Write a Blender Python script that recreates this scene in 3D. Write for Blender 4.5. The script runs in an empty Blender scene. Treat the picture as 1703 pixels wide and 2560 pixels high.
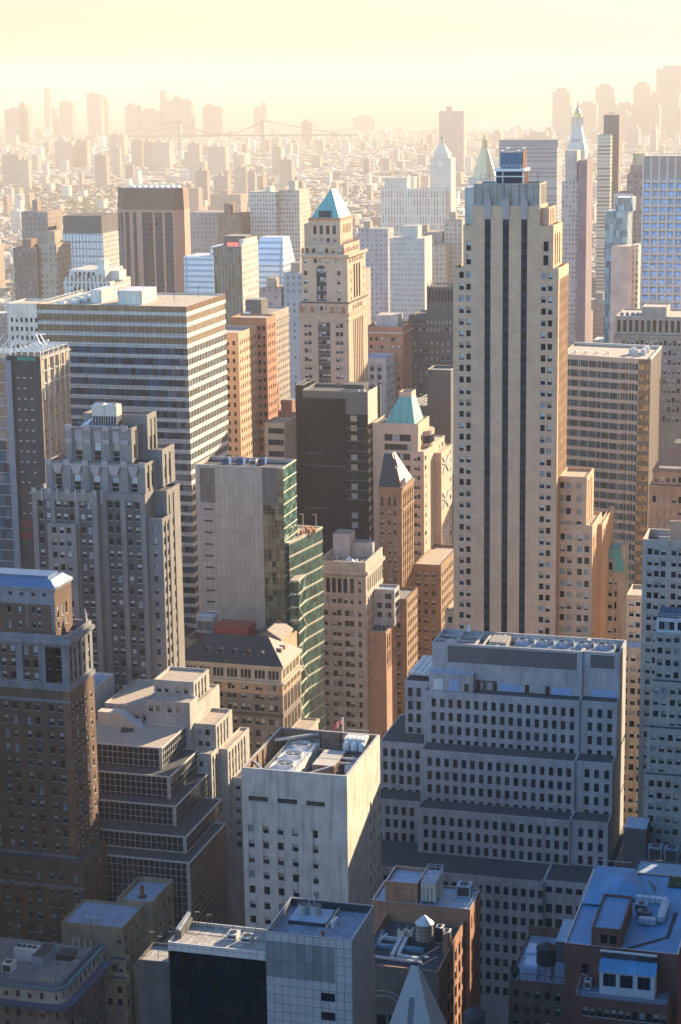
import bpy, math, random
from mathutils import Vector, Matrix
import numpy as np
rnd = random.Random(7)
sc = bpy.context.scene
COL = sc.collection
# ------------------------------------------------------------------ camera, sky, sun, exposure
SKY_SOUTH, SKY_NORTH, SKY_STRENGTH = (.53, .47, .545), (1.3, 2.35, 3.2), .062
SUN_AZ, SUN_EL = math.radians(24), math.radians(17)   # azimuth from the avenue axis (+Y) towards +X
cam_d = bpy.data.cameras.new("camera"); cam = bpy.data.objects.new("camera", cam_d); COL.objects.link(cam)
cam_d.sensor_fit = 'VERTICAL'; cam_d.sensor_height = 36.0; cam_d.lens = 70.098; cam_d.clip_start = 1; cam_d.clip_end = 60000
CR, CU, CF = Vector((0.96327227, 0.26819046, -0.01343151)), Vector((-0.04504625, 0.21070041, 0.97651225)), Vector((-0.26472129, 0.94004213, -0.21504284))
CAM = Vector((0, 0, 260.0))
cam.matrix_world = Matrix(((CR.x, CU.x, -CF.x, CAM.x), (CR.y, CU.y, -CF.y, CAM.y), (CR.z, CU.z, -CF.z, CAM.z), (0, 0, 0, 1)))
sc.camera = cam
wd = bpy.data.worlds.new("World"); sc.world = wd; wd.use_nodes = True
wn, wl = wd.node_tree.nodes, wd.node_tree.links
bg = wn['Background']
sky = wn.new('ShaderNodeTexSky'); sky.sky_type = 'NISHITA'; sky.sun_disc = False
sky.sun_elevation = SUN_EL; sky.sun_rotation = SUN_AZ; sky.air_density = 1.0; sky.dust_density = 0.6; sky.ozone_density = 1.0; sky.altitude = 100
# the open sky away from the low sun is paler and bluer than the clear-air model: lift it towards the north
wtc = wn.new('ShaderNodeTexCoord')
wdt = wn.new('ShaderNodeVectorMath'); wdt.operation = 'DOT_PRODUCT'; wl.new(wtc.outputs['Generated'], wdt.inputs[0]); wdt.inputs[1].default_value = (math.sin(SUN_AZ), math.cos(SUN_AZ), 0)
wmr = wn.new('ShaderNodeMapRange'); wmr.interpolation_type = 'SMOOTHSTEP'
for i_, k_ in zip((1, 2, 3, 4), (.5, -.6, 0, 1)): wmr.inputs[i_].default_value = k_
wl.new(wdt.outputs['Value'], wmr.inputs[0])
wmx = wn.new('ShaderNodeMixRGB'); wmx.blend_type = 'MIX'; wl.new(wmr.outputs[0], wmx.inputs[0]); wmx.inputs[1].default_value = (*SKY_SOUTH, 1); wmx.inputs[2].default_value = (*SKY_NORTH, 1)
wml = wn.new('ShaderNodeVectorMath'); wml.operation = 'MULTIPLY'; wl.new(sky.outputs[0], wml.inputs[0]); wl.new(wmx.outputs[0], wml.inputs[1])
wl.new(wml.outputs[0], bg.inputs[0]); bg.inputs[1].default_value = SKY_STRENGTH
sun_d = bpy.data.lights.new("sun", 'SUN'); sun = bpy.data.objects.new("sun", sun_d); COL.objects.link(sun)
sun_d.energy = 5.0; sun_d.angle = math.radians(0.6); sun_d.color = (1.0, 0.82, 0.56)
SDIR = Vector((math.sin(SUN_AZ) * math.cos(SUN_EL), math.cos(SUN_AZ) * math.cos(SUN_EL), math.sin(SUN_EL)))
sun.rotation_euler = SDIR.to_track_quat('Z', 'Y').to_euler(); sun.location = (200, 0, 600)
vs = sc.view_settings; vs.view_transform = 'Standard'; vs.look = 'None'; vs.exposure = 2.0; vs.gamma = 1.0; vs.use_curve_mapping = False
sc.cycles.use_denoising = True; sc.cycles.max_bounces = 6; sc.cycles.diffuse_bounces = 3; sc.cycles.glossy_bounces = 3
sc.cycles.volume_bounces = 1; sc.cycles.transparent_max_bounces = 4; sc.cycles.sample_clamp_indirect = 4.0
HAZE_D, HAZE_COL, HAZE_G = 0.000125, (.83, .69, .535), -0.08

def proj(p):
    d = Vector(p) - CAM; w = d.dot(CF)
    return (851.5 + 4984.76 * d.dot(CR) / w, 1280 - 4984.76 * d.dot(CU) / w, w)
def in_view(p, m=30):
    x, y, w = proj(p); return w > 0 and -m < x < 1703 + m and -m < y < 2560 + m

# ------------------------------------------------------------------ materials
def new_mat(name):
    m = bpy.data.materials.new(name); m.use_nodes = True
    n, l = m.node_tree.nodes, m.node_tree.links
    return m, n, l, n['Principled BSDF']
def mathn(n, l, op, a, b=None, c=None):
    q = n.new('ShaderNodeMath'); q.operation = op
    for i, v in enumerate((a, b, c)):
        if v is None: continue
        if isinstance(v, (int, float)): q.inputs[i].default_value = v
        else: l.new(v, q.inputs[i])
    return q.outputs[0]
def mixc(n, l, f, a, b, mode='MIX'):
    q = n.new('ShaderNodeMixRGB'); q.blend_type = mode
    for i, v in zip((0, 1, 2), (f, a, b)):
        if isinstance(v, (int, float)): q.inputs[i].default_value = v
        elif isinstance(v, tuple): q.inputs[i].default_value = (*v, 1) if len(v) == 3 else v
        else: l.new(v, q.inputs[i])
    return q.outputs[0]
def noise(n, l, scale, detail=3, coord='Object', stretch=(1, 1, 1), rough=.6):
    tc = n.new('ShaderNodeTexCoord'); mp = n.new('ShaderNodeMapping'); mp.inputs['Scale'].default_value = stretch
    l.new(tc.outputs[coord], mp.inputs['Vector'])
    t = n.new('ShaderNodeTexNoise'); t.inputs['Scale'].default_value = scale; t.inputs['Detail'].default_value = detail; t.inputs['Roughness'].default_value = rough
    l.new(mp.outputs[0], t.inputs['Vector']); return t.outputs[0]
def ramp(n, l, v, a, b, lo=0.0, hi=1.0):
    q = n.new('ShaderNodeMapRange'); q.inputs[1].default_value = a; q.inputs[2].default_value = b; q.inputs[3].default_value = lo; q.inputs[4].default_value = hi
    l.new(v, q.inputs[0]); return q.outputs[0]
def uvcells(n, l, cw, ch, ou=0.0, ov=0.0):
    tc = n.new('ShaderNodeTexCoord'); sp = n.new('ShaderNodeSeparateXYZ'); l.new(tc.outputs['UV'], sp.inputs[0])
    u = mathn(n, l, 'ADD', mathn(n, l, 'DIVIDE', sp.outputs[0], cw), ou + 1000); v = mathn(n, l, 'ADD', mathn(n, l, 'DIVIDE', sp.outputs[1], ch), ov + 1000)
    fu, fv = mathn(n, l, 'FRACT', u), mathn(n, l, 'FRACT', v)
    cb = n.new('ShaderNodeCombineXYZ'); l.new(mathn(n, l, 'FLOOR', u), cb.inputs[0]); l.new(mathn(n, l, 'FLOOR', v), cb.inputs[1])
    wnz = n.new('ShaderNodeTexWhiteNoise'); wnz.noise_dimensions = '2D'; l.new(cb.outputs[0], wnz.inputs['Vector'])
    return fu, fv, wnz.outputs['Value'], wnz.outputs['Color']
MATS = {}
def wall(name, col, var=.16, streak=.22, course=.06, rough=.88):
    """masonry: broad mottling, soot streaks running down, fine horizontal courses"""
    if name in MATS: return MATS[name]
    m, n, l, p = new_mat(name)
    a = ramp(n, l, noise(n, l, .22, 4), .3, .7, 1 - var, 1 + var)
    b = ramp(n, l, noise(n, l, .9, 3, stretch=(1, 1, .07)), .48, .75, 1, 1 - streak)
    c = ramp(n, l, noise(n, l, 1.6, 2, stretch=(.25, .25, 2.2)), .35, .65, 1 - course, 1 + course)
    f = mathn(n, l, 'MULTIPLY', mathn(n, l, 'MULTIPLY', a, b), c)
    cb = n.new('ShaderNodeCombineXYZ')
    for i in range(3): l.new(f, cb.inputs[i])
    l.new(mixc(n, l, 1.0, (*col, 1), cb.outputs[0], 'MULTIPLY'), p.inputs['Base Color'])
    p.inputs['Roughness'].default_value = rough; p.inputs['Specular IOR Level'].default_value = .25
    MATS[name] = m; return m
def plain(name, col, rough=.6, metal=0.0, var=.12, emit=None):
    if name in MATS: return MATS[name]
    m, n, l, p = new_mat(name)
    f = ramp(n, l, noise(n, l, .7, 4), .3, .7, 1 - var, 1 + var); cb = n.new('ShaderNodeCombineXYZ')
    for i in range(3): l.new(f, cb.inputs[i])
    l.new(mixc(n, l, 1.0, (*col, 1), cb.outputs[0], 'MULTIPLY'), p.inputs['Base Color'])
    p.inputs['Roughness'].default_value = rough; p.inputs['Metallic'].default_value = metal; p.inputs['Specular IOR Level'].default_value = .3
    if emit: p.inputs['Emission Color'].default_value = (*emit[0], 1); p.inputs['Emission Strength'].default_value = emit[1]
    MATS[name] = m; return m
def glass(name, col, rough=.06, spec=.35, cell=(1.6, 3.6), var=.6, tilt=.02):
    """curtain-wall glass: each pane a shade and a hair's tilt of its own"""
    if name in MATS: return MATS[name]
    m, n, l, p = new_mat(name)
    fu, fv, r, rc = uvcells(n, l, *cell)
    f = ramp(n, l, r, 0, 1, 1 - var, 1 + var); cb = n.new('ShaderNodeCombineXYZ')
    for i in range(3): l.new(f, cb.inputs[i])
    l.new(mixc(n, l, 1.0, (*col, 1), cb.outputs[0], 'MULTIPLY'), p.inputs['Base Color'])
    g = n.new('ShaderNodeNewGeometry'); s1 = n.new('ShaderNodeVectorMath'); s1.operation = 'SUBTRACT'; l.new(rc, s1.inputs[0]); s1.inputs[1].default_value = (.5, .5, .5)
    s2 = n.new('ShaderNodeVectorMath'); s2.operation = 'SCALE'; l.new(s1.outputs[0], s2.inputs[0]); s2.inputs['Scale'].default_value = tilt * 2
    s3 = n.new('ShaderNodeVectorMath'); s3.operation = 'ADD'; l.new(g.outputs['Normal'], s3.inputs[0]); l.new(s2.outputs[0], s3.inputs[1])
    s4 = n.new('ShaderNodeVectorMath'); s4.operation = 'NORMALIZE'; l.new(s3.outputs[0], s4.inputs[0]); l.new(s4.outputs[0], p.inputs['Normal'])
    p.inputs['Roughness'].default_value = rough; p.inputs['Specular IOR Level'].default_value = spec
    MATS[name] = m; return m
def panels(name, col, cw, ch, joint=(.02, .02, .02), jw=.03, var=.08, rough=.45, metal=0.0, ou=0, ov=0):
    """cladding panels with dark joints"""
    if name in MATS: return MATS[name]
    m, n, l, p = new_mat(name)
    fu, fv, r, rc = uvcells(n, l, cw, ch, ou, ov)
    ju = mathn(n, l, 'LESS_THAN', fu, jw / cw); jv = mathn(n, l, 'LESS_THAN', fv, jw / ch); j = mathn(n, l, 'MAXIMUM', ju, jv)
    f = mathn(n, l, 'MULTIPLY', ramp(n, l, r, 0, 1, 1 - var, 1 + var), ramp(n, l, noise(n, l, .25, 4), .3, .7, .9, 1.08)); cb = n.new('ShaderNodeCombineXYZ')
    for i in range(3): l.new(f, cb.inputs[i])
    l.new(mixc(n, l, j, mixc(n, l, 1.0, (*col, 1), cb.outputs[0], 'MULTIPLY'), (*joint, 1)), p.inputs['Base Color'])
    p.inputs['Roughness'].default_value = rough; p.inputs['Metallic'].default_value = metal; p.inputs['Specular IOR Level'].default_value = .35
    MATS[name] = m; return m
def far_wall(name, cw=3.4, ch=3.5, ww=.45, wh=.5, dark=.4, col=None, glassy=(.07, .08, .1)):
    """facade of a far building: wall colour from the building's own colour attribute (or col), a grid of windows"""
    if name in MATS: return MATS[name]
    m, n, l, p = new_mat(name)
    fu, fv, r, rc = uvcells(n, l, cw, ch)
    wu = mathn(n, l, 'LESS_THAN', mathn(n, l, 'ABSOLUTE', mathn(n, l, 'SUBTRACT', fu, .5)), ww / 2); wv = mathn(n, l, 'LESS_THAN', mathn(n, l, 'ABSOLUTE', mathn(n, l, 'SUBTRACT', fv, .5)), wh / 2)
    w = mathn(n, l, 'MULTIPLY', wu, wv)
    base = mixc(n, l, mathn(n, l, 'MULTIPLY', mathn(n, l, 'GREATER_THAN', r, .72), .6), (*glassy, 1), (.4, .38, .34, 1))
    if col is None:
        at = n.new('ShaderNodeVertexColor'); at.layer_name = 'Col'; c0 = at.outputs[0]
    else: c0 = (*col, 1)
    f = ramp(n, l, noise(n, l, .05, 3), .3, .7, .85, 1.12); cb = n.new('ShaderNodeCombineXYZ')
    for i in range(3): l.new(f, cb.inputs[i])
    c1 = mixc(n, l, 1.0, c0, cb.outputs[0], 'MULTIPLY')
    l.new(mixc(n, l, mathn(n, l, 'MULTIPLY', w, dark * 2 if dark < .5 else 1.0), c1, base), p.inputs['Base Color'])
    p.inputs['Roughness'].default_value = .85; p.inputs['Specular IOR Level'].default_value = .2
    MATS[name] = m; return m
def attr_mat(name, rough=.9):
    if name in MATS: return MATS[name]
    m, n, l, p = new_mat(name)
    at = n.new('ShaderNodeVertexColor'); at.layer_name = 'Col'
    f = ramp(n, l, noise(n, l, .12, 4), .3, .7, .75, 1.2); cb = n.new('ShaderNodeCombineXYZ')
    for i in range(3): l.new(f, cb.inputs[i])
    l.new(mixc(n, l, 1.0, at.outputs[0], cb.outputs[0], 'MULTIPLY'), p.inputs['Base Color']); p.inputs['Roughness'].default_value = rough; p.inputs['Specular IOR Level'].default_value = .2
    MATS[name] = m; return m
def pav(name, col, cell=1.2):
    return panels(name, col, cell, cell, joint=tuple(c * .55 for c in col), jw=.12, var=.2, rough=.9)

# window materials
GL = [plain('glass_navy', (.008, .013, .024), .08, var=.3), plain('glass_black', (.006, .007, .010), .07, var=.3), plain('glass_slate', (.018, .026, .04), .10, var=.3)]
BL = [plain('blind_white', (.42, .41, .38), .5), plain('blind_tan', (.30, .25, .18), .5), plain('blind_grey', (.24, .25, .26), .5)]
FRM = plain('window_frame_dark', (.05, .05, .05), .5); FRL = plain('window_frame_pale', (.40, .38, .34), .5)
for g in GL: g.node_tree.nodes['Principled BSDF'].inputs['Specular IOR Level'].default_value = .12

# ------------------------------------------------------------------ mesh builder
class MB:
    def __init__(s): s.v = []; s.f = []; s.m = []; s.mats = []; s.col = []; s.c = (.4, .4, .4)
    def mi(s, m):
        if m not in s.mats: s.mats.append(m)
        return s.mats.index(m)
    def poly(s, pts, m):
        k = len(s.v); s.v.extend(tuple(p) for p in pts); s.f.append(tuple(range(k, k + len(pts)))); s.m.append(s.mi(m)); s.col.append(s.c)
    def q(s, a, b, c, d, m): s.poly((a, b, c, d), m)
    def box(s, x0, x1, y0, y1, z0, z1, m, top=None, bottom=True):
        s.prism(((x0, y0), (x1, y0), (x1, y1), (x0, y1)), z0, z1, m, top, bottom)
    def prism(s, poly, z0, z1, m, top=None, bottom=True, poly2=None):
        p2 = poly2 or poly; n = len(poly)
        for i in range(n):
            j = (i + 1) % n
            s.q((*poly[i], z0), (*poly[j], z0), (*p2[j], z1), (*p2[i], z1), m)
        if top is not False: s.poly([(*p, z1) for p in p2], top or m)
        if bottom: s.poly([(*p, z0) for p in reversed(poly)], m)
    def cyl(s, x, y, z0, z1, r0, r1, m, n=14, top=None, bottom=False):
        a = [(x + r0 * math.cos(2 * math.pi * i / n), y + r0 * math.sin(2 * math.pi * i / n)) for i in range(n)]
        b = [(x + r1 * math.cos(2 * math.pi * i / n), y + r1 * math.sin(2 * math.pi * i / n)) for i in range(n)]
        s.prism(a, z0, z1, m, top if r1 > 0.01 else False, bottom, b)
    def bar(s, p, q, r, m):
        p, q = Vector(p), Vector(q); d = (q - p).normalized(); u = d.cross(Vector((0, 0, 1)))
        if u.length < .01: u = Vector((1, 0, 0))
        u = u.normalized() * r; w = d.cross(u).normalized() * r
        A = [p + u + w, p - u + w, p - u - w, p + u - w]; B = [q + u + w, q - u + w, q - u - w, q + u - w]
        for i in range(4):
            j = (i + 1) % 4; s.q(A[i], A[j], B[j], B[i], m)
        s.poly(A[::-1], m); s.poly(B, m)
    def mesh(s, name, off=(0, 0, 0), color=False):
        me = bpy.data.meshes.new(name)
        V = np.array(s.v, dtype=np.float64) if s.v else np.zeros((0, 3))
        me.from_pydata((V - np.array(off)).tolist(), [], s.f)
        for m in s.mats: me.materials.append(m)
        me.polygons.foreach_set('material_index', np.array(s.m, dtype=np.int32))
        nl = len(me.loops); vi = np.zeros(nl, dtype=np.int32); me.loops.foreach_get('vertex_index', vi)
        fl = np.repeat(np.arange(len(s.f)), [len(f) for f in s.f])
        nr = np.zeros(len(s.f) * 3); me.polygons.foreach_get('normal', nr); nr = np.abs(nr.reshape(-1, 3))[fl]
        P = V[vi]
        u = np.where((nr[:, 2] > .7) | (nr[:, 1] >= nr[:, 0]), P[:, 0], P[:, 1]); w = np.where(nr[:, 2] > .7, P[:, 1], P[:, 2])
        uv = me.uv_layers.new(name='UVMap'); uv.data.foreach_set('uv', np.stack([u, w], 1).ravel())
        if color:
            ca = me.color_attributes.new('Col', 'FLOAT_COLOR', 'CORNER'); c = np.array(s.col)[fl]
            ca.data.foreach_set('color', np.concatenate([c, np.ones((nl, 1))], 1).ravel())
        me.validate(); me.update(); return me

# ------------------------------------------------------------------ things, parts, facades
def link(o, parent=None):
    COL.objects.link(o)
    if parent is not None: o.parent = parent
    return o
def tag(o, label, cat, group=None):
    o['label'] = label; o['category'] = cat
    if group: o['group'] = group
    return o
def struct(name, mb, color=False):
    o = link(bpy.data.objects.new(name, mb.mesh(name, color=color))); o['kind'] = 'structure'; return o
class Thing:
    def __init__(s, name, label, cat, x, y, z=0.0, group=None):
        s.o = link(bpy.data.objects.new(name, None)); s.off = Vector((x, y, z)); s.o.location = s.off
        tag(s.o, label, cat, group); s.wins = []
    def part(s, name, mb, parent=None, kind=None, label=None):
        if not mb.f: return None
        o = link(bpy.data.objects.new(name, mb.mesh(name, s.off)), parent or s.o)
        if kind: o['kind'] = kind
        if label: o['label'] = label
        return o
    # ---- windows: the 100 that show largest as parts, any more as one part of kind stuff
    def done(s, most=100):
        def size(w):
            F, a0, a1, z0, z1, k, d = w; p = P(F, (a0 + a1) / 2, (z0 + z1) / 2, d); x, y, dep = proj(p)
            vis = -5 < x < 1708 and -5 < y < 2565
            return -((a1 - a0) * (z1 - z0) / dep ** 2 * (1 if F[2] > .5 else .25) * (1 if vis else .001))
        ws = sorted(s.wins, key=size); rest = MB()
        for i, w in enumerate(ws):
            F, a0, a1, z0, z1, k, d = w; var = wchoice(k)
            p = P(F, a0, z0, d); ang = math.atan2(F[3], F[2])
            if i < most:
                me = winmesh(k, round(a1 - a0, 2), round(z1 - z0, 2), var)
                o = link(bpy.data.objects.new('window' if k not in ('ribbon', 'ribbonw') else 'ribbon_window', me), s.o)
                o.location = Vector(p) - s.off; o.rotation_euler = (0, 0, ang)
            else:
                b = winmb(k, round(a1 - a0, 2), round(z1 - z0, 2), var); c, sn = math.cos(ang), math.sin(ang); kk = len(rest.v)
                rest.v.extend((p[0] + c * x - sn * y, p[1] + sn * x + c * y, p[2] + z) for x, y, z in b.v)
                for f, mi in zip(b.f, b.m): rest.f.append(tuple(q + kk for q in f)); rest.m.append(rest.mi(b.mats[mi])); rest.col.append((0, 0, 0))
        s.part('windows', rest, kind='stuff'); s.wins = []
        return s
CUR = None
def building(name, label, x, y, cat='building', group=None):
    global CUR
    CUR = Thing(name, label, cat, x, y, 0, group); return CUR
def FN(y, x=0): return (x, y, 1.0, 0.0)      # frame of a north face: a runs along +X
def FW(x, y=0): return (x, y, 0.0, 1.0)      # frame of a west face: a runs along +Y
def P(F, a, z, d=0.0): return (F[0] + F[2] * a - F[3] * d, F[1] + F[3] * a + F[2] * d, z)
def rect(mb, F, a0, a1, z0, z1, m, d=0.0): mb.q(P(F, a0, z0, d), P(F, a1, z0, d), P(F, a1, z1, d), P(F, a0, z1, d), m)
def opening(mb, F, c0, c1, r0, r1, m, d, d0=0.0):
    mb.q(P(F, c0, r0, d0), P(F, c1, r0, d0), P(F, c1, r0, d), P(F, c0, r0, d), m)
    mb.q(P(F, c0, r1, d), P(F, c1, r1, d), P(F, c1, r1, d0), P(F, c0, r1, d0), m)
    mb.q(P(F, c0, r0, d0), P(F, c0, r0, d), P(F, c0, r1, d), P(F, c0, r1, d0), m)
    mb.q(P(F, c1, r0, d), P(F, c1, r0, d0), P(F, c1, r1, d0), P(F, c1, r1, d), m)
def facade(mb, F, a0, a1, z0, z1, m, cols, rows, d=.25, kind='sash', mr=None, inner=None, d0=0.0):
    """a wall rectangle with real openings at cols x rows, each recessed by d; a window (or inner()) sits at the back"""
    if F[3] > .9: d *= .4
    cols = sorted((max(a0 + .05, c[0]), min(a1 - .05, c[1])) for c in cols if c[1] > a0 + .3 and c[0] < a1 - .3)
    rows = sorted((max(z0, r[0]), min(z1, r[1])) for r in rows if r[1] > z0 + .3 and r[0] < z1 - .3); z = z0
    if not cols or not rows: rect(mb, F, a0, a1, z0, z1, m, d0); return
    for r0, r1 in rows:
        if r0 > z + 1e-4: rect(mb, F, a0, a1, z, r0, m, d0)
        a = a0
        for c0, c1 in cols:
            if c0 > a + 1e-4: rect(mb, F, a, c0, r0, r1, m, d0)
            opening(mb, F, c0, c1, r0, r1, mr or m, d0 + d, d0)
            if inner: inner(mb, F, c0, c1, r0, r1, d0 + d)
            else: CUR.wins.append((F, c0, c1, r0, r1, kind, d0 + d))
            a = c1
        if a1 > a + 1e-4: rect(mb, F, a, a1, r0, r1, m, d0)
        z = r1
    if z1 > z + 1e-4: rect(mb, F, a0, a1, z, z1, m, d0)
def cols(start, pitch, n, w): return [(start + i * pitch, start + i * pitch + w) for i in range(n)]
def pairs(start, pitch, n, w, gap): return [c for i in range(n) for c in ((start + i * pitch, start + i * pitch + w), (start + i * pitch + w + gap, start + i * pitch + 2 * w + gap))]
def rows(top, pitch, n, h): return [(top - i * pitch - h, top - i * pitch) for i in range(n)]
def punch(cs, rs, d=.25, kind='sash', mr=None): return lambda mb, F, a0, a1, z0, z1, m: facade(mb, F, a0, a1, z0, z1, m, cs, rs, d, kind, mr)
def strips(sc_, zr, d, cs, rs, dw=.15, kind='sash', mi=None):
    """tall recessed bays between piers, windows and spandrels set inside them"""
    def inner(mb, F, c0, c1, r0, r1, dd): facade(mb, F, c0, c1, r0, r1, mi, cs, rs, dw, kind, None, None, dd)
    def f(mb, F, a0, a1, z0, z1, m):
        nonlocal mi
        if mi is None: mi = m
        facade(mb, F, a0, a1, z0, z1, m, sc_, [zr], d, kind, None, inner)
    return f
def zones(*zs):
    """[(z_top, fn)] from the bottom up"""
    def f(mb, F, a0, a1, z0, z1, m):
        z = z0
        for zt, fn in zs:
            t = min(zt, z1)
            if t > z + .01:
                if fn: fn(mb, F, a0, a1, z, t, m)
                else: rect(mb, F, a0, a1, z, t, m)
                z = t
        if z < z1 - .01: rect(mb, F, a0, a1, z, z1, m)
    return f
def grid(pane, bar, cw, ch, bw=.12, d=.1, vonly=False):
    """curtain wall: a pane sheet behind a grid of mullion bars"""
    def f(mb, F, a0, a1, z0, z1, m):
        g = MB(); rect(g, F, a0, a1, z0, z1, pane, d)
        n = max(1, round((a1 - a0) / cw)); k = max(1, round((z1 - z0) / ch))
        for i in range(n + 1):
            a = a0 + (a1 - a0) * i / n; rect(g, F, max(a0, a - bw / 2), min(a1, a + bw / 2), z0, z1, bar, 0.02 if not vonly else -.02)
        for j in range(k + 1):
            z = z0 + (z1 - z0) * j / k; rect(g, F, a0, a1, max(z0, z - bw / 2), min(z1, z + bw / 2), bar, 0.0)
        CUR.part('curtain_wall', g)
    return f
def tier(x0, x1, y0, y1, z0, z1, m, N=None, W=None, roof=None, par=.9, t=.35, name='wall', E=None, S=None, cap=None):
    """a block with a facade on each face, a sunken roof and a parapet; returns its wall part"""
    b = CUR; mb = MB()
    for F, a0, a1, fn in ((FN(y0), x0, x1, N), (FW(x1), y0, y1, W)):
        if fn: fn(mb, F, a0, a1, z0, z1, m)
        else: rect(mb, F, a0, a1, z0, z1, m)
    mb.q((x1, y1, z0), (x0, y1, z0), (x0, y1, z1), (x1, y1, z1), m); mb.q((x0, y1, z0), (x0, y0, z0), (x0, y0, z1), (x0, y1, z1), m)
    c = cap or m
    if par > 0:
        X0, X1, Y0, Y1, zr = x0 + t, x1 - t, y0 + t, y1 - t, z1 - par
        mb.q((x0, y0, z1), (x1, y0, z1), (X1, Y0, z1), (X0, Y0, z1), c); mb.q((x1, y0, z1), (x1, y1, z1), (X1, Y1, z1), (X1, Y0, z1), c)
        mb.q((x1, y1, z1), (x0, y1, z1), (X0, Y1, z1), (X1, Y1, z1), c); mb.q((x0, y1, z1), (x0, y0, z1), (X0, Y0, z1), (X0, Y1, z1), c)
        for (ax, ay), (bx, by) in (((X1, Y0), (X0, Y0)), ((X1, Y1), (X1, Y0)), ((X0, Y1), (X1, Y1)), ((X0, Y0), (X0, Y1))):
            mb.q((ax, ay, zr), (bx, by, zr), (bx, by, z1), (ax, ay, z1), m)
        o = b.part(name, mb); r = MB(); r.q((X0, Y0, zr), (X1, Y0, zr), (X1, Y1, zr), (X0, Y1, zr), roof or m); b.part('roof', r)
    else:
        o = b.part(name, mb); r = MB(); r.q((x0, y0, z1), (x1, y0, z1), (x1, y1, z1), (x0, y1, z1), roof or m); b.part('roof', r)
    return o
def ledge(x0, x1, y0, y1, z0, z1, out, m, name='cornice'):
    """a projecting cornice round the north and west faces"""
    mb = MB(); mb.box(x0 - .003, x1 + out, y0 - out, y0, z0, z1, m); mb.box(x1, x1 + out, y0, y1, z0, z1, m); return CUR.part(name, mb)
def block(name, x0, x1, y0, y1, z0, z1, m, top=None, parent=None):
    mb = MB(); mb.box(x0, x1, y0, y1, z0, z1, m, top); return CUR.part(name, mb, parent)

# window meshes (x right, -y out of the wall, z up)
def wchoice(k):
    r = rnd.random()
    if k == 'sash': return rnd.choice((0, 0, 0, 1, 1, 2, 2, 3, 4, 4, 5, 6))
    if k == 'dark': return rnd.choice((0, 0, 0, 10, 11, 1))
    if k == 'warm': return rnd.choice((0, 10, 20, 20, 21, 22, 3))
    return rnd.randrange(6)
def winmb(k, w, h, var):
    b = MB(); R = random.Random(int(w * 131 + h * 977) + var * 31 + len(k))
    def quad(x0, x1, z0, z1, m, y=0): b.q((x0, y, z0), (x1, y, z0), (x1, y, z1), (x0, y, z1), m)
    if k in ('sash', 'dark', 'warm'):
        bl = {0: 0, 1: .35, 2: .5, 3: .75, 4: .45, 5: .25, 6: 1.0, 10: 0, 11: .2, 20: 1, 21: 1, 22: .6}[var]
        g = GL[1] if var in (0,) else GL[2] if var in (11, 5) else GL[0]; m = BL[0] if var in (1, 3, 4) else BL[1] if var in (2, 20, 22) else BL[2]
        f = min(.08, w * .07); quad(0, f, 0, h, FRM); quad(w - f, w, 0, h, FRM); quad(f, w - f, 0, f, FRM); quad(f, w - f, h - f, h, FRM)
        zb = h - f - (h - 2 * f) * bl
        if zb > f + .01: quad(f, w - f, f, zb, g)
        if bl > 0: quad(f, w - f, zb, h - f, m)
        if k != 'dark': b.box(f, w - f, -.05, -.004, h / 2 - .035, h / 2 + .035, FRM)
        if k != 'dark': b.box(.02, w - .02, -.30, -.004, .005, .11, FRL)
    elif k in ('ribbon', 'ribbonw'):
        n = max(1, round(w / 1.5)); 
        for i in range(n):
            x0, x1 = w * i / n, w * (i + 1) / n; r = R.random(); m = GL[0] if r < .45 else GL[2] if r < .7 else GL[1]
            if k == 'ribbonw' and r > .8: m = BL[2]
            quad(x0, x1, 0, h, m)
            if i: b.box(x0 - .05, x0 + .05, -.07, -.003, 0, h, FRM)
    elif k == 'arch':
        quad(0, w, 0, h - w / 2, GL[var % 3]); n = 8; c = (w / 2, 0, h - w / 2)
        b.poly([(w / 2 + w / 2 * math.cos(math.pi * i / n), 0, h - w / 2 + w / 2 * math.sin(math.pi * i / n)) for i in range(n + 1)], GL[(var + 1) % 3])
        for i in range(n):
            a0, a1 = math.pi * i / n, math.pi * (i + 1) / n; X = w if i < n / 2 else 0
            b.poly([(X, -.003, h), (w / 2 + w / 2 * math.cos(a1), -.003, h - w / 2 + w / 2 * math.sin(a1)), (w / 2 + w / 2 * math.cos(a0), -.003, h - w / 2 + w / 2 * math.sin(a0))], FRL)
        b.box(.0, w, -.05, -.004, h - w / 2 - .05, h - w / 2 + .05, FRM); b.box(w / 2 - .04, w / 2 + .04, -.05, -.004, 0, h - w / 2 - .05, FRM)
    elif k == 'louvre':
        quad(0, w, 0, h, plain('louvre_black', (.01, .01, .012), .6)); n = max(2, int(h / .35))
        for i in range(n): b.box(.02, w - .02, -.06, -.004, h * (i + .4) / n, h * (i + .6) / n, plain('louvre_grey', (.10, .10, .11), .5))
    else: quad(0, w, 0, h, GL[var % 3])
    return b
WM = {}
def winmesh(*k):
    if k not in WM: WM[k] = winmb(*k).mesh('window')
    return WM[k]
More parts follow.
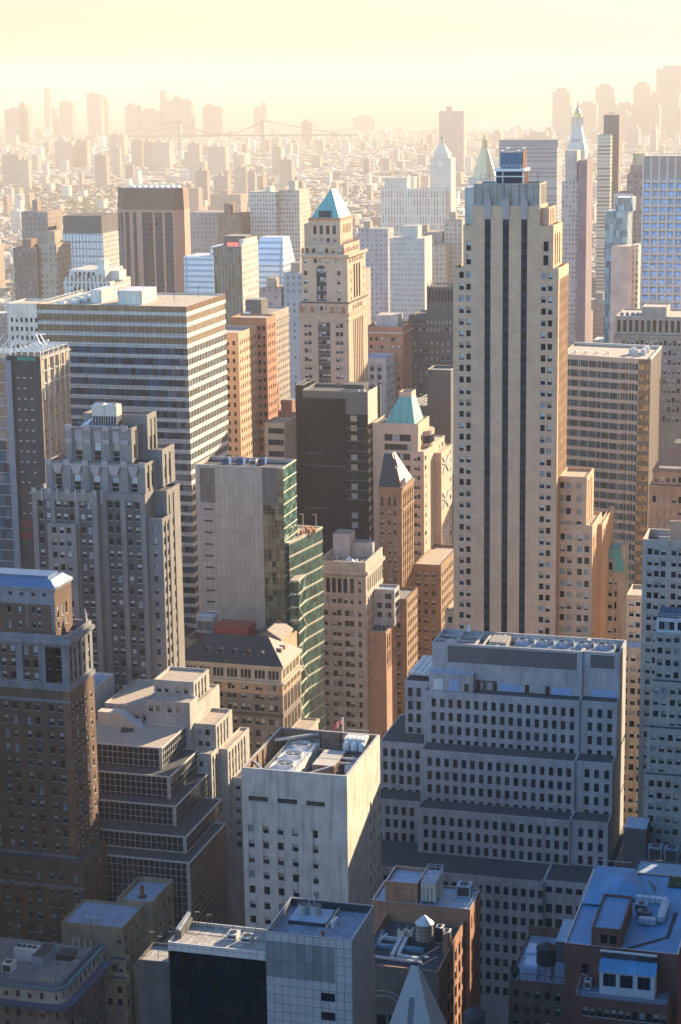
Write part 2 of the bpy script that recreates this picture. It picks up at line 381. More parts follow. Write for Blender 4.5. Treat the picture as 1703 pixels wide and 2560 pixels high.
# ------------------------------------------------------------------ palette
LIME = wall('pale_limestone', (.40, .36, .31)); GREYST = wall('grey_stone', (.36, .345, .335), .18, .32)
WHITEC = wall('stained_white_concrete', (.56, .485, .395), .18, .42, .03)
BRICKT = wall('tan_brick', (.47, .305, .195), .10, .10, .10); BRICKB = wall('brown_brick', (.135, .078, .050), .22, .2, .12)
BRICKO = wall('orange_brick', (.33, .15, .085), .2, .15, .1); BRICKR = wall('red_brick', (.17, .075, .055), .2, .2, .1)
DECO = wall('grey_brick', (.20, .178, .16), .15, .2, .1); DECOT = wall('pinkish_terracotta', (.33, .265, .25), .1, .2, .05)
STONEB = wall('buff_stone', (.31, .25, .20), .16, .25, .08); PIER = wall('pier_stone', (.29, .26, .24), .2, .3)
SPAN = wall('dark_spandrel', (.085, .065, .055), .2, .1); NAVY = plain('navy_spandrel', (.007, .015, .030), .7, var=.25)
CONC = wall('parapet_concrete', (.36, .34, .32), .2, .2, .02); DARKST = wall('dark_brown_stone', (.10, .085, .08), .2, .2, .1)
ROOFG = plain('gravel_roof', (.20, .185, .17), .95, var=.3); ROOFD = plain('tar_roof', (.055, .055, .06), .9, var=.35); ROOFL = plain('pale_membrane_roof', (.42, .43, .45), .7, var=.2)
ROOFT = plain('tan_roof', (.36, .29, .23), .9, var=.2); ROOFB = plain('silver_blue_roof', (.26, .33, .42), .55, var=.2)
STEEL = plain('galvanised_steel', (.42, .42, .41), .4, .3); WHITEM = plain('white_painted_metal', (.62, .60, .56), .5); DARKM = plain('dark_metal', (.04, .042, .045), .5)
COPPER = panels('green_copper', (.10, .30, .27), .7, 50, joint=(.06, .20, .18), jw=.12, var=.12, rough=.55); SLATE = plain('dark_slate', (.030, .032, .038), .6, var=.35)
LOUV = panels('louvre_panel', (.13, .13, .135), 50, .3, joint=(.04, .04, .04), jw=.12, rough=.6)
CREAM = wall('cream_panel', (.50, .43, .34), .1, .1, .04)

# ------------------------------------------------------------------ ground, haze
gm, gn, gl_, gp = new_mat('city_ground')
gf = noise(gn, gl_, .004, 6); gp.inputs['Base Color'].default_value = (.06, .06, .06, 1); gp.inputs['Roughness'].default_value = .9
gl_.new(mixc(gn, gl_, ramp(gn, gl_, gf, .35, .65), (.045, .045, .048), (.10, .09, .08)), gp.inputs['Base Color'])
mb = MB(); mb.q((-30000, -3000, 0), (30000, -3000, 0), (30000, 45000, 0), (-30000, 45000, 0), gm); struct('ground', mb)
hz, hn, hl, hp = new_mat('haze_air'); hn.remove(hp)
vol = hn.new('ShaderNodeVolumePrincipled'); vol.inputs['Color'].default_value = (*HAZE_COL, 1); vol.inputs['Density'].default_value = HAZE_D; vol.inputs['Anisotropy'].default_value = HAZE_G
hl.new(vol.outputs[0], hn['Material Output'].inputs['Volume'])
mb = MB(); mb.box(-32000, 32000, -4000, 46000, -1, 372, hz); o = link(bpy.data.objects.new('haze', mb.mesh('haze'))); o['kind'] = 'stuff'

# ------------------------------------------------------------------ tall stepped tower with three dark stripes
def stripe_tower():
    b = building('stepped_tower', 'tall tan brick tower with three long dark stripes and stepped crown', -110, 580)
    Y = 570.0
    stripes = [(-116.05, -114.3), (-110.75, -108.95), (-105.35, -103.6)]
    def st_in(mb, F, c0, c1, r0, r1, dd):
        rect(mb, F, c0, c1, r0, r1, NAVY, dd)
        g = MB(); rect(g, F, c0 + .35, c0 + .40, r0, r1, DARKM, dd - .08); rect(g, F, c1 - .40, c1 - .35, r0, r1, DARKM, dd - .08)
        k = 0
        while r1 - 1.5 - k * 3.42 > r0: z = r1 - 1.5 - k * 3.42; rect(g, F, c0 + .06, c1 - .06, z - 1.9, z, GL[k % 2], dd - .06); k += 1
        CUR.part('window_stripe', g)
    rr = rows(203, 3.42, 34, 1.95)
    lc = [(-123.6, -122.25), (-121.5, -120.15)]; rc = [(-99.4, -98.05), (-97.45, -96.1)]
    def N1(mb, F, a0, a1, z0, z1, m):
        facade(mb, F, a0, -118.9, z0, z1, m, lc, rr, .3); facade(mb, F, -118.9, -100.6, z0, z1, m, stripes, [(z0, 204.2)], .2, mr=NAVY, inner=st_in)
        facade(mb, F, -100.6, a1, z0, z1, m, rc, rr, .3)
    wcol = [c for i in range(4) for c in ((572.0 + i * 4.1, 573.2 + i * 4.1), (574.0 + i * 4.1, 575.2 + i * 4.1))]
    wbay = [(571.6 + i * 4.1, 575.6 + i * 4.1) for i in range(4)]
    Wf = strips([(c[0] - .15, c[1] + .15) for c in wcol], (60, 201), .4, wcol, rr, .15, 'dark', wall('tan_brick_spandrel', (.40, .27, .18)))
    tier(-125.4, -94.4, Y, 588, 0, 204.2, BRICKT, N1, Wf, ROOFD, .7, .4)
    def N2(mb, F, a0, a1, z0, z1, m):
        facade(mb, F, a0, -118.9, z0, z1, m, [(-121.5, -120.1)], [(205, 208.0), (209, 212)], .5); facade(mb, F, -118.9, -100.6, z0, z1, m, stripes, [(z0, z1)], .2, mr=NAVY, inner=st_in)
        facade(mb, F, -100.6, a1, z0, z1, m, [(-98.9, -97.4)], [(205, 208.0), (209, 212)], .5)
    W2 = strips([(572.5, 574.3), (576, 577.8), (580, 581.8)], (205, 214), .5, [(572.8, 574), (576.3, 577.5), (580.3, 581.5)], rows(213, 3.4, 3, 1.9), .2, 'dark')
    tier(-122.4, -96.0, Y + .004, 585.5, 204.2, 216.5, BRICKT, N2, W2, ROOFD, .5, .4)
    def N3(mb, F, a0, a1, z0, z1, m): facade(mb, F, a0, a1, z0, z1, m, stripes, [(z0, 218.2)], .2, mr=NAVY, inner=st_in)
    tier(-119.8, -99.9, Y + .002, 583, 216.5, 222.1, BRICKT, N3, None, ROOFD, .3, .3)
    fl = [(-119.0 + i * 2.11, -117.35 + i * 2.11) for i in range(9)]; fw = [(572 + i * 2.0, 573.5 + i * 2.0) for i in range(5)]
    fr = wall('terracotta_crown', (.30, .26, .225), .2, .35)
    tier(-119.4, -100.2, Y + .5, 582, 222.1, 228.4, fr, lambda mb, F, a0, a1, z0, z1, m: facade(mb, F, a0, a1, z0, z1, m, fl, [(222.3, 227.9)], .3, inner=lambda mb, F, c0, c1, r0, r1, dd: rect(mb, F, c0, c1, r0, r1, fr, dd)),
         lambda mb, F, a0, a1, z0, z1, m: facade(mb, F, a0, a1, z0, z1, m, fw, [(222.3, 227.9)], .3, inner=lambda mb, F, c0, c1, r0, r1, dd: rect(mb, F, c0, c1, r0, r1, fr, dd)), ROOFD, .8, .4, name='crown')
    for s0, s1 in stripes:
        g = MB(); c = (s0 + s1) / 2; g.prism(((s0 - .1, Y - .25), (s1 + .1, Y - .25), (s1 + .1, Y - .005), (s0 - .1, Y - .005)), 218.2, 223.4, DECOT); g.poly([(s0 - .1, Y - .25, 223.4), (s1 + .1, Y - .25, 223.4), (c, Y - .25, 224.8)], DECOT)
        b.part('terracotta_finial', g)
    tier(-100.2, -97.6, 571.5, 583, 216.5, 221.5, BRICKT, None, strips([(573, 574.4), (576, 577.4), (579, 580.4)], (216.7, 221), .4, [(573.2, 574.2), (576.2, 577.2), (579.2, 580.2)], rows(220, 3.4, 1, 2), .1, 'dark'), ROOFD, .3)
    block('bulkhead', -123, -119.9, 575, 581, 216.0, 227.0, LIME, ROOFL)
    # roof plant: lower steel-framed house with a blue clad box over it
    g = MB(); g.box(-113.3, -105.6, 573, 580, 227.6, 231.6, NAVY, ROOFD); b.part('plant_room', g)
    g = MB()
    for x in (-113.4, -111.4, -105.5): g.box(x - .12, x + .12, 572.8, 573.0, 227.6, 231.8, WHITEM)
    g.box(-113.8, -105.1, 572.6, 572.9, 230.1, 230.4, WHITEM); g.box(-114, -104.9, 572.4, 581, 231.7, 232.4, WHITEM)
    for i in range(5): g.box(-105.5, -105.3, 573.5 + i * 1.6, 573.8 + i * 1.6, 227.6, 231.7, plain('rust', (.25, .11, .06), .8))
    b.part('steel_frame', g)
    g = MB(); g.box(-112.3, -106.0, 574, 579.5, 232.404, 237.0, plain('blue_cladding', (.085, .12, .17), .5), ROOFD); b.part('upper_plant_room', g)
    g = MB()
    for i in range(5): g.box(-105.95, -105.7, 574.2 + i * 1.2, 574.7 + i * 1.2, 232.41, 237.6, plain('rust', (.25, .11, .06), .8))
    for x0 in (-112.3, -107.6):
        for i in range(4): g.bar((x0 + .2, 574 + i * 1.6, 237), (x0 + 1.8, 574 + i * 1.6, 238.2), .06, STEEL)
        g.bar((x0 + 1.8, 574, 238.2), (x0 + 1.8, 579, 238.2), .09, STEEL); g.bar((x0 + .2, 574, 237.5), (x0 + .2, 579, 237.5), .09, STEEL)
    for i in range(8): g.bar((-114 + i * 1.3, 572.5, 232.4), (-114 + i * 1.3, 572.5, 233.5), .04, STEEL)
    g.bar((-114, 572.5, 233.5), (-105, 572.5, 233.5), .05, STEEL); g.bar((-114, 572.5, 233), (-105, 572.5, 233), .04, STEEL)
    b.part('railing', g)
    g = MB()
    for x, y in ((-117.8, 573), (-116.8, 575), (-115.3, 573), (-101.5, 576), (-102.5, 580)): g.bar((x, y, 227.6), (x, y, 231), .05, DARKM)
    b.part('antenna', g)
    # west wings stepping down
    wr = rows(140.7, 3.9, 14, 2.0)
    Ww = strips([(577, 578.6), (580.5, 582.1), (584, 585.6)], (60, 141), .4, [(577.2, 578.4), (580.7, 581.9), (584.2, 585.4)], wr, .15, 'dark')
    tier(-94.39, -86.2, 575, 589, 128, 142.5, BRICKT, punch([(-94.2, -92.9), (-92.35, -90.9), (-89.2, -87.8)], wr, .3, 'warm'), Ww, ROOFT, .8, .35)
    tier(-94.385, -84.3, 574.6, 594, 0, 128, BRICKT, punch([(-93.9, -92.5), (-91.8, -90.4), (-88.7, -87.3), (-86.6, -85.2)], rows(125.2, 3.55, 20, 2.05), .3, 'warm'),
         strips([(576 + i * 3.4, 577.8 + i * 3.4) for i in range(5)], (50, 124), .45, [(576.2 + i * 3.4, 577.6 + i * 3.4) for i in range(5)], rows(123, 3.55, 20, 2.0), .2, 'dark'), ROOFT, .7, .35)
    tier(-84.29, -83.0, 586, 612, 0, 126, BRICKT, None, strips([(587 + i * 3.4, 588.8 + i * 3.4) for i in range(7)], (50, 124), .45, [(587.2 + i * 3.4, 588.6 + i * 3.4) for i in range(7)], rows(123, 3.55, 20, 2.0), .2, 'dark'), ROOFT, .5, .3)
    tier(-129.4, -125.41, 576, 592, 0, 99, BRICKT, punch([(-128.5, -127.1)], rows(97, 3.5, 12, 2)), None, ROOFT, .6)
    b.done()
stripe_tower()

# ------------------------------------------------------------------ stepped grey block with a row of roof fans
def fan_unit(name, label, x0, x1, y0, y1, z, h, fans, m, group=None, grille=DARKM):
    t = Thing(name, label, 'cooling tower', (x0 + x1) / 2, (y0 + y1) / 2, z, group)
    g = MB(); g.box(x0, x1, y0, y1, z + .005, z + h, m); t.part('housing', g)
    for fx, fy, r in fans:
        g = MB(); n = 20
        for i in range(n):
            a, c = 2 * math.pi * i / n, 2 * math.pi * (i + 1) / n
            for ra, rb_, za, zb in ((r, r * .93, h, h + r * .42), (r * .93, r * .86, h + r * .42, h + r * .42), (r * .86, r * .86, h + r * .42, h + .1)):
                g.q((fx + ra * math.cos(a), fy + ra * math.sin(a), z + za), (fx + ra * math.cos(c), fy + ra * math.sin(c), z + za), (fx + rb_ * math.cos(c), fy + rb_ * math.sin(c), z + zb), (fx + rb_ * math.cos(a), fy + rb_ * math.sin(a), z + zb), m)
        g.poly([(fx + r * .86 * math.cos(2 * math.pi * i / n), fy + r * .86 * math.sin(2 * math.pi * i / n), z + h + .12) for i in range(n)], grille); f = t.part('fan_cowl', g)
        g = MB()
        for k in range(4):
            a = k * math.pi / 2 + .4; g.bar((fx, fy, z + h + r * .3), (fx + r * .88 * math.cos(a), fy + r * .88 * math.sin(a), z + h + r * .3), .07, STEEL)
        g.cyl(fx, fy, z + h + r * .2, z + h + r * .36, r * .16, r * .16, STEEL, 10); t.part('fan_blade', g, f)
    return t
def grey_block():
    b = building('stepped_office_block', 'stepped grey concrete block of small dark windows with five roof fans', -94, 510)
    Y = 516.0; lou = plain('louvre_shade', (.12, .125, .135), .6)
    def NP(mb, F, a0, a1, z0, z1, m):
        def pan(mb, F, c0, c1, r0, r1, dd): rect(mb, F, c0, c1, r0, r1, LOUV, dd)
        facade(mb, F, a0, a1, z0, z1, m, [(-115.2, -79.4), (-75.8, -69.3)], [(101, 105.7)], .2, inner=pan)
    tier(-119.6, -78.0, Y, 530, 93.7, 106.4, GREYST, NP, None, ROOFD, 2.5, .5, cap=CONC)
    tier(-77.99, -67.9, Y + .7, 530, 93.7, 106.4, GREYST, lambda mb, F, a0, a1, z0, z1, m: facade(mb, F, a0, a1, z0, z1, m, [(-75.8, -69.3)], [(101.8, 105.5)], .2, inner=lambda mb, F, c0, c1, r0, r1, dd: rect(mb, F, c0, c1, r0, r1, LOUV, dd)), None, ROOFD, 2.5, .5, cap=CONC)
    g = MB()
    for z0 in (100.75,): g.box(-115.3, -79.3, Y - .15, Y - .003, z0 - .3, z0, CONC); g.box(-75.9, -69.2, Y + .55, Y + .697, 101.4, 101.7, CONC)
    b.part('sill', g)
    block('lobby_bay', -119.9, -107.5, 513.2, Y - .01, 93.3, 98.6, GREYST, ROOFB)
    blue = plain('blue_shutter', (.25, .36, .52), .5); drk = plain('door_black', (.015, .015, .015), .6)
    for x0, x1 in ((-101.0, -94.6), (-86.2, -80.6)): block('roller_shutter', x0, x1, Y - .12, Y - .004, 93.72, 95.9, blue)
    block('roller_shutter', -75.5, -68.9, Y + .58, Y + .696, 93.72, 95.9, blue)
    for x0, x1, yy, mm in ((-118.6, -115.9, 513.2, WHITEM), (-114.2, -111.6, 513.2, blue)): block('roller_shutter', x0, x1, yy - .1, yy - .004, 93.72, 96.9, mm)
    for x in (-109.9, -107.2, -102.6, -93.6, -88.0): block('door', x, x + 1.2, (513.2 if x < -109 else Y) - .08, (513.2 if x < -109 else Y) - .004, 93.72, 96.0, drk)
    g = MB(); g.bar((-107.4, Y - .6, 96.4), (-101.4, Y - .6, 96.4), .12, DARKM); g.bar((-105, Y - .5, 93.8), (-105, Y - .5, 96.4), .12, DARKM); g.bar((-104.6, Y - .5, 93.8), (-104.6, Y - .5, 96.4), .12, DARKM); b.part('pipe', g)
    # beams over the open plant deck
    g = MB()
    for x in (-113.5, -107.8, -105.5, -101.5): g.bar((x, 516.3, 105.9), (x, 529.7, 105.9), .28, CONC)
    for y in (521, 525.5): g.bar((-119.3, y, 105.9), (-107.8, y, 105.9), .25, CONC)
    for i in range(10): g.bar((-101 + i * 3.2, 516.5, 105.6), (-98.8 + i * 3.2, 519.2, 105.6), .14, STEEL)
    g.bar((-119.3, 519, 105.7), (-69, 519, 105.7), .16, STEEL); g.bar((-112, 529, 106.4), (-112, 529, 108), .5, WHITEM)
    b.part('roof_beams', g)
    lc = [(-118.9 + 2.394 * i, -117.65 + 2.394 * i) for i in range(17)]; rc = [(-75.8, -74.5), (-73.2, -71.9), (-70.5, -69.2)]
    def rws(t): return [(t - 2.45, t), (t - 6.3, t - 3.85), (t - 10.15, t - 7.7), (t - 13.35, t - 11.55)]
    for y0, z0, z1, x0, dx in ((512, 78.3, 93.7, -121, 0), (505, 64.2, 79.0, -120.4, .4), (498, 48.3, 64.8, -119.7, .9)):
        t = z1 - 2.15
        sh = lambda cc: [(a + dx, c + dx) for a, c in cc]
        tier(x0, -78.0, y0, 530, z0, z1, GREYST, punch(sh(lc), rws(t), .35, 'pane', PIER), None, ROOFD, .25, .3)
        tier(-77.99, -67.9, y0 + .7, 530, z0, z1, GREYST, punch(sh(rc) if dx < .9 else rc, rws(t), .35, 'pane', PIER), None, ROOFD, .25, .3)
    tier(-136, -82.8, 485, 530, 0, 52.2, GREYST, punch([(-133 + 2.33 * i, -131.65 + 2.33 * i) for i in range(22)], rows(49.8, 4.1, 8, 2.3), .35, 'pane', PIER), None, ROOFD, .25)
    tier(-82.79, -66.0, 486.2, 530, 0, 52.3, GREYST, punch([(-82.3 + 2.65 * i, -80.6 + 2.65 * i) for i in range(6)], [(48.9, 50.6)] + rows(45.8, 4.1, 7, 2.6), .35, 'pane', PIER), None, ROOFD, .25)
    # east wings
    tier(-128.4, -121.01, 520, 545, 78.1, 93.6, GREYST, punch([(-127.5, -126.2), (-125.1, -123.8), (-122.7, -121.4)], [(89, 91.6), (85.1, 87.7), (81.4, 84), (78.3, 80)], .35, 'pane', PIER), None, ROOFD, .5)
    tier(-133.6, -120.41, 511.5, 536, 64.0, 78.2, GREYST, punch([(-132.7 + 2.3 * i, -131.4 + 2.3 * i) for i in range(5)], rws(76.2), .35, 'pane', PIER), None, ROOFD, .3)
    tier(-134.5, -119.71, 504.5, 536, 48.0, 63.9, GREYST, punch([(-132.7 + 2.3 * i, -131.4 + 2.3 * i) for i in range(6)], rws(62), .35, 'pane', PIER), None, ROOFD, .3)
    b.done()
    fan_unit('cooling_tower', 'long blue grey cooling tower with five fans on the stepped grey block', -97.5, -70.2, 519.4, 526.3, 103.9, 2.0, [(-94.6 + 5.5 * i, 523.2, 2.5) for i in range(5)], plain('blue_grey_metal', (.20, .25, .31), .5))
    t = Thing('air_handler', 'ribbed tan air handler beside the five fan cooling tower', 'air handler', -102, 523, 103.9); g = MB(); g.box(-104.4, -99.5, 519.5, 526.5, 103.905, 106.6, panels('tan_ribs', (.33, .30, .25), .9, 50, joint=(.15, .13, .11), jw=.15)); t.part('housing', g)
    t = Thing('roof_tent', 'pale tent shaped roof cover inside the open plant deck', 'roof cover', -115, 519.5, 103.9); g = MB(); g.prism(((-118.5, 517.3), (-112, 517.3), (-112, 521), (-118.5, 521)), 103.905, 104.6, plain('tan_canvas', (.45, .36, .27), .9), top=False)
    for a, c in (((-118.5, 517.3), (-112, 517.3)), ((-112, 517.3), (-112, 521)), ((-112, 521), (-118.5, 521)), ((-118.5, 521), (-118.5, 517.3))): g.poly([(*a, 104.6), (*c, 104.6), (-114.7, 519.2, 107.0)], MATS['tan_canvas'])
    t.part('cover', g)
    t = Thing('condenser_rack', 'white slatted condenser rack on the low wing roof of the grey block', 'condenser', -125, 532, 93.1); g = MB()
    for i in range(7):
        for k in range(4): g.box(-127.9 + k * 1.7, -126.5 + k * 1.7, 523.5 + i * 2.5, 525.3 + i * 2.5, 94.6, 95.1, WHITEM)
    g.box(-128, -121.6, 523, 541, 94.3, 94.59, STEEL)
    for x in (-127.8, -124.8, -121.8):
        for y in (523.3, 532, 540.6): g.bar((x, y, 93.11), (x, y, 94.4), .12, DARKM)
    t.part('rack', g)
grey_block()

# ------------------------------------------------------------------ white concrete tower with open plant deck
def white_tower():
    b = building('concrete_tower', 'stained white concrete tower with an open plant deck of three fans', -132.4, 440)
    m = WHITEC; x0, x1, y0, y1 = -145.4, -119.4, 426.3, 457.3
    rr = rows(84.9, 3.88, 22, 2.05)
    cs = [(-144.1 + 3.67 * i, -142.6 + 3.67 * i) for i in range(4)] + [(-128.0, -126.7)]
    wc = [(446.9, 448.2), (450.5, 451.8), (454.7, 456.0)]
    tier(x0, x1, y0, y1, 0, 90.7, m, punch(cs, rr, .4, 'sash', m), punch(wc, rr, .35, 'dark', m), ROOFD, 0)
    inner = plain('brown_lit_inner_wall', (.20, .13, .09), .8, var=.3)  # brown light on the deck's inner walls put into their colour
    def NP(mb, F, a0, a1, z0, z1, m): facade(mb, F, a0, a1, z0, z1, m, [(-143.9, -138.9), (-136.7, -131.7), (-129.5, -124.9)], [(90.85, 92.15)], .5, 'louvre')
    mb = MB(); NP(mb, FN(y0 + .12), x0 + .02, x1, 90.7, 99.1, m); rect(mb, FW(x1), y0 + .12, y1, 90.7, 99.1, m)
    mb.q((x1, y1, 90.7), (x0 + .02, y1, 90.7), (x0 + .02, y1, 99.1), (x1, y1, 99.1), m); mb.q((x0 + .02, y1, 90.7), (x0 + .02, y0 + .12, 90.7), (x0 + .02, y0 + .12, 99.1), (x0 + .02, y1, 99.1), m)
    X0, X1, Y0, Y1, t = x0 + .62, x1 - .6, y0 + .72, y1 - .6, 99.1
    A = [(x0 + .02, y0 + .12), (x1, y0 + .12), (x1, y1), (x0 + .02, y1)]; B = [(X0, Y0), (X1, Y0), (X1, Y1), (X0, Y1)]
    for i in range(4):
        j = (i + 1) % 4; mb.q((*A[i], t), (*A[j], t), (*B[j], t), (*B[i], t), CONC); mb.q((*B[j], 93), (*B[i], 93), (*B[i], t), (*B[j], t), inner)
    b.part('wall', mb); g = MB(); g.q((X0, Y0, 93), (X1, Y0, 93), (X1, Y1, 93), (X0, Y1, 93), ROOFD); b.part('roof', g)
    g = MB()
    g.bar((-144.6, 433.5, 98.2), (-139.5, 428, 97.2), .3, STEEL); g.bar((-144.2, 449, 98.5), (-135, 456.6, 98.3), .3, STEEL); g.bar((-133, 427.3, 97), (-126, 438, 97), .25, STEEL)
    for y in (441, 444.5): g.bar((-125.5, y, 96.8), (-120.2, y, 96.8), .25, STEEL)
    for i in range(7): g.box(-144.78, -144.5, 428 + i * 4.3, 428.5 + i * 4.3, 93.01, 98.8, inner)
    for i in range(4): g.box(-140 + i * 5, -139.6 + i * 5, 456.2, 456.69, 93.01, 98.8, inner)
    b.part('steel_beam', g); b.done()
    t = fan_unit('cooling_tower', 'white cooling tower with three round fans inside the white concrete tower', -141.6, -134.4, 431.8, 455.3, 93.0, 3.3, [(-138, 437.2, 2.5), (-138, 444.3, 2.5), (-138, 451.4, 2.5)], WHITEM)
    g = MB()
    for x in (-141.5, -134.5):
        for i in range(10): g.bar((x, 432 + i * 2.55, 96.3), (x, 432 + i * 2.55, 97.4), .05, STEEL)
        for z in (96.9, 97.4): g.bar((x, 432, z), (x, 455, z), .05, STEEL)
    for z in (96.9, 97.4): g.bar((-141.5, 455.1, z), (-134.5, 455.1, z), .05, STEEL)
    t.part('railing', g)
    t = Thing('air_handler', 'boxy tan air handler beside the three white fans', 'air handler', -128.3, 444, 93); g = MB(); g.box(-131.2, -125.7, 437.5, 448.5, 93.005, 97.2, inner, plain('lit_tan_top', (.45, .40, .33), .6)); t.part('housing', g)  # lit top and dim brown sides put into the housing colours
    t = Thing('tank_cluster', 'cluster of white upright tanks in a corner of the plant deck', 'tanks', -124, 452, 93); g = MB(); g.box(-127.6, -121.5, 449.5, 456, 93.005, 93.6, STEEL); t.part('base', g)
    for i in range(3):
        g = MB(); g.cyl(-126.3 + i * 2, 450.7, 93.6, 98.4, .85, .85, WHITEM, 12); g.cyl(-126.3 + i * 2, 450.7, 98.4, 98.9, .85, .2, WHITEM, 12); t.part('tank', g)
    g = MB(); g.box(-127.2, -121.8, 452, 455.8, 93.61, 99.3, WHITEM)
    for i in range(6): g.bar((-127.2 + i * 1.08, 451.9, 99.3), (-127.2 + i * 1.08, 451.9, 100.4), .05, STEEL); 
    g.bar((-127.2, 451.9, 100.4), (-121.8, 451.9, 100.4), .05, STEEL); g.bar((-127.2, 455.8, 100.4), (-121.8, 455.8, 100.4), .05, STEEL); t.part('cabinet', g)
    t = Thing('pipe_run', 'dark insulated pipe run crossing the plant deck', 'pipe', -126, 449.5, 93); g = MB(); g.bar((-133, 449.4, 96.6), (-121, 449.4, 96.6), .35, DARKM); g.bar((-133, 449.4, 93.01), (-133, 449.4, 96.6), .3, DARKM); g.bar((-121.4, 449.4, 93.01), (-121.4, 449.4, 96.6), .3, DARKM); g.cyl(-123.2, 441.5, 93.01, 96, 1.0, 1.0, WHITEM); t.part('pipe', g)
white_tower()
# ------------------------------------------------------------------ small roof things
def ac_unit(label, x, y, z, w=2.2, d=2.6, h=1.7, m=None, group=None):
    t = Thing('air_conditioner', label, 'air conditioner', x, y, z, group); m = m or plain('ac_paint', (.46, .45, .42), .5)
    g = MB(); g.box(x - w / 2, x + w / 2, y - d / 2, y + d / 2, z + .15, z + h, m)
    for sx in (-.42, .42): g.box(x + sx * w - .1, x + sx * w + .1, y - d * .45, y + d * .45, z + .004, z + .149, DARKM)
    g.box(x - w * .4, x + w * .4, y - d / 2 - .04, y - d / 2 - .003, z + .5, z + h - .3, DARKM); t.part('casing', g)
    g = MB(); g.cyl(x, y, z + h + .003, z + h + .18, min(w, d) * .36, min(w, d) * .34, DARKM, 12); t.part('fan', g); return t
def water_tank(label, x, y, z, r, h, legs, wood, roof, cone=.55):
    t = Thing('water_tank', label, 'water tank', x, y, z); zt = z + legs
    g = MB(); g.cyl(x, y, zt, zt + h, r, r * .96, wood, 20, bottom=True); t.part('barrel', g)
    g = MB(); g.cyl(x, y, zt + h + .003, zt + h + r * cone, r * 1.06, .05, roof, 20); t.part('conical_roof', g)
    g = MB()
    for k in range(4): g.cyl(x, y, zt + h * (.15 + .23 * k), zt + h * (.15 + .23 * k) + .07, r * 1.015, r * 1.012, DARKM, 20)
    t.part('hoop', g)
    for sx in (-1, 1):
        for sy in (-1, 1):
            g = MB(); g.bar((x + sx * r * .7, y + sy * r * .7, z + .005), (x + sx * r * .7, y + sy * r * .7, zt), .12, DARKM); t.part('leg', g)
    g = MB(); g.bar((x - r * .7, y - r * .7, z + .1), (x + r * .7, y - r * .7, zt - .1), .07, DARKM); g.bar((x + r * .7, y - r * .7, z + .1), (x + r * .7, y + r * .7, zt - .1), .07, DARKM); t.part('brace', g)
    return t
def single(name, label, cat, fn, x, y, z, group=None):
    t = Thing(name, label, cat, x, y, z, group); g = MB(); fn(g); o = link(bpy.data.objects.new(name, g.mesh(name, (x, y, z)))); o.location = (x, y, z)
    bpy.data.objects.remove(t.o); tag(o, label, cat, group); return o

# ------------------------------------------------------------------ white panelled tower and its dark glass wing
def panel_tower():
    b = building('panelled_tower', 'white square panelled tower with sunken blue tiled roof and two round vents', -99.4, 335)
    pw = panels('white_panels', (.40, .40, .39), 1.509, 1.75, jw=.07, ou=.395, ov=.14, var=.07, rough=.35); pg = panels('grey_louvre_panels', (.19, .19, .19), 1.509, 7.1, jw=.05, ou=.395, var=.22, rough=.5)
    def NP(mb, F, a0, a1, z0, z1, m):
        def pan(mb, F, c0, c1, r0, r1, dd): rect(mb, F, c0, c1, r0, r1, pg, dd)
        facade(mb, F, a0, a1, 95.9, z1, m, [(a0 + .06, -94.4)], [(95.95, 103.0)], .06, inner=pan)
        facade(mb, F, a0, a1, z0, 95.9, m, [(-97.2, -94.42)], [(92.15, 93.9), (88.35, 90.1), (84.6, 86.4)], .25, 'pane')
    tier(-107.7, -91.1, 327.1, 343.4, 0, 104.9, pw, NP, None, pav('roof_tiles', (.20, .23, .28), .95), 1.5, .25, cap=STEEL)
    g = MB(); zr = 103.4
    g.box(-107.4, -91.4, 342.7, 343.1, zr + .01, 104.85, DARKM); b.part('roof_lining', g)
    b.done()
    t = Thing('roof_plant', 'sunken roof plant tray with two ribbed round vents on the panelled tower', 'roof plant', -102.5, 338, zr)
    g = MB(); g.box(-105.6, -98.2, 334.6, 341.2, zr + .005, zr + .75, DARKM, ROOFB); g.bar((-97.9, 334, zr + .3), (-97.9, 343, zr + .3), .22, plain('tan_beam', (.40, .33, .25), .7)); t.part('tray', g)
    g = MB()
    for x in (-105.6, -103.2, -100.6, -98.3): g.bar((x, 334.6, zr + .755), (x, 334.6, zr + 1.7), .04, STEEL)
    g.bar((-105.6, 334.6, zr + 1.7), (-98.3, 334.6, zr + 1.7), .04, STEEL); t.part('railing', g)
    for x in (-103.6, -101.2):
        g = MB()
        for k in range(4): g.cyl(x, 338.2, zr + .755 + k * .5, zr + 1.2 + k * .5, 1.06, 1.06, STEEL, 18)
        g.cyl(x, 338.2, zr + .76, zr + 2.72, 1.0, 1.0, STEEL, 18, DARKM); t.part('vent', g)
    for i in range(3): single('roof_canister', 'small white canister in a short row beside the roof plant tray', 'canister', lambda g: g.cyl(-97.0 + i * .1, 335.2 + i * .9, zr + .005, zr + 1.2, .36, .36, WHITEM, 12), -97.0 + i * .1, 335.2 + i * .9, zr, 'white roof canisters')
    single('roof_pipe', 'rusty red vent pipe on the tiled roof of the panelled tower', 'vent', lambda g: (g.cyl(-97.5, 330.2, zr + .005, zr + .9, .28, .28, plain('rust', (.25, .11, .06), .8), 10), g.box(-97.8, -97.1, 329.9, 330.4, zr + .91, zr + 1.3, MATS['rust'])), -97.5, 330.2, zr)
    for x in (-103.6, -102.6): single('antenna_mast', 'thin white antenna mast rising from the back of the tiled roof', 'antenna', lambda g: (g.bar((x, 342, zr + .005), (x, 342, zr + 2.6), .05, WHITEM), g.cyl(x, 342, zr + 2.0, zr + 2.7, .12, .12, WHITEM, 8)), x, 342, zr, 'thin masts at the back of the tiled roof')
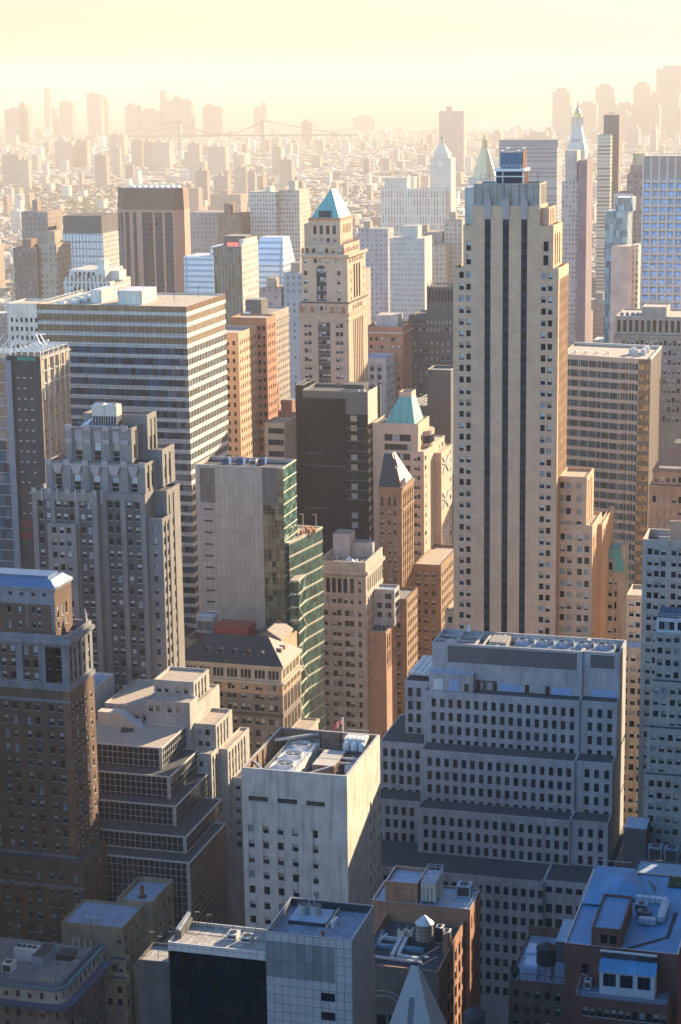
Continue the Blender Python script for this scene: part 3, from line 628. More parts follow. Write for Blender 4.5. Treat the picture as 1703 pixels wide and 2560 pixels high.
panel_tower()
def glass_wing():
    b = building('dark_glass_block', 'black glass block with white panelled parapet and tiled roof deck', -117, 338)
    gd = glass('black_glass', (.004, .006, .010), .05, .22, (1.5, 3.8), .6, .015)
    tier(-127.0, -107.73, 327.4, 337, 0, 98.99, gd, None, None, ROOFD, 0)
    tier(-127.05, -107.73, 327.1, 337, 99.0, 100.7, panels('parapet_panels', (.52, .50, .47), 1.48, 5, jw=.06, var=.06, rough=.4), None, None, pav('deck_tiles', (.34, .30, .26), 1.1), .7, .2, cap=WHITEM)
    g = MB()
    for i in range(9): g.bar((-126.5 + i * 2.3, 336.4, 100.0), (-126.5 + i * 2.3, 336.4, 101.1), .04, DARKM)
    g.bar((-126.8, 336.4, 101.1), (-107.8, 336.4, 101.1), .04, DARKM); g.bar((-126.8, 336.4, 100.6), (-107.8, 336.4, 100.6), .04, DARKM); b.part('railing', g)
    tier(-134, -127.06, 329, 337, 0, 95.5, DARKST, None, None, pav('deck_tiles', (.34, .30, .26), 1.1), .6, .3)
    g = MB(); g.box(-127.0, -125.6, 330.5, 336.9, 100.01, 101.6, LOUV); g.bar((-126.3, 330.5, 101.7), (-126.3, 336.9, 102.4), .3, STEEL); b.part('stair_hood', g)
    b.done()
    zr = 100.0
    ac_unit('grey box air conditioner on the sunlit deck, nearer the panelled tower', -113.0, 332.3, zr, 2.0, 2.4, 1.3); ac_unit('grey box air conditioner on the sunlit deck, farther from the panelled tower', -116.0, 333.0, zr, 2.0, 2.4, 1.3)
    for i, (x, y, z, h) in enumerate(((-128.5, 331, 95.0, 6), (-130.8, 331.5, 95, 4.5), (-133.0, 333, 95, 4.5), (-124.6, 335.6, 100, 3.4), (-122.2, 335.8, 100, 3))):
        single('lamp_post', 'thin hooked roof lamp at the edge of the black glass block', 'lamp', lambda g: (g.bar((x, y, z + .005), (x, y, z + h), .05, DARKM), g.bar((x, y, z + h), (x + 1.0, y - .2, z + h + .1), .05, STEEL)), x, y, z, 'hooked roof lamps on the black glass block')
glass_wing()

# ------------------------------------------------------------------ brown brick tower with stone top
SOOTST = wall('sooty_grey_stone', (.22, .215, .21), .2, .35)
def brick_tower():
    b = building('brick_tower', 'dark brown brick tower with grey stone top and blue metal roof', -205, 440)
    x1, y0, y1 = -190.7, 430.9, 446.2; xs = -233.0
    pr = [c for i in range(-3, 4) for c in ((-208.6 + 6.05 * i, -207.35 + 6.05 * i), (-206.15 + 6.05 * i, -204.85 + 6.05 * i))]; pr = [c for c in pr if c[1] < -192.2]
    wc = [(432.0, 433.1), (434.6, 435.7), (437.4, 438.5), (440.2, 441.3), (443.4, 444.5)]
    rr = rows(109.6, 3.62, 26, 1.95)
    tier(xs, x1, y0, y1, 0, 113.4, BRICKB, punch(pr, rr, .3), punch(wc, rr, .3), ROOFD, 0)
    g = MB(); g.box(x1 - 1.7, x1 + .06, y0 - .06, y0 - .003, 70.6, 113.4, wall('orange_quoin', (.25, .12, .065), .25, .2, .12)); b.part('corner_pier', g)
    block('stone_band', xs, x1 + .1, y0 - .1, y0 - .003, 110.2, 110.9, SOOTST); block('stone_band', xs, x1 + .15, y0 - .15, y0 - .003, 69.0, 70.5, SOOTST)
    ledge(xs, x1, y0, y1, 113.4, 114.6, .5, SOOTST)
    bays = [(-208.9 + 6.05 * i, -204.6 + 6.05 * i) for i in range(-3, 3)] + [(-196.8, -192.5)]
    st = strips(bays, (115.2, 124.3), .3, pr, [(121.9, 124.1), (118.5, 120.7), (115.4, 117.3)], .2, 'sash', BRICKB); sw = strips([(c[0] - .1, c[1] + .1) for c in wc], (115.2, 124.3), .3, wc, [(121.9, 124.1), (118.5, 120.7), (115.4, 117.3)], .2, 'dark', BRICKB)
    tier(xs, x1, y0, y1, 114.6, 127.3, SOOTST, st, sw, ROOFD, 1.6, .5)
    ledge(xs, x1, y0, y1, 125.2, 126.3, .8, SOOTST)
    # penthouse with hipped metal roof
    px = -194.6
    pc = [(-207.2, -206.3), (-204.4, -203.5), (-200.7, -199.8), (-199.3, -198.4)]
    tier(-225, px, 433.0, 443.5, 125.7, 138.6, BRICKB, zones((134.3, punch(pc, [(131.7, 133.5), (128, 129.8)], .25)), (138.6, lambda mb, F, a0, a1, z0, z1, m: facade(mb, F, a0, a1, z0, z1, SOOTST, [(-206.7 + i * 3, -205.7 + i * 3) for i in range(-5, 4)], [(136.3, 137.2)], .2, 'pane'))),
         zones((134.3, punch([(434.5, 435.5), (437, 438), (439.5, 440.5)], [(130.5, 133.5), (127.8, 129.6)], .25)), (138.6, None)), ROOFD, 0, name='penthouse_wall')
    g = MB()
    for i in range(8): g.box(px - .7 - (.3 if i % 2 else 0), px + .05, 432.93, 432.997, 127.4 + i * .85, 128.1 + i * .85, SOOTST)
    b.part('quoin', g)
    blue = plain('blue_metal_roof', (.075, .135, .23), .5)
    ledge(-225, px, 433.0, 443.5, 138.0, 138.6, .5, SOOTST)
    g = MB(); g.prism(((-225, 432.5), (px + .5, 432.5), (px + .5, 443.9), (-225, 443.9)), 138.61, 140.3, blue, blue, True, ((-224, 434.5), (px - 1.5, 434.5), (px - 1.5, 442), (-224, 442))); b.part('hipped_roof', g)
    g = MB(); g.box(-224, px - 2.5, 435.5, 441, 140.31, 140.9, blue); b.part('roof_curb', g)
    g = MB(); g.bar((-202.0, 432.9, 128), (-202.0, 432.9, 136), .06, STEEL); b.part('downpipe', g)
    g = MB(); g.prism(((-192.2, 443.6), (-191.0, 443.6), (-191.0, 444.8), (-192.2, 444.8)), 127.31, 130.6, SOOTST, True and SOOTST, True, ((-191.8, 444), (-191.4, 444), (-191.4, 444.4), (-191.8, 444.4))); b.part('pinnacle', g)
    # lower wing
    lc = pr + [(-190.2, -188.9)]
    tier(xs, -187.3, 426.5, 442, 0, 70.6, BRICKB, punch(lc, rows(67.3, 3.62, 14, 1.95), .3), punch([(428, 429.2), (431, 432.2), (434, 435.2), (437, 438.2)], rows(67.3, 3.62, 14, 1.95), .3, 'dark'), ROOFD, .8, .4)
    block('stone_band', xs, -187.2, 426.4, 426.497, 63.5, 64.3, SOOTST)
    b.done()
brick_tower()

# ------------------------------------------------------------------ stepped glass block with white mullions
def glass_steps():
    b = building('stepped_glass_block', 'dark glass block in five stepped tiers with white window grid', -190, 470)
    pane = glass('dark_pane', (.008, .011, .018), .07, .2, (1.46, 1.8), .7, .02); bar = plain('mullion_white', (.42, .40, .37), .5)
    for x1, y0, y1, z0, z1 in ((-181.1, 466.9, 485, 79.9, 87.4), (-176.9, 461.2, 483.4, 74.2, 81.8), (-173.6, 456.0, 481.5, 68.5, 75.9), (-168.4, 449.0, 477, 66.0, 70.7), (-165.4, 443.0, 471, 0, 66.4)):
        gN = grid(pane, bar, 1.46, 1.8, .14); gW = grid(pane, bar, 1.5, 1.8, .16)
        def N(mb, F, a0, a1, zz0, zz1, m):
            gN(mb, F, a0, a1 - .9, zz0 + .5, zz1 - .35, m); rect(mb, F, a1 - .9, a1, zz0, zz1, m, -.02); rect(mb, F, a0, a1 - .9, zz1 - .35, zz1, m); rect(mb, F, a0, a1 - .9, zz0, zz0 + .5, m)
        def W(mb, F, a0, a1, zz0, zz1, m):
            gW(mb, F, a0 + .3, a1, zz0 + .5, zz1 - .35, m); rect(mb, F, a0 - .02, a0 + .3, zz0, zz1, m, -.02); rect(mb, F, a0 + .3, a1, zz1 - .35, zz1, m); rect(mb, F, a0 + .3, a1, zz0, zz0 + .5, m)
        tier(-217, x1, y0, y1, z0, z1, CREAM, N, W, ROOFT if z1 > 85 else ROOFD, .25, .25, cap=WHITEM)
    g = MB(); g.prism(((-205, 481), (-198.6, 481), (-198.6, 484.5), (-205, 484.5)), 87.16, 91.2, CREAM); b.part('stair_housing', g)
    g = MB(); g.poly([(-198.6, 481, 87.16), (-192.5, 481, 87.16), (-198.6, 481, 91.2)], CREAM); g.poly([(-198.6, 484.5, 87.16), (-192.5, 484.5, 87.16), (-198.6, 484.5, 91.2)], CREAM); g.q((-192.5, 481, 87.16), (-192.5, 484.5, 87.16), (-198.6, 484.5, 91.2), (-198.6, 481, 91.2), ROOFL); b.part('ramp_wall', g)
    b.done()
    single('vent_drum', 'grey drum shaped vent lying on the top tier roof of the glass block', 'vent', lambda g: g.bar((-195.5, 484, 88.0), (-193.2, 484.2, 88.0), .7, STEEL), -195, 484, 87.2)
    single('roof_bundle', 'dark lumpy roof bundle beside the ramp wall on the glass block', 'roof equipment', lambda g: (g.cyl(-196, 478, 87.16, 88.1, 1.2, .9, DARKM, 9), g.cyl(-194.4, 478.6, 87.16, 87.9, .9, .6, DARKM, 9)), -196, 478, 87.2)
    b = building('metal_walled_block', 'small block with sunlit white metal wall beside the glass tiers', -212, 497)
    tier(-224, -209.6, 489, 505, 0, 94.5, panels('ribbed_white_wall', (.52, .50, .47), .8, 60, joint=(.35, .33, .3), jw=.1), None, None, ROOFB, .8, .3); tier(-224, -207.5, 485.1, 489, 0, 88, DARKST, None, punch([(486, 488.4)], [(84.5, 87)], .2, 'pane'), ROOFB, .3); b.done()
    ac_unit('white box air conditioner on the flat roof beside the brick tower', -213, 496, 93.7, 3.4, 1.8, 1.3)
glass_steps()

# ------------------------------------------------------------------ grey art deco tower
def deco_tower():
    b = building('deco_tower', 'grey brick deco tower with fluted pink terracotta crowns and stepped terraces', -214, 510)
    M1 = DECO
    def flute(mb, F, c0, c1, r0, r1, d):
        w = c1 - c0
        for i, dd in enumerate((.25, .5)):
            rect(mb, F, c0 + w * .12 * i, c0 + w * .12 * (i + 1), r0, r1, M1, d - .75 + dd); rect(mb, F, c1 - w * .12 * (i + 1), c1 - w * .12 * i, r0, r1, M1, d - .75 + dd)
        a, e = c0 + w * .24, c1 - w * .24
        zt = r1 - (r1 - r0) * .42; rect(mb, F, a, e, zt, r1, DECOT, d - .3)
        g = MB(); rect(g, F, a, e, r0, zt, GL[1], d); 
        for k in range(1, 4): z = r0 + (zt - r0) * k / 4; g.q(P(F, a, z - .05, d - .05), P(F, e, z - .05, d - .05), P(F, e, z + .05, d - .05), P(F, a, z + .05, d - .05), FRL if k % 2 else FRM)
        if rnd.random() < .6: rect(g, F, a + .1, e - .1, zt - (zt - r0) * .45, zt - .1, BL[rnd.randrange(3)], d - .03)
        CUR.part('tall_window', g)
    def crown(b0, cs, zr): return lambda mb, F, a0, a1, z0, z1, m: facade(mb, F, a0, a1, z0, z1, m, cs, [zr], .8, inner=flute)
    # crown tiers
    ca = [(-222.3, -218.6), (-216.6, -213.0), (-211.0, -207.4)]; cb = [(-228.1, -224.7), (-222.6, -218.9), (-216.9, -213.1), (-211.2, -207.4), (-205.3, -201.9)]
    tier(-224.2, -204.3, 511.5, 519.5, 154.2, 164.0, M1, crown(b, ca, (154.4, 163.4)), strips([(513, 515.5), (516.5, 518.5)], (154.4, 163), .6, [(513.6, 514.9), (517, 518)], [(155, 159)], .1, 'dark'), ROOFD, .8, .5)
    tier(-222, -202.6, 519.51, 527, 154.2, 166.5, M1, None, strips([(521, 523), (524, 526)], (154.4, 165), .5, [(521.4, 522.6), (524.4, 525.6)], [(155, 160)], .1, 'dark'), ROOFD, .8, .5)
    tier(-230.1, -200.1, 510.2, 520, 145.9, 154.2, M1, crown(b, cb, (146.1, 153.6)), strips([(511.5, 513.5), (515, 517)], (146, 153.5), .6, [(511.9, 513.1), (515.4, 516.6)], [(147, 151.5)], .1, 'dark'), ROOFD, .6, .4)
    tier(-226, -198.6, 520.01, 530, 145.9, 156.6, M1, None, strips([(521.5, 523.2), (525, 526.7)], (146, 155), .6, [(521.7, 523), (525.2, 526.5)], [(148, 153)], .1, 'dark'), ROOFD, .8, .5)
    def orn(*a): g = MB(); g.box(*a, DECOT); b.part('terracotta_cap', g)
    for x in (-224.25, -218.6, -213.0, -207.3): orn(x + .05, x + 2.0, 511.2, 511.48, 163.0, 164.6); orn(x + .05, x + 2.0, 511.2, 511.48, 159.4, 160.6)
    for x in (-230.15, -224.6, -218.9, -213.1, -207.3, -201.9): orn(x + .05, x + 1.9, 509.9, 510.18, 153.2, 154.8)
    for x in (-233.3, -228.6, -223.1, -218.3, -215.2): orn(x + .05, x + 1.5, 506.7, 506.98, 145.6, 147.0); orn(x + 3.0, x + 3.5, 506.7, 506.98, 143.3, 147.0)
    for c0, c1 in cb:
        g = MB(); w, c, z = (c1 - c0) / 2, (c0 + c1) / 2, 153.6
        for k in range(5): e = w * (.98 - .13 * k); g.q((c - e, 509.9, z - k * .55 - .55), (c + e, 509.9, z - k * .55 - .55), (c + e, 509.9, z - k * .55), (c - e, 509.9, z - k * .55), DECOT)
        b.part('terracotta_shield', g)
    # shaft
    rr = rows(143.3, 3.57, 24, 1.95)
    rc = [(-211.5, -210.2), (-209.3, -208.0), (-205.8, -204.5), (-203.4, -202.0)]
    lc = [(-231.5, -230.2), (-229.2, -228.0), (-226.1, -224.8), (-224.0, -222.7), (-222.0, -220.7), (-218.8, -217.5), (-216.8, -215.5)]
    def strp(cs, zt, wd): 
        return strips(wd, (60, zt), .35, cs, rr, .15, 'sash', wall('deco_spandrel', (.085, .075, .07), .15, .2, .1))
    tier(-213.6, -200.2, 509.6, 530, 0, 145.9, M1, strp(rc, 143.6, [(-211.8, -207.7), (-206.1, -201.7)]), None, ROOFD, .3)
    tier(-233.3, -213.61, 507.0, 530, 0, 146.3, M1, strp(lc, 143.6, [(-231.8, -227.7), (-226.4, -220.4), (-219.1, -215.2)]), None, ROOFB, 1.2, .4)
    tier(-228.4, -219.7, 505.6, 506.99, 0, 137.2, M1, punch([(-227, -225.6), (-224.8, -223.4), (-222.6, -221.2)], rr[:-2], .3), None, ROOFB, .3, .25)
    wr = rows(136.5, 3.57, 22, 2.0)
    tier(-200.19, -195.7, 510.8, 517.2, 0, 138.8, M1, punch([(-198.6, -197.5)], wr, .4), strips([(511.6, 513.6), (514.4, 516.4)], (60, 137.5), .5, [(511.9, 513.3), (514.7, 516.1)], wr, .2, 'dark'), ROOFD, .7, .3)
    tier(-200.195, -196.6, 517.21, 528, 0, 145.5, M1, None, strips([(518, 519.6), (521.4, 523)], (60, 144), .5, [(518.2, 519.4), (521.6, 522.8)], wr, .2, 'dark'), ROOFD, .7, .3)
    # terraces of the base
    tr = lambda t, n: rows(t, 3.35, n, 1.75)
    Ws = lambda a, n, t: strips([(a + i * 2.6, a + 1.3 + i * 2.6) for i in range(n)], (t - 42, t), .5, [(a + .1 + i * 2.6, a + 1.2 + i * 2.6) for i in range(n)], rows(t - .4, 3.35, 14, 2.0), .2, 'dark')
    B2 = LIME
    tier(-205, -179.7, 486.2, 509.5, 0, 92.0, B2, punch([(-203 + 4.6 * i + k, -201.7 + 4.6 * i + k) for i in range(5) for k in (0, 2.0)], tr(89.5, 12), .3), Ws(488, 5, 87), ROOFT, .5, .4)
    tier(-192.5, -180.9, 491.8, 504.6, 92.0, 97.9, B2, punch([(-191.7, -190.4), (-189.4, -188.2), (-186.1, -184.8), (-183.8, -182.5)], [(94.3, 96.0)], .3), Ws(492.8, 4, 97), ROOFT, .6, .4)
    tier(-192.49, -179.69, 485.0, 491.0, 0, 94.2, B2, punch([(-191.6, -190.3), (-189.5, -188.3), (-186.2, -184.9), (-183.8, -182.5)], [(90.9, 92.7)], .3, 'warm'), None, ROOFT, .4)
    tier(-179.69, -173.5, 488.0, 502, 0, 87.5, B2, punch([(-178.6, -177.3), (-176.6, -175.3)], tr(85.9, 8), .3), Ws(489.2, 4, 86.5), ROOFT, .6, .4)
    tier(-179.685, -172.9, 482.0, 487.99, 0, 81.2, B2, punch([(-176.4, -175.2)], tr(79, 8), .3), Ws(483, 2, 80), ROOFT, .5, .3)
    tier(-173.49, -170.8, 489.5, 508.5, 0, 80.2, B2, None, Ws(490.5, 6, 79), ROOFT, .5, .3)
    tier(-170.79, -167.5, 493, 520, 0, 71, B2, punch([(-170, -168.6)], tr(69, 6), .3), None, ROOFD, .5, .3)
    b.done()
    t = Thing('cooling_tower', 'cream twin cooling tower on top of the deco tower crown', 'cooling tower', -213, 516, 163.3)
    for x in (-216.7, -212.9):
        g = MB(); g.box(x, x + 3.65, 513.4, 517.2, 166.9, 170.0, CREAM, WHITEM); t.part('upper_housing', g)
        g = MB(); g.box(x + .1, x + 3.55, 513.5, 517.1, 164.2, 166.89, NAVY)
        for i in range(5): g.box(x + .1 + i * .82, x + .24 + i * .82, 513.4, 513.49, 164.2, 166.89, STEEL)
        t.part('intake', g); g = MB(); g.cyl(x + 1.8, 515.3, 170.005, 170.5, 1.45, 1.4, STEEL, 14, DARKM); t.part('fan_cowl', g)
    g = MB(); g.box(-217.3, -208.6, 512.9, 517.8, 163.21, 164.19, STEEL); t.part('base', g)
    single('pipe_bundle', 'curled white pipe bundle beside the twin cooling tower', 'pipes', lambda g: [g.bar((-221 + i * .5, 514, 163.3), (-219 + i * .3, 516, 164.9 + .2 * i), .12, WHITEM) for i in range(5)], -220, 515, 163.2)
    single('steel_rack', 'rusty steel rack on the lower terrace of the deco crown', 'rack', lambda g: [g.bar((-227.5 + (i % 2) * 2.4, 512 + (i // 2) * 2, 153.61), (-227.5 + ((i + 1) % 2) * 2.4, 512 + (i // 2) * 2, 156.4), .12, plain('rust', (.25, .11, .06), .8)) for i in range(4)] + [g.bar((-227.5, 512 + 2 * i, 156.5), (-225.1, 512 + 2 * i, 156.5), .15, MATS['rust']) for i in range(2)], -226.5, 513, 153.6)
deco_tower()
# ------------------------------------------------------------------ middle distance
def banded_tower():
    b = building('banded_tower', 'broad tower of cream and blue glass bands with brown top storeys', -258, 650)
    x0, x1, y0, y1 = -284.9, -230.4, 630.5, 671.1
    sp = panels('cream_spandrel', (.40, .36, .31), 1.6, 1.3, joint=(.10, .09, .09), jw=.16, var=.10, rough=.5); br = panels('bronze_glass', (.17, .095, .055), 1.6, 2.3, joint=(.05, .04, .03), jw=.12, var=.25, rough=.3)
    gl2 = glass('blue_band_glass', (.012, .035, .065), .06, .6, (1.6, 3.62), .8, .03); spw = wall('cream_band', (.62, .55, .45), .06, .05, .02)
    zs = 182.0
    def face(mb, F, a0, a1, z0, z1, m):
        west = F[3] > .5; rect(mb, F, a0, a1, zs, z1, br)
        k = 0
        while zs - k * 3.62 > z0 + 3.62:
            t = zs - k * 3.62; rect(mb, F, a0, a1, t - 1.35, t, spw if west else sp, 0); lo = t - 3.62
            g = MB(); rect(g, F, a0, a1, lo, t - 1.35, br if k < 3 else gl2, .18)
            if west:
                n = int((a1 - a0) / 1.6)
                for i in range(n): a = a0 + .5 + i * 1.6; g.q(P(F, a, lo, .02), P(F, a + .28, lo, .02), P(F, a + .28, t - 1.35, .02), P(F, a, t - 1.35, .02), spw)
            else:
                n = int((a1 - a0) / 1.6)
                for i in range(n): a = a0 + .3 + i * 1.6; g.q(P(F, a, lo, .1), P(F, a + .09, lo, .1), P(F, a + .09, t - 1.35, .1), P(F, a, t - 1.35, .1), DARKM)
            CUR.part('ribbon_window', g)
            for zz in (lo, t - 1.35): mb.q(P(F, a0, zz, 0), P(F, a1, zz, 0), P(F, a1, zz, .19), P(F, a0, zz, .19), m)
            k += 1
        rect(mb, F, a0, a1, z0, zs - k * 3.62, m)
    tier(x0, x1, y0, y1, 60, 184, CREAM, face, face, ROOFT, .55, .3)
    tier(x0 + 1, x1 - 1, y0 + 1, y1 - 1, 0, 59.99, CREAM, None, None, ROOFT, 0)
    block('penthouse', -257.9, -249.1, 638, 652, 183.46, 188.2, WHITEC, ROOFL); block('penthouse', -269.2, -265.2, 641, 655, 183.46, 187.9, WHITEC, ROOFL)
    g = MB()
    for i in range(18): g.bar((-283.5, 633 + i * 2.1, 183.5), (-283.5, 633 + i * 2.1, 184.9), .06, STEEL)
    g.bar((-283.5, 633, 184.9), (-283.5, 669, 184.9), .1, STEEL); g.bar((-281, 633, 184.3), (-281, 669, 184.3), .14, STEEL)
    b.part('roof_rail', g); b.done()
    for i in range(8): single('roof_duct', 'pale slatted duct section along the edge of the banded tower roof', 'duct', lambda g: g.box(-279 + (i % 2) * 4, -276.2 + (i % 2) * 4, 634 + i * 3.6, 636.6 + i * 3.6, 183.47, 184.6, STEEL), -278, 635 + i * 3.6, 183.46, 'duct sections on the banded tower')
    for i, (x, y) in enumerate(((-246, 660), (-241, 648), (-238, 664))): single('roof_mast', 'thin dark mast on the open roof of the banded tower', 'mast', lambda g: (g.bar((x, y, 183.46), (x, y, 187), .06, DARKM), g.bar((x, y, 186.5), (x + .7, y, 187.2), .1, DARKM)), x, y, 183.46, 'masts on the banded tower')
banded_tower()

def beige_tower():
    b = building('panelled_slab', 'beige windowless panelled slab with a green glass corner', -199, 595)
    x0, x1, y0, y1 = -213.7, -184.3, 588.4, 602.8
    bp = panels('beige_panels', (.36, .285, .225), 1.62, 5.1, joint=(.17, .13, .10), jw=.09, var=.08, rough=.6); dp = panels('brown_inset_panels', (.12, .10, .085), 1.25, 5.1, joint=(.07, .06, .05), jw=.05, var=.15, rough=.5)
    gg = glass('amber_glass', (.10, .085, .05), .06, .6, (1.3, 1.9), .9, .04); gr = glass('green_glass', (.025, .085, .065), .06, .6, (1.5, 3.9), .6, .03)
    def NP(mb, F, a0, a1, z0, z1, m):
        facade(mb, F, a0, -207.05, z0, z1, m, [(-212.1, -207.1)], [(126.5, 137.8)], .15, inner=lambda mb, F, c0, c1, r0, r1, dd: rect(mb, F, c0, c1, r0, r1, dp, dd)) if False else None
        rect(mb, F, a0, -212.1, z0, z1, m); rect(mb, F, -212.1, -207.1, 137.8, z1, m); rect(mb, F, -212.1, -207.1, 126.5, 137.8, dp, .08)
        facade(mb, F, -212.1, -207.1, z0, 126.5, m, [(-211.1, -208.1)], rows(124.6, 3.83, 14, .62), .3, 'louvre')
        rect(mb, F, -207.1, -191.3, z0, z1, m)
        rect(mb, F, -191.3, -186.3, 126.4, z1, dp, .04)
        grid(gg, plain('bronze_mullion', (.20, .17, .11), .5), 1.3, 1.92, .1)(mb, F, -191.3, -186.3, z0, 126.4, m)
        grid(gg, MATS['bronze_mullion'], 1.0, 1.92, .1)(mb, F, -186.3, a1, z0, z1 - .6, m); rect(mb, F, -186.3, a1, z1 - .6, z1, m)
    def WP(mb, F, a0, a1, z0, z1, m):
        gb = plain('glass_slab_edge', (.55, .52, .40), .5)
        n = int((z1 - z0) / 3.9)
        for k in range(n): z = z1 - k * 3.9; rect(mb, F, a0, a1, z - .45, z, gb)
        g = MB(); rect(g, F, a0, a1, z0, z1 - .45, gr, .1)
        for i in range(10): a = a0 + i * 1.5; g.q(P(F, a, z0, .05), P(F, a + .07, z0, .05), P(F, a + .07, z1 - .45, .05), P(F, a, z1 - .45, .05), DARKM)
        CUR.part('curtain_wall', g)
    tier(x0, x1, y0, y1, 0, 138.8, bp, NP, WP, ROOFD, 1.2, .4, cap=CONC); b.done()
    for i, (x, y, c) in enumerate(((-206, 597, (.05, .12, .3)), (-201.5, 598, (.05, .12, .3)), (-196.5, 596, (.45, .42, .38)), (-194.5, 599, (.05, .12, .3)))):
        ac_unit(('blue' if c[2] < .35 and c[0] < .1 else 'cream') + ' roof unit on the beige slab, %s' % ('beside the brown inset panel', 'near the middle of the roof', 'next to the last blue one', 'closest to the glass corner')[i], x, y, 137.6, 2.4, 2.4, 2.0, plain('unit_%d' % (c[2] * 100), c, .5))
    # faceted green glass annex
    b = building('green_glass_annex', 'faceted green glass building with white diagonal bracing lines', -178, 600)
    gb = plain('glass_slab_edge', (.55, .52, .40), .5); gv = glass('deep_green_glass', (.018, .065, .05), .05, .6, (1.25, 4.3), .7, .03)
    def gface(p, q, z0, z1, diag=False):
        L = math.hypot(q[0] - p[0], q[1] - p[1]); F = (p[0], p[1], (q[0] - p[0]) / L, (q[1] - p[1]) / L); g = MB(); rect(g, F, 0, L, z0, z1, gv)
        n = int((z1 - z0) / 4.3)
        for k in range(n + 1):
            z = z1 - k * 4.3
            g.q(P(F, 0, z - .34, -.12), P(F, L, z - .34, -.12), P(F, L, z, -.12), P(F, 0, z, -.12), gb); g.q(P(F, 0, z, -.12), P(F, L, z, -.12), P(F, L, z, 0), P(F, 0, z, 0), gb)
            for i in range(int(L / 1.25)):
                a = i * 1.25; g.q(P(F, a, z - .75, -.1), P(F, a + .5, z - .75, -.1), P(F, a + .5, z - .35, -.1), P(F, a, z - .35, -.1), gb)
        for i in range(int(L / 1.25) + 1): a = i * 1.25; g.q(P(F, a, z0, -.06), P(F, a + .06, z0, -.06), P(F, a + .06, z1, -.06), P(F, a, z1, -.06), DARKM)
        b.part('glass_face', g)
        if diag:
            g = MB(); k = 0; zz = z1
            while zz > z0 + 6: g.bar(P(F, .1 if k % 2 else L - .1, zz, -.15), P(F, L - .1 if k % 2 else .1, zz - 8.6, -.15), .1, gb); zz -= 8.6; k += 1
            b.part('bracing', g)
    A, Bp, Cp, D = (-184.1, 590.6), (-183.4, 590.3), (-179.3, 614.5), (-188.3, 615.2)
    gface(A, Bp, 80, 114); gface(Bp, Cp, 0, 114)
    g = MB(); g.q((*A, 113.6), (*Bp, 113.6), (*Cp, 113.6), (*D, 113.6), ROOFT); b.part('roof', g)
    g = MB(); g.bar((*A, 113.7), (*D, 113.7), .35, gb); g.bar((*Bp, 114.1), (*Cp, 114.1), .15, gb); g.bar((*D, 114), (*Cp, 114), .2, gb); b.part('parapet', g)
    E1, E2, E3, E4 = (-180.6, 578), (-177.8, 578.4), (-178.9, 590), (-176.6, 590.2)
    gface((-182.6, 588), (-179.9, 588.2), 0, 102.5); gface((-179.9, 588.2), (-180.1, 597), 0, 102.5, True)
    g = MB(); g.poly([(-182.6, 588, 102.5), (-179.9, 588.2, 102.5), (-180.1, 597, 102.5), (-182.9, 594, 102.5)], ROOFT); b.part('roof', g)
    g = MB(); 
    for x in (-182.5, -181.2, -180): g.bar((x, 588.3, 102.51), (x, 588.3, 103.8), .05, STEEL)
    g.bar((-182.5, 588.3, 103.8), (-180, 588.3, 103.8), .06, STEEL); b.part('railing', g); b.done()
    for i in range(5): single('roof_duct', 'rusty duct fitting among the roof clutter of the green glass annex', 'duct', lambda g: g.box(-184 + i * .9, -183.2 + i * .9, 604 + (i % 3) * 3, 606 + (i % 3) * 3, 113.61, 114.9 + (i % 2) * .6, plain('rust', (.25, .11, .06), .8)), -183 + i * .9, 606, 113.6, 'duct fittings on the annex roof')
    for x in (-185.5, -181): single('roof_mast', 'thin hooked mast on the green glass annex roof', 'mast', lambda g: (g.bar((x, 613, 113.61), (x, 613, 118.5), .08, STEEL), g.bar((x, 613, 118.5), (x - 1.2, 613, 118.4), .08, STEEL)), x, 613, 113.6, 'masts on the annex roof')
beige_tower()

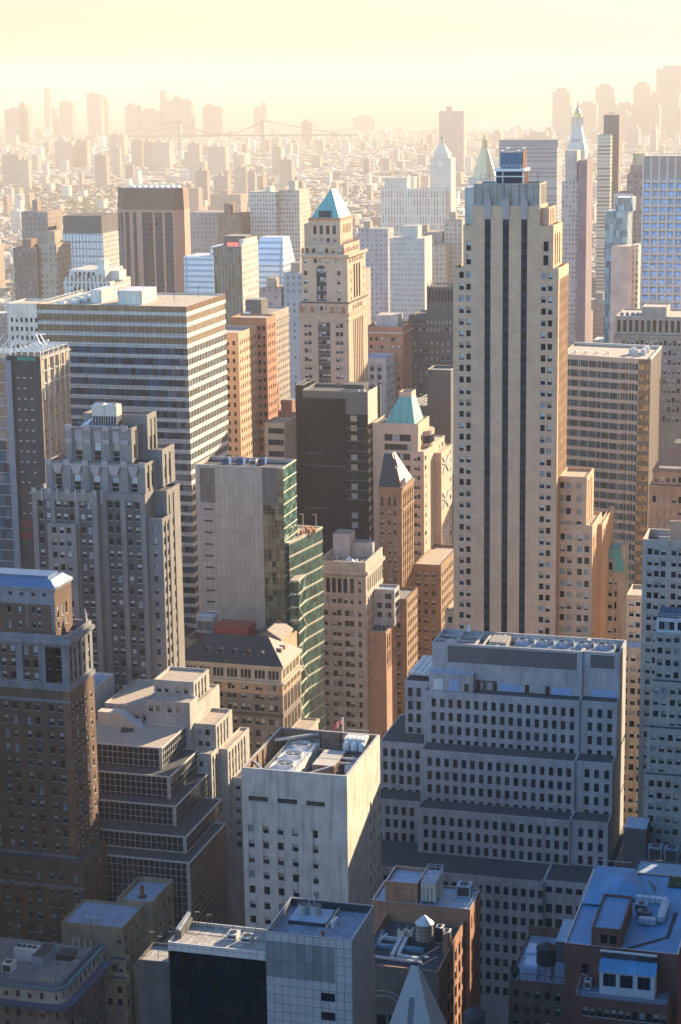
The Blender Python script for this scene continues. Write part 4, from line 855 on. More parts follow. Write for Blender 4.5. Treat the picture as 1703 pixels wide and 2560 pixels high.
def black_tower():
    b = building('black_tower', 'black glass tower with a cream banded sunlit side', -199, 711)
    bk = glass('smoked_glass', (.008, .010, .014), .12, .2, (1.5, 1.83), .35, .012); gp_ = panels('charcoal_panels', (.10, .095, .09), 1.6, .5, joint=(.06, .055, .05), jw=.05, var=.1, rough=.5)
    def NP(mb, F, a0, a1, z0, z1, m):
        rect(mb, F, a0, a1, 142.2, z1, gp_); rect(mb, F, -195.4, a1, 136.4, 142.2, gp_); 
        g = MB(); rect(g, F, a0, -195.4, z0, 142.2, bk, .03); rect(g, F, -195.4, a1, z0, 136.4, bk, .03)
        for z in (131.4, 126.6, 122.9, 119.2, 115.4, 111.7, 108, 104.4): rect(g, F, -195.6, a1 - .1, z - .4, z, plain('dim_floor_line', (.07, .075, .085), .5), .0)
        for z, a, e in ((121.5, -211.4, -204.5), (116.8, -211.4, -195.7), (100.6, -211.4, -203)): rect(g, F, a, e, z - .5, z, MATS['dim_floor_line'], .0)
        b.part('curtain_wall', g)
        for k in range(12):
            z = 136 - k * 3.68; c0 = -193.6; g = MB(); rect(g, F, c0, c0 + 2.4, z - 2.2, z, BL[1] if k < 3 or k == 5 else BL[2] if k % 3 else GL[2], .0); rect(g, F, c0 + 1.15, c0 + 1.25, z - 2.2, z, FRM, -.02); b.part('window', g)
    cw = wall('cream_concrete_band', (.58, .50, .40), .08, .08, .03)
    def WP(mb, F, a0, a1, z0, z1, m):
        rect(mb, F, a0, a1, 134.5, z1, panels('cream_ribs', (.52, .45, .36), .9, 60, joint=(.36, .30, .23), jw=.1)); k = 0
        while 134.5 - k * 3.68 > z0 + 3.7:
            t = 134.5 - k * 3.68; rect(mb, F, a0, a1, t - 1.6, t, cw); g = MB(); rect(g, F, a0, a1, t - 3.68, t - 1.6, GL[0], .2)
            for i in range(14): a = a0 + i * 1.2; g.q(P(F, a, t - 3.68, .05), P(F, a + .22, t - 3.68, .05), P(F, a + .22, t - 1.6, .05), P(F, a, t - 1.6, .05), cw)
            b.part('ribbon_window', g); k += 1
        rect(mb, F, a0, a1, z0, 134.5 - k * 3.68, cw)
    tier(-212.0, -186.9, 703, 719.6, 30, 145, gp_, NP, WP, ROOFD, 1.0, .35, cap=CONC)
    tier(-215.2, -212.01, 704.5, 719, 30, 146.6, bk, None, None, ROOFD, .4, cap=CONC)
    tier(-186.89, -186.2, 718.4, 720.2, 30, 145.4, DARKM, None, None, None, 0)
    block('roof_plant', -197.5, -190, 709, 716, 144.01, 146.6, DARKM, ROOFD); b.done()
    for i in range(4): ac_unit('small pale roof unit in a row beside the dark plant box of the black tower', -196 + i * 2.1, 706.5, 144, 1.5, 1.5, 1.3, None, 'roof units on the black tower')
black_tower()

BUFFG = wall('buff_grey_stone', (.37, .32, .265), .16, .3, .08)
def cornice_block():
    b = building('cornice_block', 'buff stone office block with deep cornice and cluttered grey roof', -180, 648)
    x0, x1, y0, y1 = -187.5, -170.8, 637.2, 660.5
    N1 = punch([(-185.0, -183.55), (-182.9, -181.45), (-180.9, -179.45), (-178.85, -177.4), (-176.5, -175.05)], [(85.75, 91.0)], .5, 'pane'); 
    lo = [(-185.9, -184.4), (-182.85, -181.3), (-181.15, -179.6), (-178.4, -176.85), (-176.7, -175.15), (-173.6, -172.5)]
    up = [(-185.0, -183.6), (-182.9, -181.5), (-180.9, -179.5), (-178.8, -177.4), (-176.5, -175.1), (-173.5, -172.5)]
    wc = [(639.5 + i * 2.75, 640.9 + i * 2.75) for i in range(8)]; rr = rows(79.7, 3.63, 20, 2.2)
    tier(x0, x1, y0, y1, 0, 81.0, BUFFG, punch(lo, rr, .4), punch(wc, rr, .4, 'dark'), None, 0)
    tier(x0, x1, y0, y1, 81.01, 85.2, BUFFG, punch(up, [(82, 84.3)], .4), punch(wc, [(82, 84.3)], .4, 'dark'), None, 0)
    def N2(mb, F, a0, a1, z0, z1, m): N1(mb, F, a0, -174.2, z0, z1, m); facade(mb, F, -174.2, a1, z0, z1, m, [(-173.5, -172.5)], [(89, 91), (86, 88)], .4)
    tier(x0, x1, y0, y1, 85.21, 93.3, BUFFG, N2, punch(wc, [(86, 91)], .6, 'pane'), None, 0)
    ledge(x0, x1, y0, y1, 80.6, 81.3, .3, BUFFG); ledge(x0, x1, y0, y1, 84.9, 85.4, .25, BUFFG); ledge(x0, x1, y0, y1, 92.6, 93.8, .9, BUFFG)
    for i in range(28): block('dentil', x0 + i * .6, x0 + .3 + i * .6, y0 - .6, y0 - .004, 92.1, 92.59, BUFFG)
    tier(x0, x1, y0 - .2, y1, 93.31, 97.0, BUFFG, None, None, ROOFG, 2.4, .6)
    block('bulkhead', -186.5, -180.5, 652, 659.5, 94.6, 103.0, CONC, ROOFG); block('bulkhead', -180.4, -173, 655, 660, 94.6, 99.5, CONC, ROOFG); b.done()
    for i in range(9):
        x, y = -184.5 + (i % 5) * 2.6, 640 + (i // 5) * 5 + (i % 2) * 2
        if i in (3, 7): single('roof_skylight', 'tent shaped white skylight among the clutter on the cornice block', 'skylight', lambda g: (g.prism(((x - 1.3, y - 1), (x + 1.3, y - 1), (x + 1.3, y + 1), (x - 1.3, y + 1)), 94.61, 95.1, STEEL, True and STEEL, False), g.prism(((x - 1.3, y - 1), (x + 1.3, y - 1), (x + 1.3, y + 1), (x - 1.3, y + 1)), 95.11, 96.6, plain('pale_skylight', (.45, .50, .58), .25), False, False, ((x - .05, y - .05), (x + .05, y - .05), (x + .05, y + .05), (x - .05, y + .05)))), x, y, 94.6, 'skylights on the cornice block')
        else: ac_unit('grey roof unit among the clutter on the cornice block', x, y, 94.6, 1.7, 1.6, 1.0 + .2 * (i % 3), None, 'roof units on the cornice block')
cornice_block()

def slate_roof_block():
    b = building('slate_roofed_block', 'orange brick block with dark hipped slate roof and arched window triplets', -190, 560)
    x0, x1, y0, y1 = -208.0, -173.7, 549.6, 569.0
    OB = wall('light_orange_stone', (.40, .27, .17), .14, .15, .06); PS = wall('pale_carved_stone', (.44, .36, .28), .14, .15, .06)
    cx = [-204.7 + 4.4 * i for i in range(7)]
    tri = [(c + .1 + k * 1.15, c + 1.05 + k * 1.15) for c in cx for k in range(3)]; pr = [(c + .4, c + 1.35) for c in cx] + [(c + 1.55, c + 2.5) for c in cx]
    big = [(c + .1, c + 1.5) for c in cx] + [(c + 1.75, c + 3.15) for c in cx]
    wt = [(551.2 + i * 3.5 + k * .95, 551.9 + i * 3.5 + k * .95) for i in range(5) for k in range(3)]; wb = [(551.2 + i * 3.5 + k * 1.4, 552.2 + i * 3.5 + k * 1.4) for i in range(5) for k in range(2)]
    tier(x0, x1, y0, y1, 0, 76.6, wall('grey_brown_brick', (.20, .15, .12), .2, .2, .1), punch(big, [(74.7, 76.2), (70.9, 73.2), (66.6, 68.8), (62.8, 65.0), (59, 61.2), (55, 57.3), (51, 53.3)], .4), punch(wb, [(70.9, 76), (63, 68.8), (57, 61)], .4, 'dark'), None, 0)
    tier(x0, x1, y0, y1, 76.61, 80.4, OB, punch(pr, [(77.6, 79.5)], .3), punch(wb, [(77.6, 79.5)], .3, 'dark'), None, 0)
    tier(x0 + .4, x1 - .3, y0 + .3, y1, 80.41, 85.5, PS, punch(tri, [(81.3, 84.0)], .4, 'arch'), punch(wt, [(81.3, 84.0)], .4, 'arch'), None, 0)
    ledge(x0, x1, y0, y1, 79.9, 80.6, .6, PS); ledge(x0 + .4, x1 - .3, y0 + .3, y1, 84.9, 85.7, .8, PS); block('stone_band', x0, x1 + .1, y0 - .1, y0 - .003, 69.6, 70.5, SPAN)
    g = MB()
    for i in range(38): g.box(x0 + .4 + i * .9, x0 + .75 + i * .9, y0 - .45, y0 - .3, 85.71, 86.0, DARKM)
    b.part('eave_bracket', g)
    e = 85.75; R0, R1, yr = -201, -180.8, 558.8; zr = 92.0; X0, X1, Y0, Y1 = x0 - .3, x1 + .5, y0 - .5, y1
    g = MB(); g.q((X0, Y0, e), (X1, Y0, e), (R1, yr, zr), (R0, yr, zr), SLATE); g.poly([(X1, Y0, e), (X1, Y1, e), (R1, yr, zr)], plain('brown_slate', (.16, .12, .095), .7, var=.2)); g.q((X1, Y1, e), (X0, Y1, e), (R0, yr, zr), (R1, yr, zr), SLATE); g.poly([(X0, Y1, e), (X0, Y0, e), (R0, yr, zr)], SLATE); rf = b.part('hipped_roof', g)  # west slope in lighter brown, sunlight put into its colour
    for c in cx[1:6]:
        g = MB(); x, y, z = c + 1.7, 553.2, 88.1; n = 8
        pts = [(x + .85 * math.cos(math.pi * i / n), z + .3 + .85 * math.sin(math.pi * i / n)) for i in range(n + 1)]
        for i in range(n): (xa, za), (xb, zb) = pts[i], pts[i + 1]; g.q((xa, y - 1.1, za), (xb, y - 1.1, zb), (xb, y + 1.3, zb), (xa, y + 1.3, za), plain('lead_grey', (.16, .18, .17), .5))
        g.poly([(p[0], y - 1.1, p[1]) for p in pts], GL[1]); g.bar((x - .85, y - 1.1, z - .6), (x - .85, y - 1.1, z + .3), .12, MATS['lead_grey']); g.bar((x + .85, y - 1.1, z - .6), (x + .85, y - 1.1, z + .3), .12, MATS['lead_grey']); b.part('dormer', g, rf)
    for yy in (557, 560.5):
        g = MB(); g.box(-177.6, -175.9, yy - .8, yy + .8, 86.2, 89.4, OB, ROOFL); b.part('dormer', g, rf)
    # rear block and gabled annexe
    tier(-212, -180.2, 569.1, 586.5, 0, 86.4, OB, None, None, ROOFD, .5)
    g = MB(); gx0, gx1, gy = -189.0, -180.3, 570
    for ya in (570, 582): g.poly([(gx0, ya, 86.0), (gx1, ya, 86.0), (gx1, ya, 88.2), ((gx0 + gx1) / 2, ya, 90.8), (gx0, ya, 88.2)], OB)
    g.q((gx1, 570, 86), (gx1, 582, 86), (gx1, 582, 88.2), (gx1, 570, 88.2), OB); b.part('gable_wall', g)
    g = MB(); m_ = (gx0 + gx1) / 2; g.q((gx0 - .4, 569.5, 88.1), (m_, 569.5, 91.0), (m_, 582.4, 91.0), (gx0 - .4, 582.4, 88.1), SLATE); g.q((m_, 569.5, 91.0), (gx1 + .4, 569.5, 88.1), (gx1 + .4, 582.4, 88.1), (m_, 582.4, 91.0), MATS['brown_slate']); b.part('gable_roof', g)  # west gable slope takes the lighter slate with sunlight in its colour
    tier(-222, -212.02, 556, 584, 0, 84.6, OB, punch([(-220 + i * 2.2, -219 + i * 2.2) for i in range(4)], [(79.5, 81.5), (75, 77)], .3), punch([(560 + i * 3, 561.4 + i * 3) for i in range(7)], [(79.5, 81.5), (75, 77)], .3, 'dark'), None, 0)
    g = MB(); g.prism(((-222, 556), (-212, 556), (-212, 584), (-222, 584)), 84.61, 88.5, SLATE, True and SLATE, False, ((-220, 562), (-215, 562), (-215, 578), (-220, 578))); b.part('side_roof', g); b.done()
    red = panels('red_corrugated', (.36, .055, .04), .45, 50, joint=(.22, .03, .025), jw=.09, rough=.5)
    single('plant_container', 'bright red corrugated plant shed behind the hipped slate roof', 'shed', lambda g: (g.box(-203.5, -192.3, 573.5, 581.5, 85.93, 90.2, red, plain('red_roof', (.26, .06, .045), .6))), -198, 577, 85.9)
    t = Thing('air_handler', 'grey steel air handler with two louvred grilles beside the red shed', 'air handler', -206.5, 576, 85.9); g = MB(); g.box(-209.4, -203.9, 573.5, 579, 87.6, 92.6, STEEL, ROOFB); t.part('casing', g)
    for x in (-209.1, -206.5): g = MB(); g.box(x, x + 2.3, 573.35, 573.49, 88.4, 91.4, LOUV); t.part('grille', g)
    g = MB(); g.box(-209.6, -203.7, 573.3, 579.2, 85.93, 87.59, plain('dark_red_plinth', (.14, .03, .03), .7)); g.bar((-209, 574, 93.1), (-204.2, 574, 93.1), .1, WHITEM); g.bar((-207, 578.5, 93.4), (-203, 578.5, 93.4), .1, WHITEM); g.bar((-209, 574, 92.6), (-209, 574, 93.1), .08, WHITEM); g.bar((-204.2, 574, 92.6), (-204.2, 574, 93.1), .08, WHITEM); t.part('plinth', g)
    # low portico block in front of the annex
    b = building('portico_block', 'small pale stone block with a gabled top wedged beside the orange brick corner', -168, 560)
    tier(-173.2, -167.5, 552, 566, 0, 64.5, PS, punch([(-172.4, -171), (-170.2, -168.8)], rows(62, 4, 6, 2.4), .4), punch([(553.5 + i * 3, 555 + i * 3) for i in range(4)], rows(62, 4, 6, 2.4), .4, 'dark'), ROOFT, .3)
    ledge(-173.2, -167.5, 552, 566, 63.6, 64.6, .5, PS); b.done()
slate_roof_block()
single('flag', 'red and white flag on a white pole behind the concrete tower', 'flag', lambda g: (g.bar((-132.5, 470, 75), (-132.5, 470, 98.5), .11, WHITEM), [g.q((-132.5 - .55 * i, 470 + .12 * (i % 2), 96.9 - .5 * i), (-132.5 - .55 * i, 470 + .12 * (i % 2), 98.2 - .35 * i), (-133.05 - .55 * i, 470 + .12 * ((i + 1) % 2), 97.85 - .35 * i), (-133.05 - .55 * i, 470 + .12 * ((i + 1) % 2), 96.4 - .5 * i), plain('flag_red', (.40, .05, .05), .8) if i % 2 else plain('flag_pale', (.5, .4, .36), .8)) for i in range(4)]), -132.5, 470, 75)

def green_pyramid_tower():
    b = building('pyramid_roofed_tower', 'tan stone tower with turquoise copper pyramid roof and arched top windows', -227, 800)
    x0, x1, y0, y1 = -237.2, -216.4, 784.6, 815.0
    T = wall('tan_terracotta', (.41, .285, .195), .10, .12, .06); rr = rows(159.6, 3.52, 28, 1.9)
    lc = [(-235.4, -234.0), (-233.7, -232.3)]; mc = [(-229.4, -228.0), (-227.7, -226.2), (-225.9, -224.5)]; rc = [(-221.9, -220.5), (-220.2, -218.8)]
    def N(mb, F, a0, a1, z0, z1, m):
        facade(mb, F, a0, -230, z0, z1, m, lc, rr, .35); facade(mb, F, -230, -223.8, z0, z1, m, [(-229.5, -224.3)], [(z0, 160)], .3, inner=lambda mb, F, c0, c1, r0, r1, dd: facade(mb, F, c0, c1, r0, r1, SPAN, mc, rr, .15, 'sash', None, None, dd)); facade(mb, F, -223.8, a1, z0, z1, m, rc, rr, .35)
    wst = [(792 + i * 2.8, 793.5 + i * 2.8) for i in range(6)]
    Wp = zones((161, strips(wst, (60, 160.5), .6, wst, rr, .15, 'dark', SPAN)), (164, None))
    tier(x0, x1, y0, y1, 0, 163.5, T, N, Wp, None, 0)
    ledge(x0, x1, y0, y1, 160.6, 161.2, .3, T); ledge(x0, x1, y0, y1, 163.0, 163.8, .6, T)
    tier(x0 + .4, x1 - .2, y0 + .4, y1, 163.81, 168.2, T, punch([(-235.2, -234.0), (-230.5, -229.3), (-228.6, -227.4), (-226.6, -225.4), (-221.8, -220.6)], [(164.6, 166.6)], .35, 'warm'), punch(wst, [(164.6, 166.6)], .35, 'dark'), None, 0)
    g = MB()
    for x in (-236.8, -232.2, -223.6, -219): g.cyl(x, y0 + .2, 164, 166.5, .9, .7, plain('terracotta_red', (.36, .14, .07), .8), 10)
    b.part('carved_urn', g)
    ledge(x0 + .4, x1 - .2, y0 + .4, y1, 167.8, 168.4, .5, SPAN)
    ux0, ux1, uy0, uy1 = x0 + .8, x1 - .5, y0 + 1.0, y1 - .6
    sc_ = [(-235.5, -234.0), (-221.3, -219.9)]; sr = [(179.0, 181.0), (175.4, 177.4), (171.8, 173.8), (168.6, 170.0)]
    def N2(mb, F, a0, a1, z0, z1, m):
        facade(mb, F, a0, -230.6, z0, z1, m, sc_[:1], sr, .3)
        def arch(mb, F, c0, c1, r0, r1, dd):
            for k in range(4): CUR.wins += [(F, c0 + .3 + i * 1.25, c0 + 1.35 + i * 1.25, 169.3 + k * 3.6, 171.2 + k * 3.6, 'warm', dd - .03) for i in range(3)]
            rect(mb, F, c0, c1, r0, r1, NAVY, dd)
        facade(mb, F, -230.6, -225.4, z0, z1, m, [(-230.1, -225.9)], [(168.6, 183.3)], .6, inner=arch)
        g = MB(); n = 10; c, r, zb = -228, 2.1, 181.2
        for i in range(n):
            a, e = math.pi * i / n, math.pi * (i + 1) / n; X = c + r if i < n / 2 else c - r
            g.poly([P(F, X, 183.31, -.01), P(F, c + r * math.cos(e), zb + r * math.sin(e), -.01), P(F, c + r * math.cos(a), zb + r * math.sin(a), -.01)], T)
        b.part('arch_surround', g)
        facade(mb, F, -225.4, a1, z0, z1, m, sc_[1:], sr, .3)
    wa = [(795 + i * 4.0, 797.6 + i * 4.0) for i in range(3)]
    def W2(mb, F, a0, a1, z0, z1, m):
        facade(mb, F, a0, 794, z0, z1, m, [(790.6, 791.8)], sr, .3, 'dark'); facade(mb, F, 794, 808, z0, z1, m, wa, [(169, 183)], .6, 'arch'); facade(mb, F, 808, a1, z0, z1, m, [(811, 812)], sr, .3, 'dark')
    tier(ux0, ux1, uy0, uy1, 168.21, 187.0, T, zones((183.6, N2), (187, punch([(-235.5, -234.0), (-231.2, -229.8), (-228.7, -227.3), (-226.2, -224.8), (-222, -220.6)], [(184, 186)], .3, 'warm'))), zones((183.6, W2), (187, punch([(788 + i * 2.6, 789.3 + i * 2.6) for i in range(9)], [(184, 186)], .3, 'dark'))), None, 0)
    ledge(ux0, ux1, uy0, uy1, 186.6, 187.7, 1.0, T)
    tier(-235.6, -218.8, 787.5, 812, 187.01, 191.6, T, punch([(-235.1 + i * 2.75, -233.7 + i * 2.75) for i in range(6)], [(188, 190)], .3, 'warm'), punch([(789.5 + i * 2.4, 790.7 + i * 2.4) for i in range(9)], [(188, 190)], .3, 'dark'), ROOFD, .8)
    g = MB()
    for i in range(7): g.cyl(-219.1, 789 + i * 3.6, 191.61, 193.4, .5, .1, T, 8)
    for x in (-236.2, -219.0): g.cyl(x, 787, 187.8, 190.2, .7, .5, plain('terracotta_red', (.36, .14, .07), .8), 10)
    b.part('stone_finial', g)
    tier(-234.3, -220.8, 789.5, 808.5, 190.81, 202.1, T, zones((195.3, punch([(-232.2 + i * 2.75, -230.8 + i * 2.75) for i in range(4)], [(192.3, 194)], .3, 'warm')), (202.1, punch([(-232.3 + i * 2.75, -230.9 + i * 2.75) for i in range(4)], [(195.6, 199.2)], .4, 'arch'))), zones((202.1, punch([(794 + i * 2.1, 795 + i * 2.1) for i in range(6)], [(195.6, 199.2)], .4, 'dark'))), None, 0)
    ledge(-234.3, -220.8, 789.5, 808.5, 201.3, 202.2, .3, plain('terracotta_red', (.36, .14, .07), .8))
    tier(-236.6, -234.31, 791, 806, 187.02, 199.6, T, None, None, ROOFD, .3)
    g = MB(); g.prism(((-233.4, 790.2), (-221.3, 790.2), (-221.3, 808), (-233.4, 808)), 202.21, 213.4, COPPER, COPPER, True, ((-226.6, 796.5), (-226.2, 796.5), (-226.2, 803.5), (-226.6, 803.5))); b.part('copper_pyramid', g)
    g = MB(); g.prism(((-230.1, 790.3), (-225.0, 790.3), (-225.3, 791.7), (-229.7, 791.7)), 202.22, 205.0, NAVY, True and NAVY, False); b.part('dormer_window', g)
    b.done()
green_pyramid_tower()

def pink_tower():
    b = building('pink_stone_tower', 'pink stone tower with green copper hipped roof and white cross braced side', -175, 720)
    K = wall('pink_stone', (.46, .335, .24), .08, .10, .03); x0, x1, y0, y1 = -186, -168.6, 706, 724
    gl3 = 'ribbonw'
    NB = lambda mb, F, a0, a1, z0, z1, m: facade(mb, F, a0, a1, z0, z1, m, [(-181.5, -171.4)], [(126.4, 129.0), (123.0, 125.3), (119.3, 121.8), (115, 117.4), (111, 113.4)], .4, gl3)
    tier(x0, x1, y0, y1, 0, 133.1, K, NB, punch([(710 + i * 4, 711.6 + i * 4) for i in range(3)], rows(128, 3.6, 20, 1.8), .3, 'dark'), ROOFD, .7, .4)
    g = MB(); g.prism(((-181.7, 707.4), (-170.3, 707.4), (-170.3, 722), (-181.7, 722)), 132.5, 142.3, COPPER, COPPER, True, ((-176.9, 710.8), (-172.3, 710.8), (-172.3, 717.5), (-176.9, 717.5))); b.part('copper_roof', g)
    tier(-176.9, -172.2, 710.7, 717.6, 142.31, 144.2, K, None, None, ROOFD, .9, .3, name='roof_lantern')
    tier(-171.5, -166.3, 705.2, 740, 0, 122.9, K, punch([(-170.1, -169.0), (-168.8, -167.7)], rows(121.0, 3.58, 22, 1.7), .3), punch([(706.5, 709.3), (729, 731.8), (735, 737.8)], rows(121, 3.58, 22, 1.9), .3, 'warm'), ROOFT, .4, .3)
    tier(-166.29, -163.5, 722, 741, 0, 119.5, K, None, punch([(736.5, 739.3)], rows(118, 3.58, 22, 1.9), .3, 'warm'), ROOFT, .4, .3)
    g = MB(); n = 10
    pts = [(-168.4 + 2.6 * math.sin(math.pi * i / n), 714 + 5.5 * (1 - math.cos(math.pi * i / n)) / 1) for i in range(n + 1)]
    g.prism(pts + [(-170.5, 725), (-170.5, 714)], 122.91, 124.3, K, K, False); g.prism(pts + [(-170.5, 725), (-170.5, 714)], 124.31, 127.2, GL[2], False, False); g.prism(pts + [(-170.5, 725), (-170.5, 714)], 127.21, 129.0, K, ROOFT, False); b.part('bowed_bay', g)
    for zc in (114.5, 100.5, 87):
        g = MB(); X = -163.3
        for a, e in (((724, zc - 3), (734, zc + 2.4)), ((724, zc + .5), (734, zc - 1)), ((724, zc + 3), (734, zc - 4))): g.bar((X, a[0], a[1]), (X, e[0], e[1]), .22, WHITEM)
        b.part('cross_brace', g)
    b.done()
pink_tower()
def chateau():
    b = building('chateau_block', 'brown brick block with steep dark chateau roof and red edged gables', -175, 682)
    k = wall('chateau_brick', (.25, .15, .085), .2, .2, .1); x0, x1, y0, y1 = -175.0, -166.6, 672, 690
    wn_ = [(-174.3, -173.3), (-171.6, -170.7), (-169.6, -168.7)]
    tier(x0, x1, y0, y1, 0, 116, k, zones((108.4, punch(wn_, rows(107.5, 3.5, 20, 1.9), .3)), (116, punch(wn_, [(109.2, 112.6)], .3, 'arch'))), strips([(673.5 + i * 2.7, 675.2 + i * 2.7) for i in range(6)], (70, 114), .5, [(673.6 + i * 2.7, 675.1 + i * 2.7) for i in range(6)], rows(113, 3.5, 12, 2.0), .2, 'dark', wall('orange_bay', (.36, .19, .10))), None, 0)
    ledge(x0, x1, y0, y1, 107.6, 108.3, .3, k); ledge(x0, x1, y0, y1, 115.3, 116.2, .5, k)
    g = MB(); g.prism(((-175, 672), (-167, 672), (-167, 690), (-175, 690)), 116.21, 126.8, SLATE, SLATE, False, ((-175, 680), (-172, 680), (-172, 684), (-175, 684))); b.part('steep_roof', g)
    wg = plain('white_gable', (.62, .58, .52), .6); rd = plain('red_trim', (.4, .06, .04), .6)
    g = MB()
    for (y, z, s) in ((673.6, 117.2, 5.6), (679.3, 122.4, 4.6)):
        xg = -167.2 if z < 120 else -169.6
        g.poly([(xg, y - 1.2, z), (xg + .3, y + s * .62, z), (xg - 1.8, y + s * .1, z + s)], wg); g.bar((xg, y - 1.2, z), (xg - 1.8, y + s * .1, z + s), .16, rd)
    b.part('gable', g)
    g = MB()
    for i in range(4): g.cyl(-167.1, 673.5 + i * 1.6, 116.21, 118.6, .6, .15, PIER, 8)
    b.part('stone_finial', g)
    tier(-184, -161, 655.5, 671.9, 0, 80, k, punch([(-183 + i * 2.3, -181.7 + i * 2.3) for i in range(9)], rows(78, 3.5, 12, 2.0), .3), punch([(657 + i * 2.6, 658.4 + i * 2.6) for i in range(6)], rows(78, 3.5, 12, 2.0), .3, 'dark'), ROOFG, .8)
    tier(-166.5, -156.5, 690.1, 722, 0, 84, k, punch([(-165.6, -164.3), (-162.8, -161.5), (-160, -158.7)], rows(81, 3.5, 14, 2.0), .3), punch([(692 + i * 2.8, 693.4 + i * 2.8) for i in range(10)], rows(81, 3.5, 12, 2.0), .3, 'dark'), ROOFT, .8); b.done()
    b = building('slim_stone_block', 'narrow grey stone block with setback top beside the cornice block', -166, 668)
    tier(-170.5, -164.2, 655.2, 671.8, 80.2, 88, GREYST, punch([(-169.6, -168.6), (-167.8, -166.8)], rows(86.5, 3.3, 2, 2), .3), None, ROOFB, .5) if False else None
    tier(-170.79, -164.5, 640, 655.3, 0, 72, wall('salmon_brick', (.34, .20, .13)), None, strips([(641 + i * 3, 643 + i * 3) for i in range(5)], (58, 71), .5, [(641.2 + i * 3, 642.8 + i * 3) for i in range(5)], [(60, 64), (65.5, 70)], .2, 'dark'), ROOFB, .6)
    tier(-170.78, -166.3, 655.31, 655.45, 72, 84, GREYST, None, None, ROOFB, 0) if False else None
    tier(-170.78, -163.5, 648, 655.29, 72.01, 85, GREYST, punch([(-169.9, -167.9), (-166.9, -164.6)], rows(83.5, 3.3, 3, 2), .3, 'ribbonw'), punch([(649, 654.5)], rows(83.5, 3.3, 3, 2), .3, 'ribbonw'), ROOFB, .6); b.done()
    for i in range(3): single('roof_planter', 'dark shrub tub on the terrace of the slim salmon block', 'planter', lambda g: (g.box(-169.6 + i * 1.7, -168.4 + i * 1.7, 641.5, 642.7, 71.41, 72, STEEL), g.cyl(-169 + i * 1.7, 642.1, 72.01, 73.6, .7, .3, plain('shrub_green', (.03, .045, .03), .9), 9)), -169 + i * 1.7, 642, 71.4, 'shrub tubs on the salmon block')
chateau()
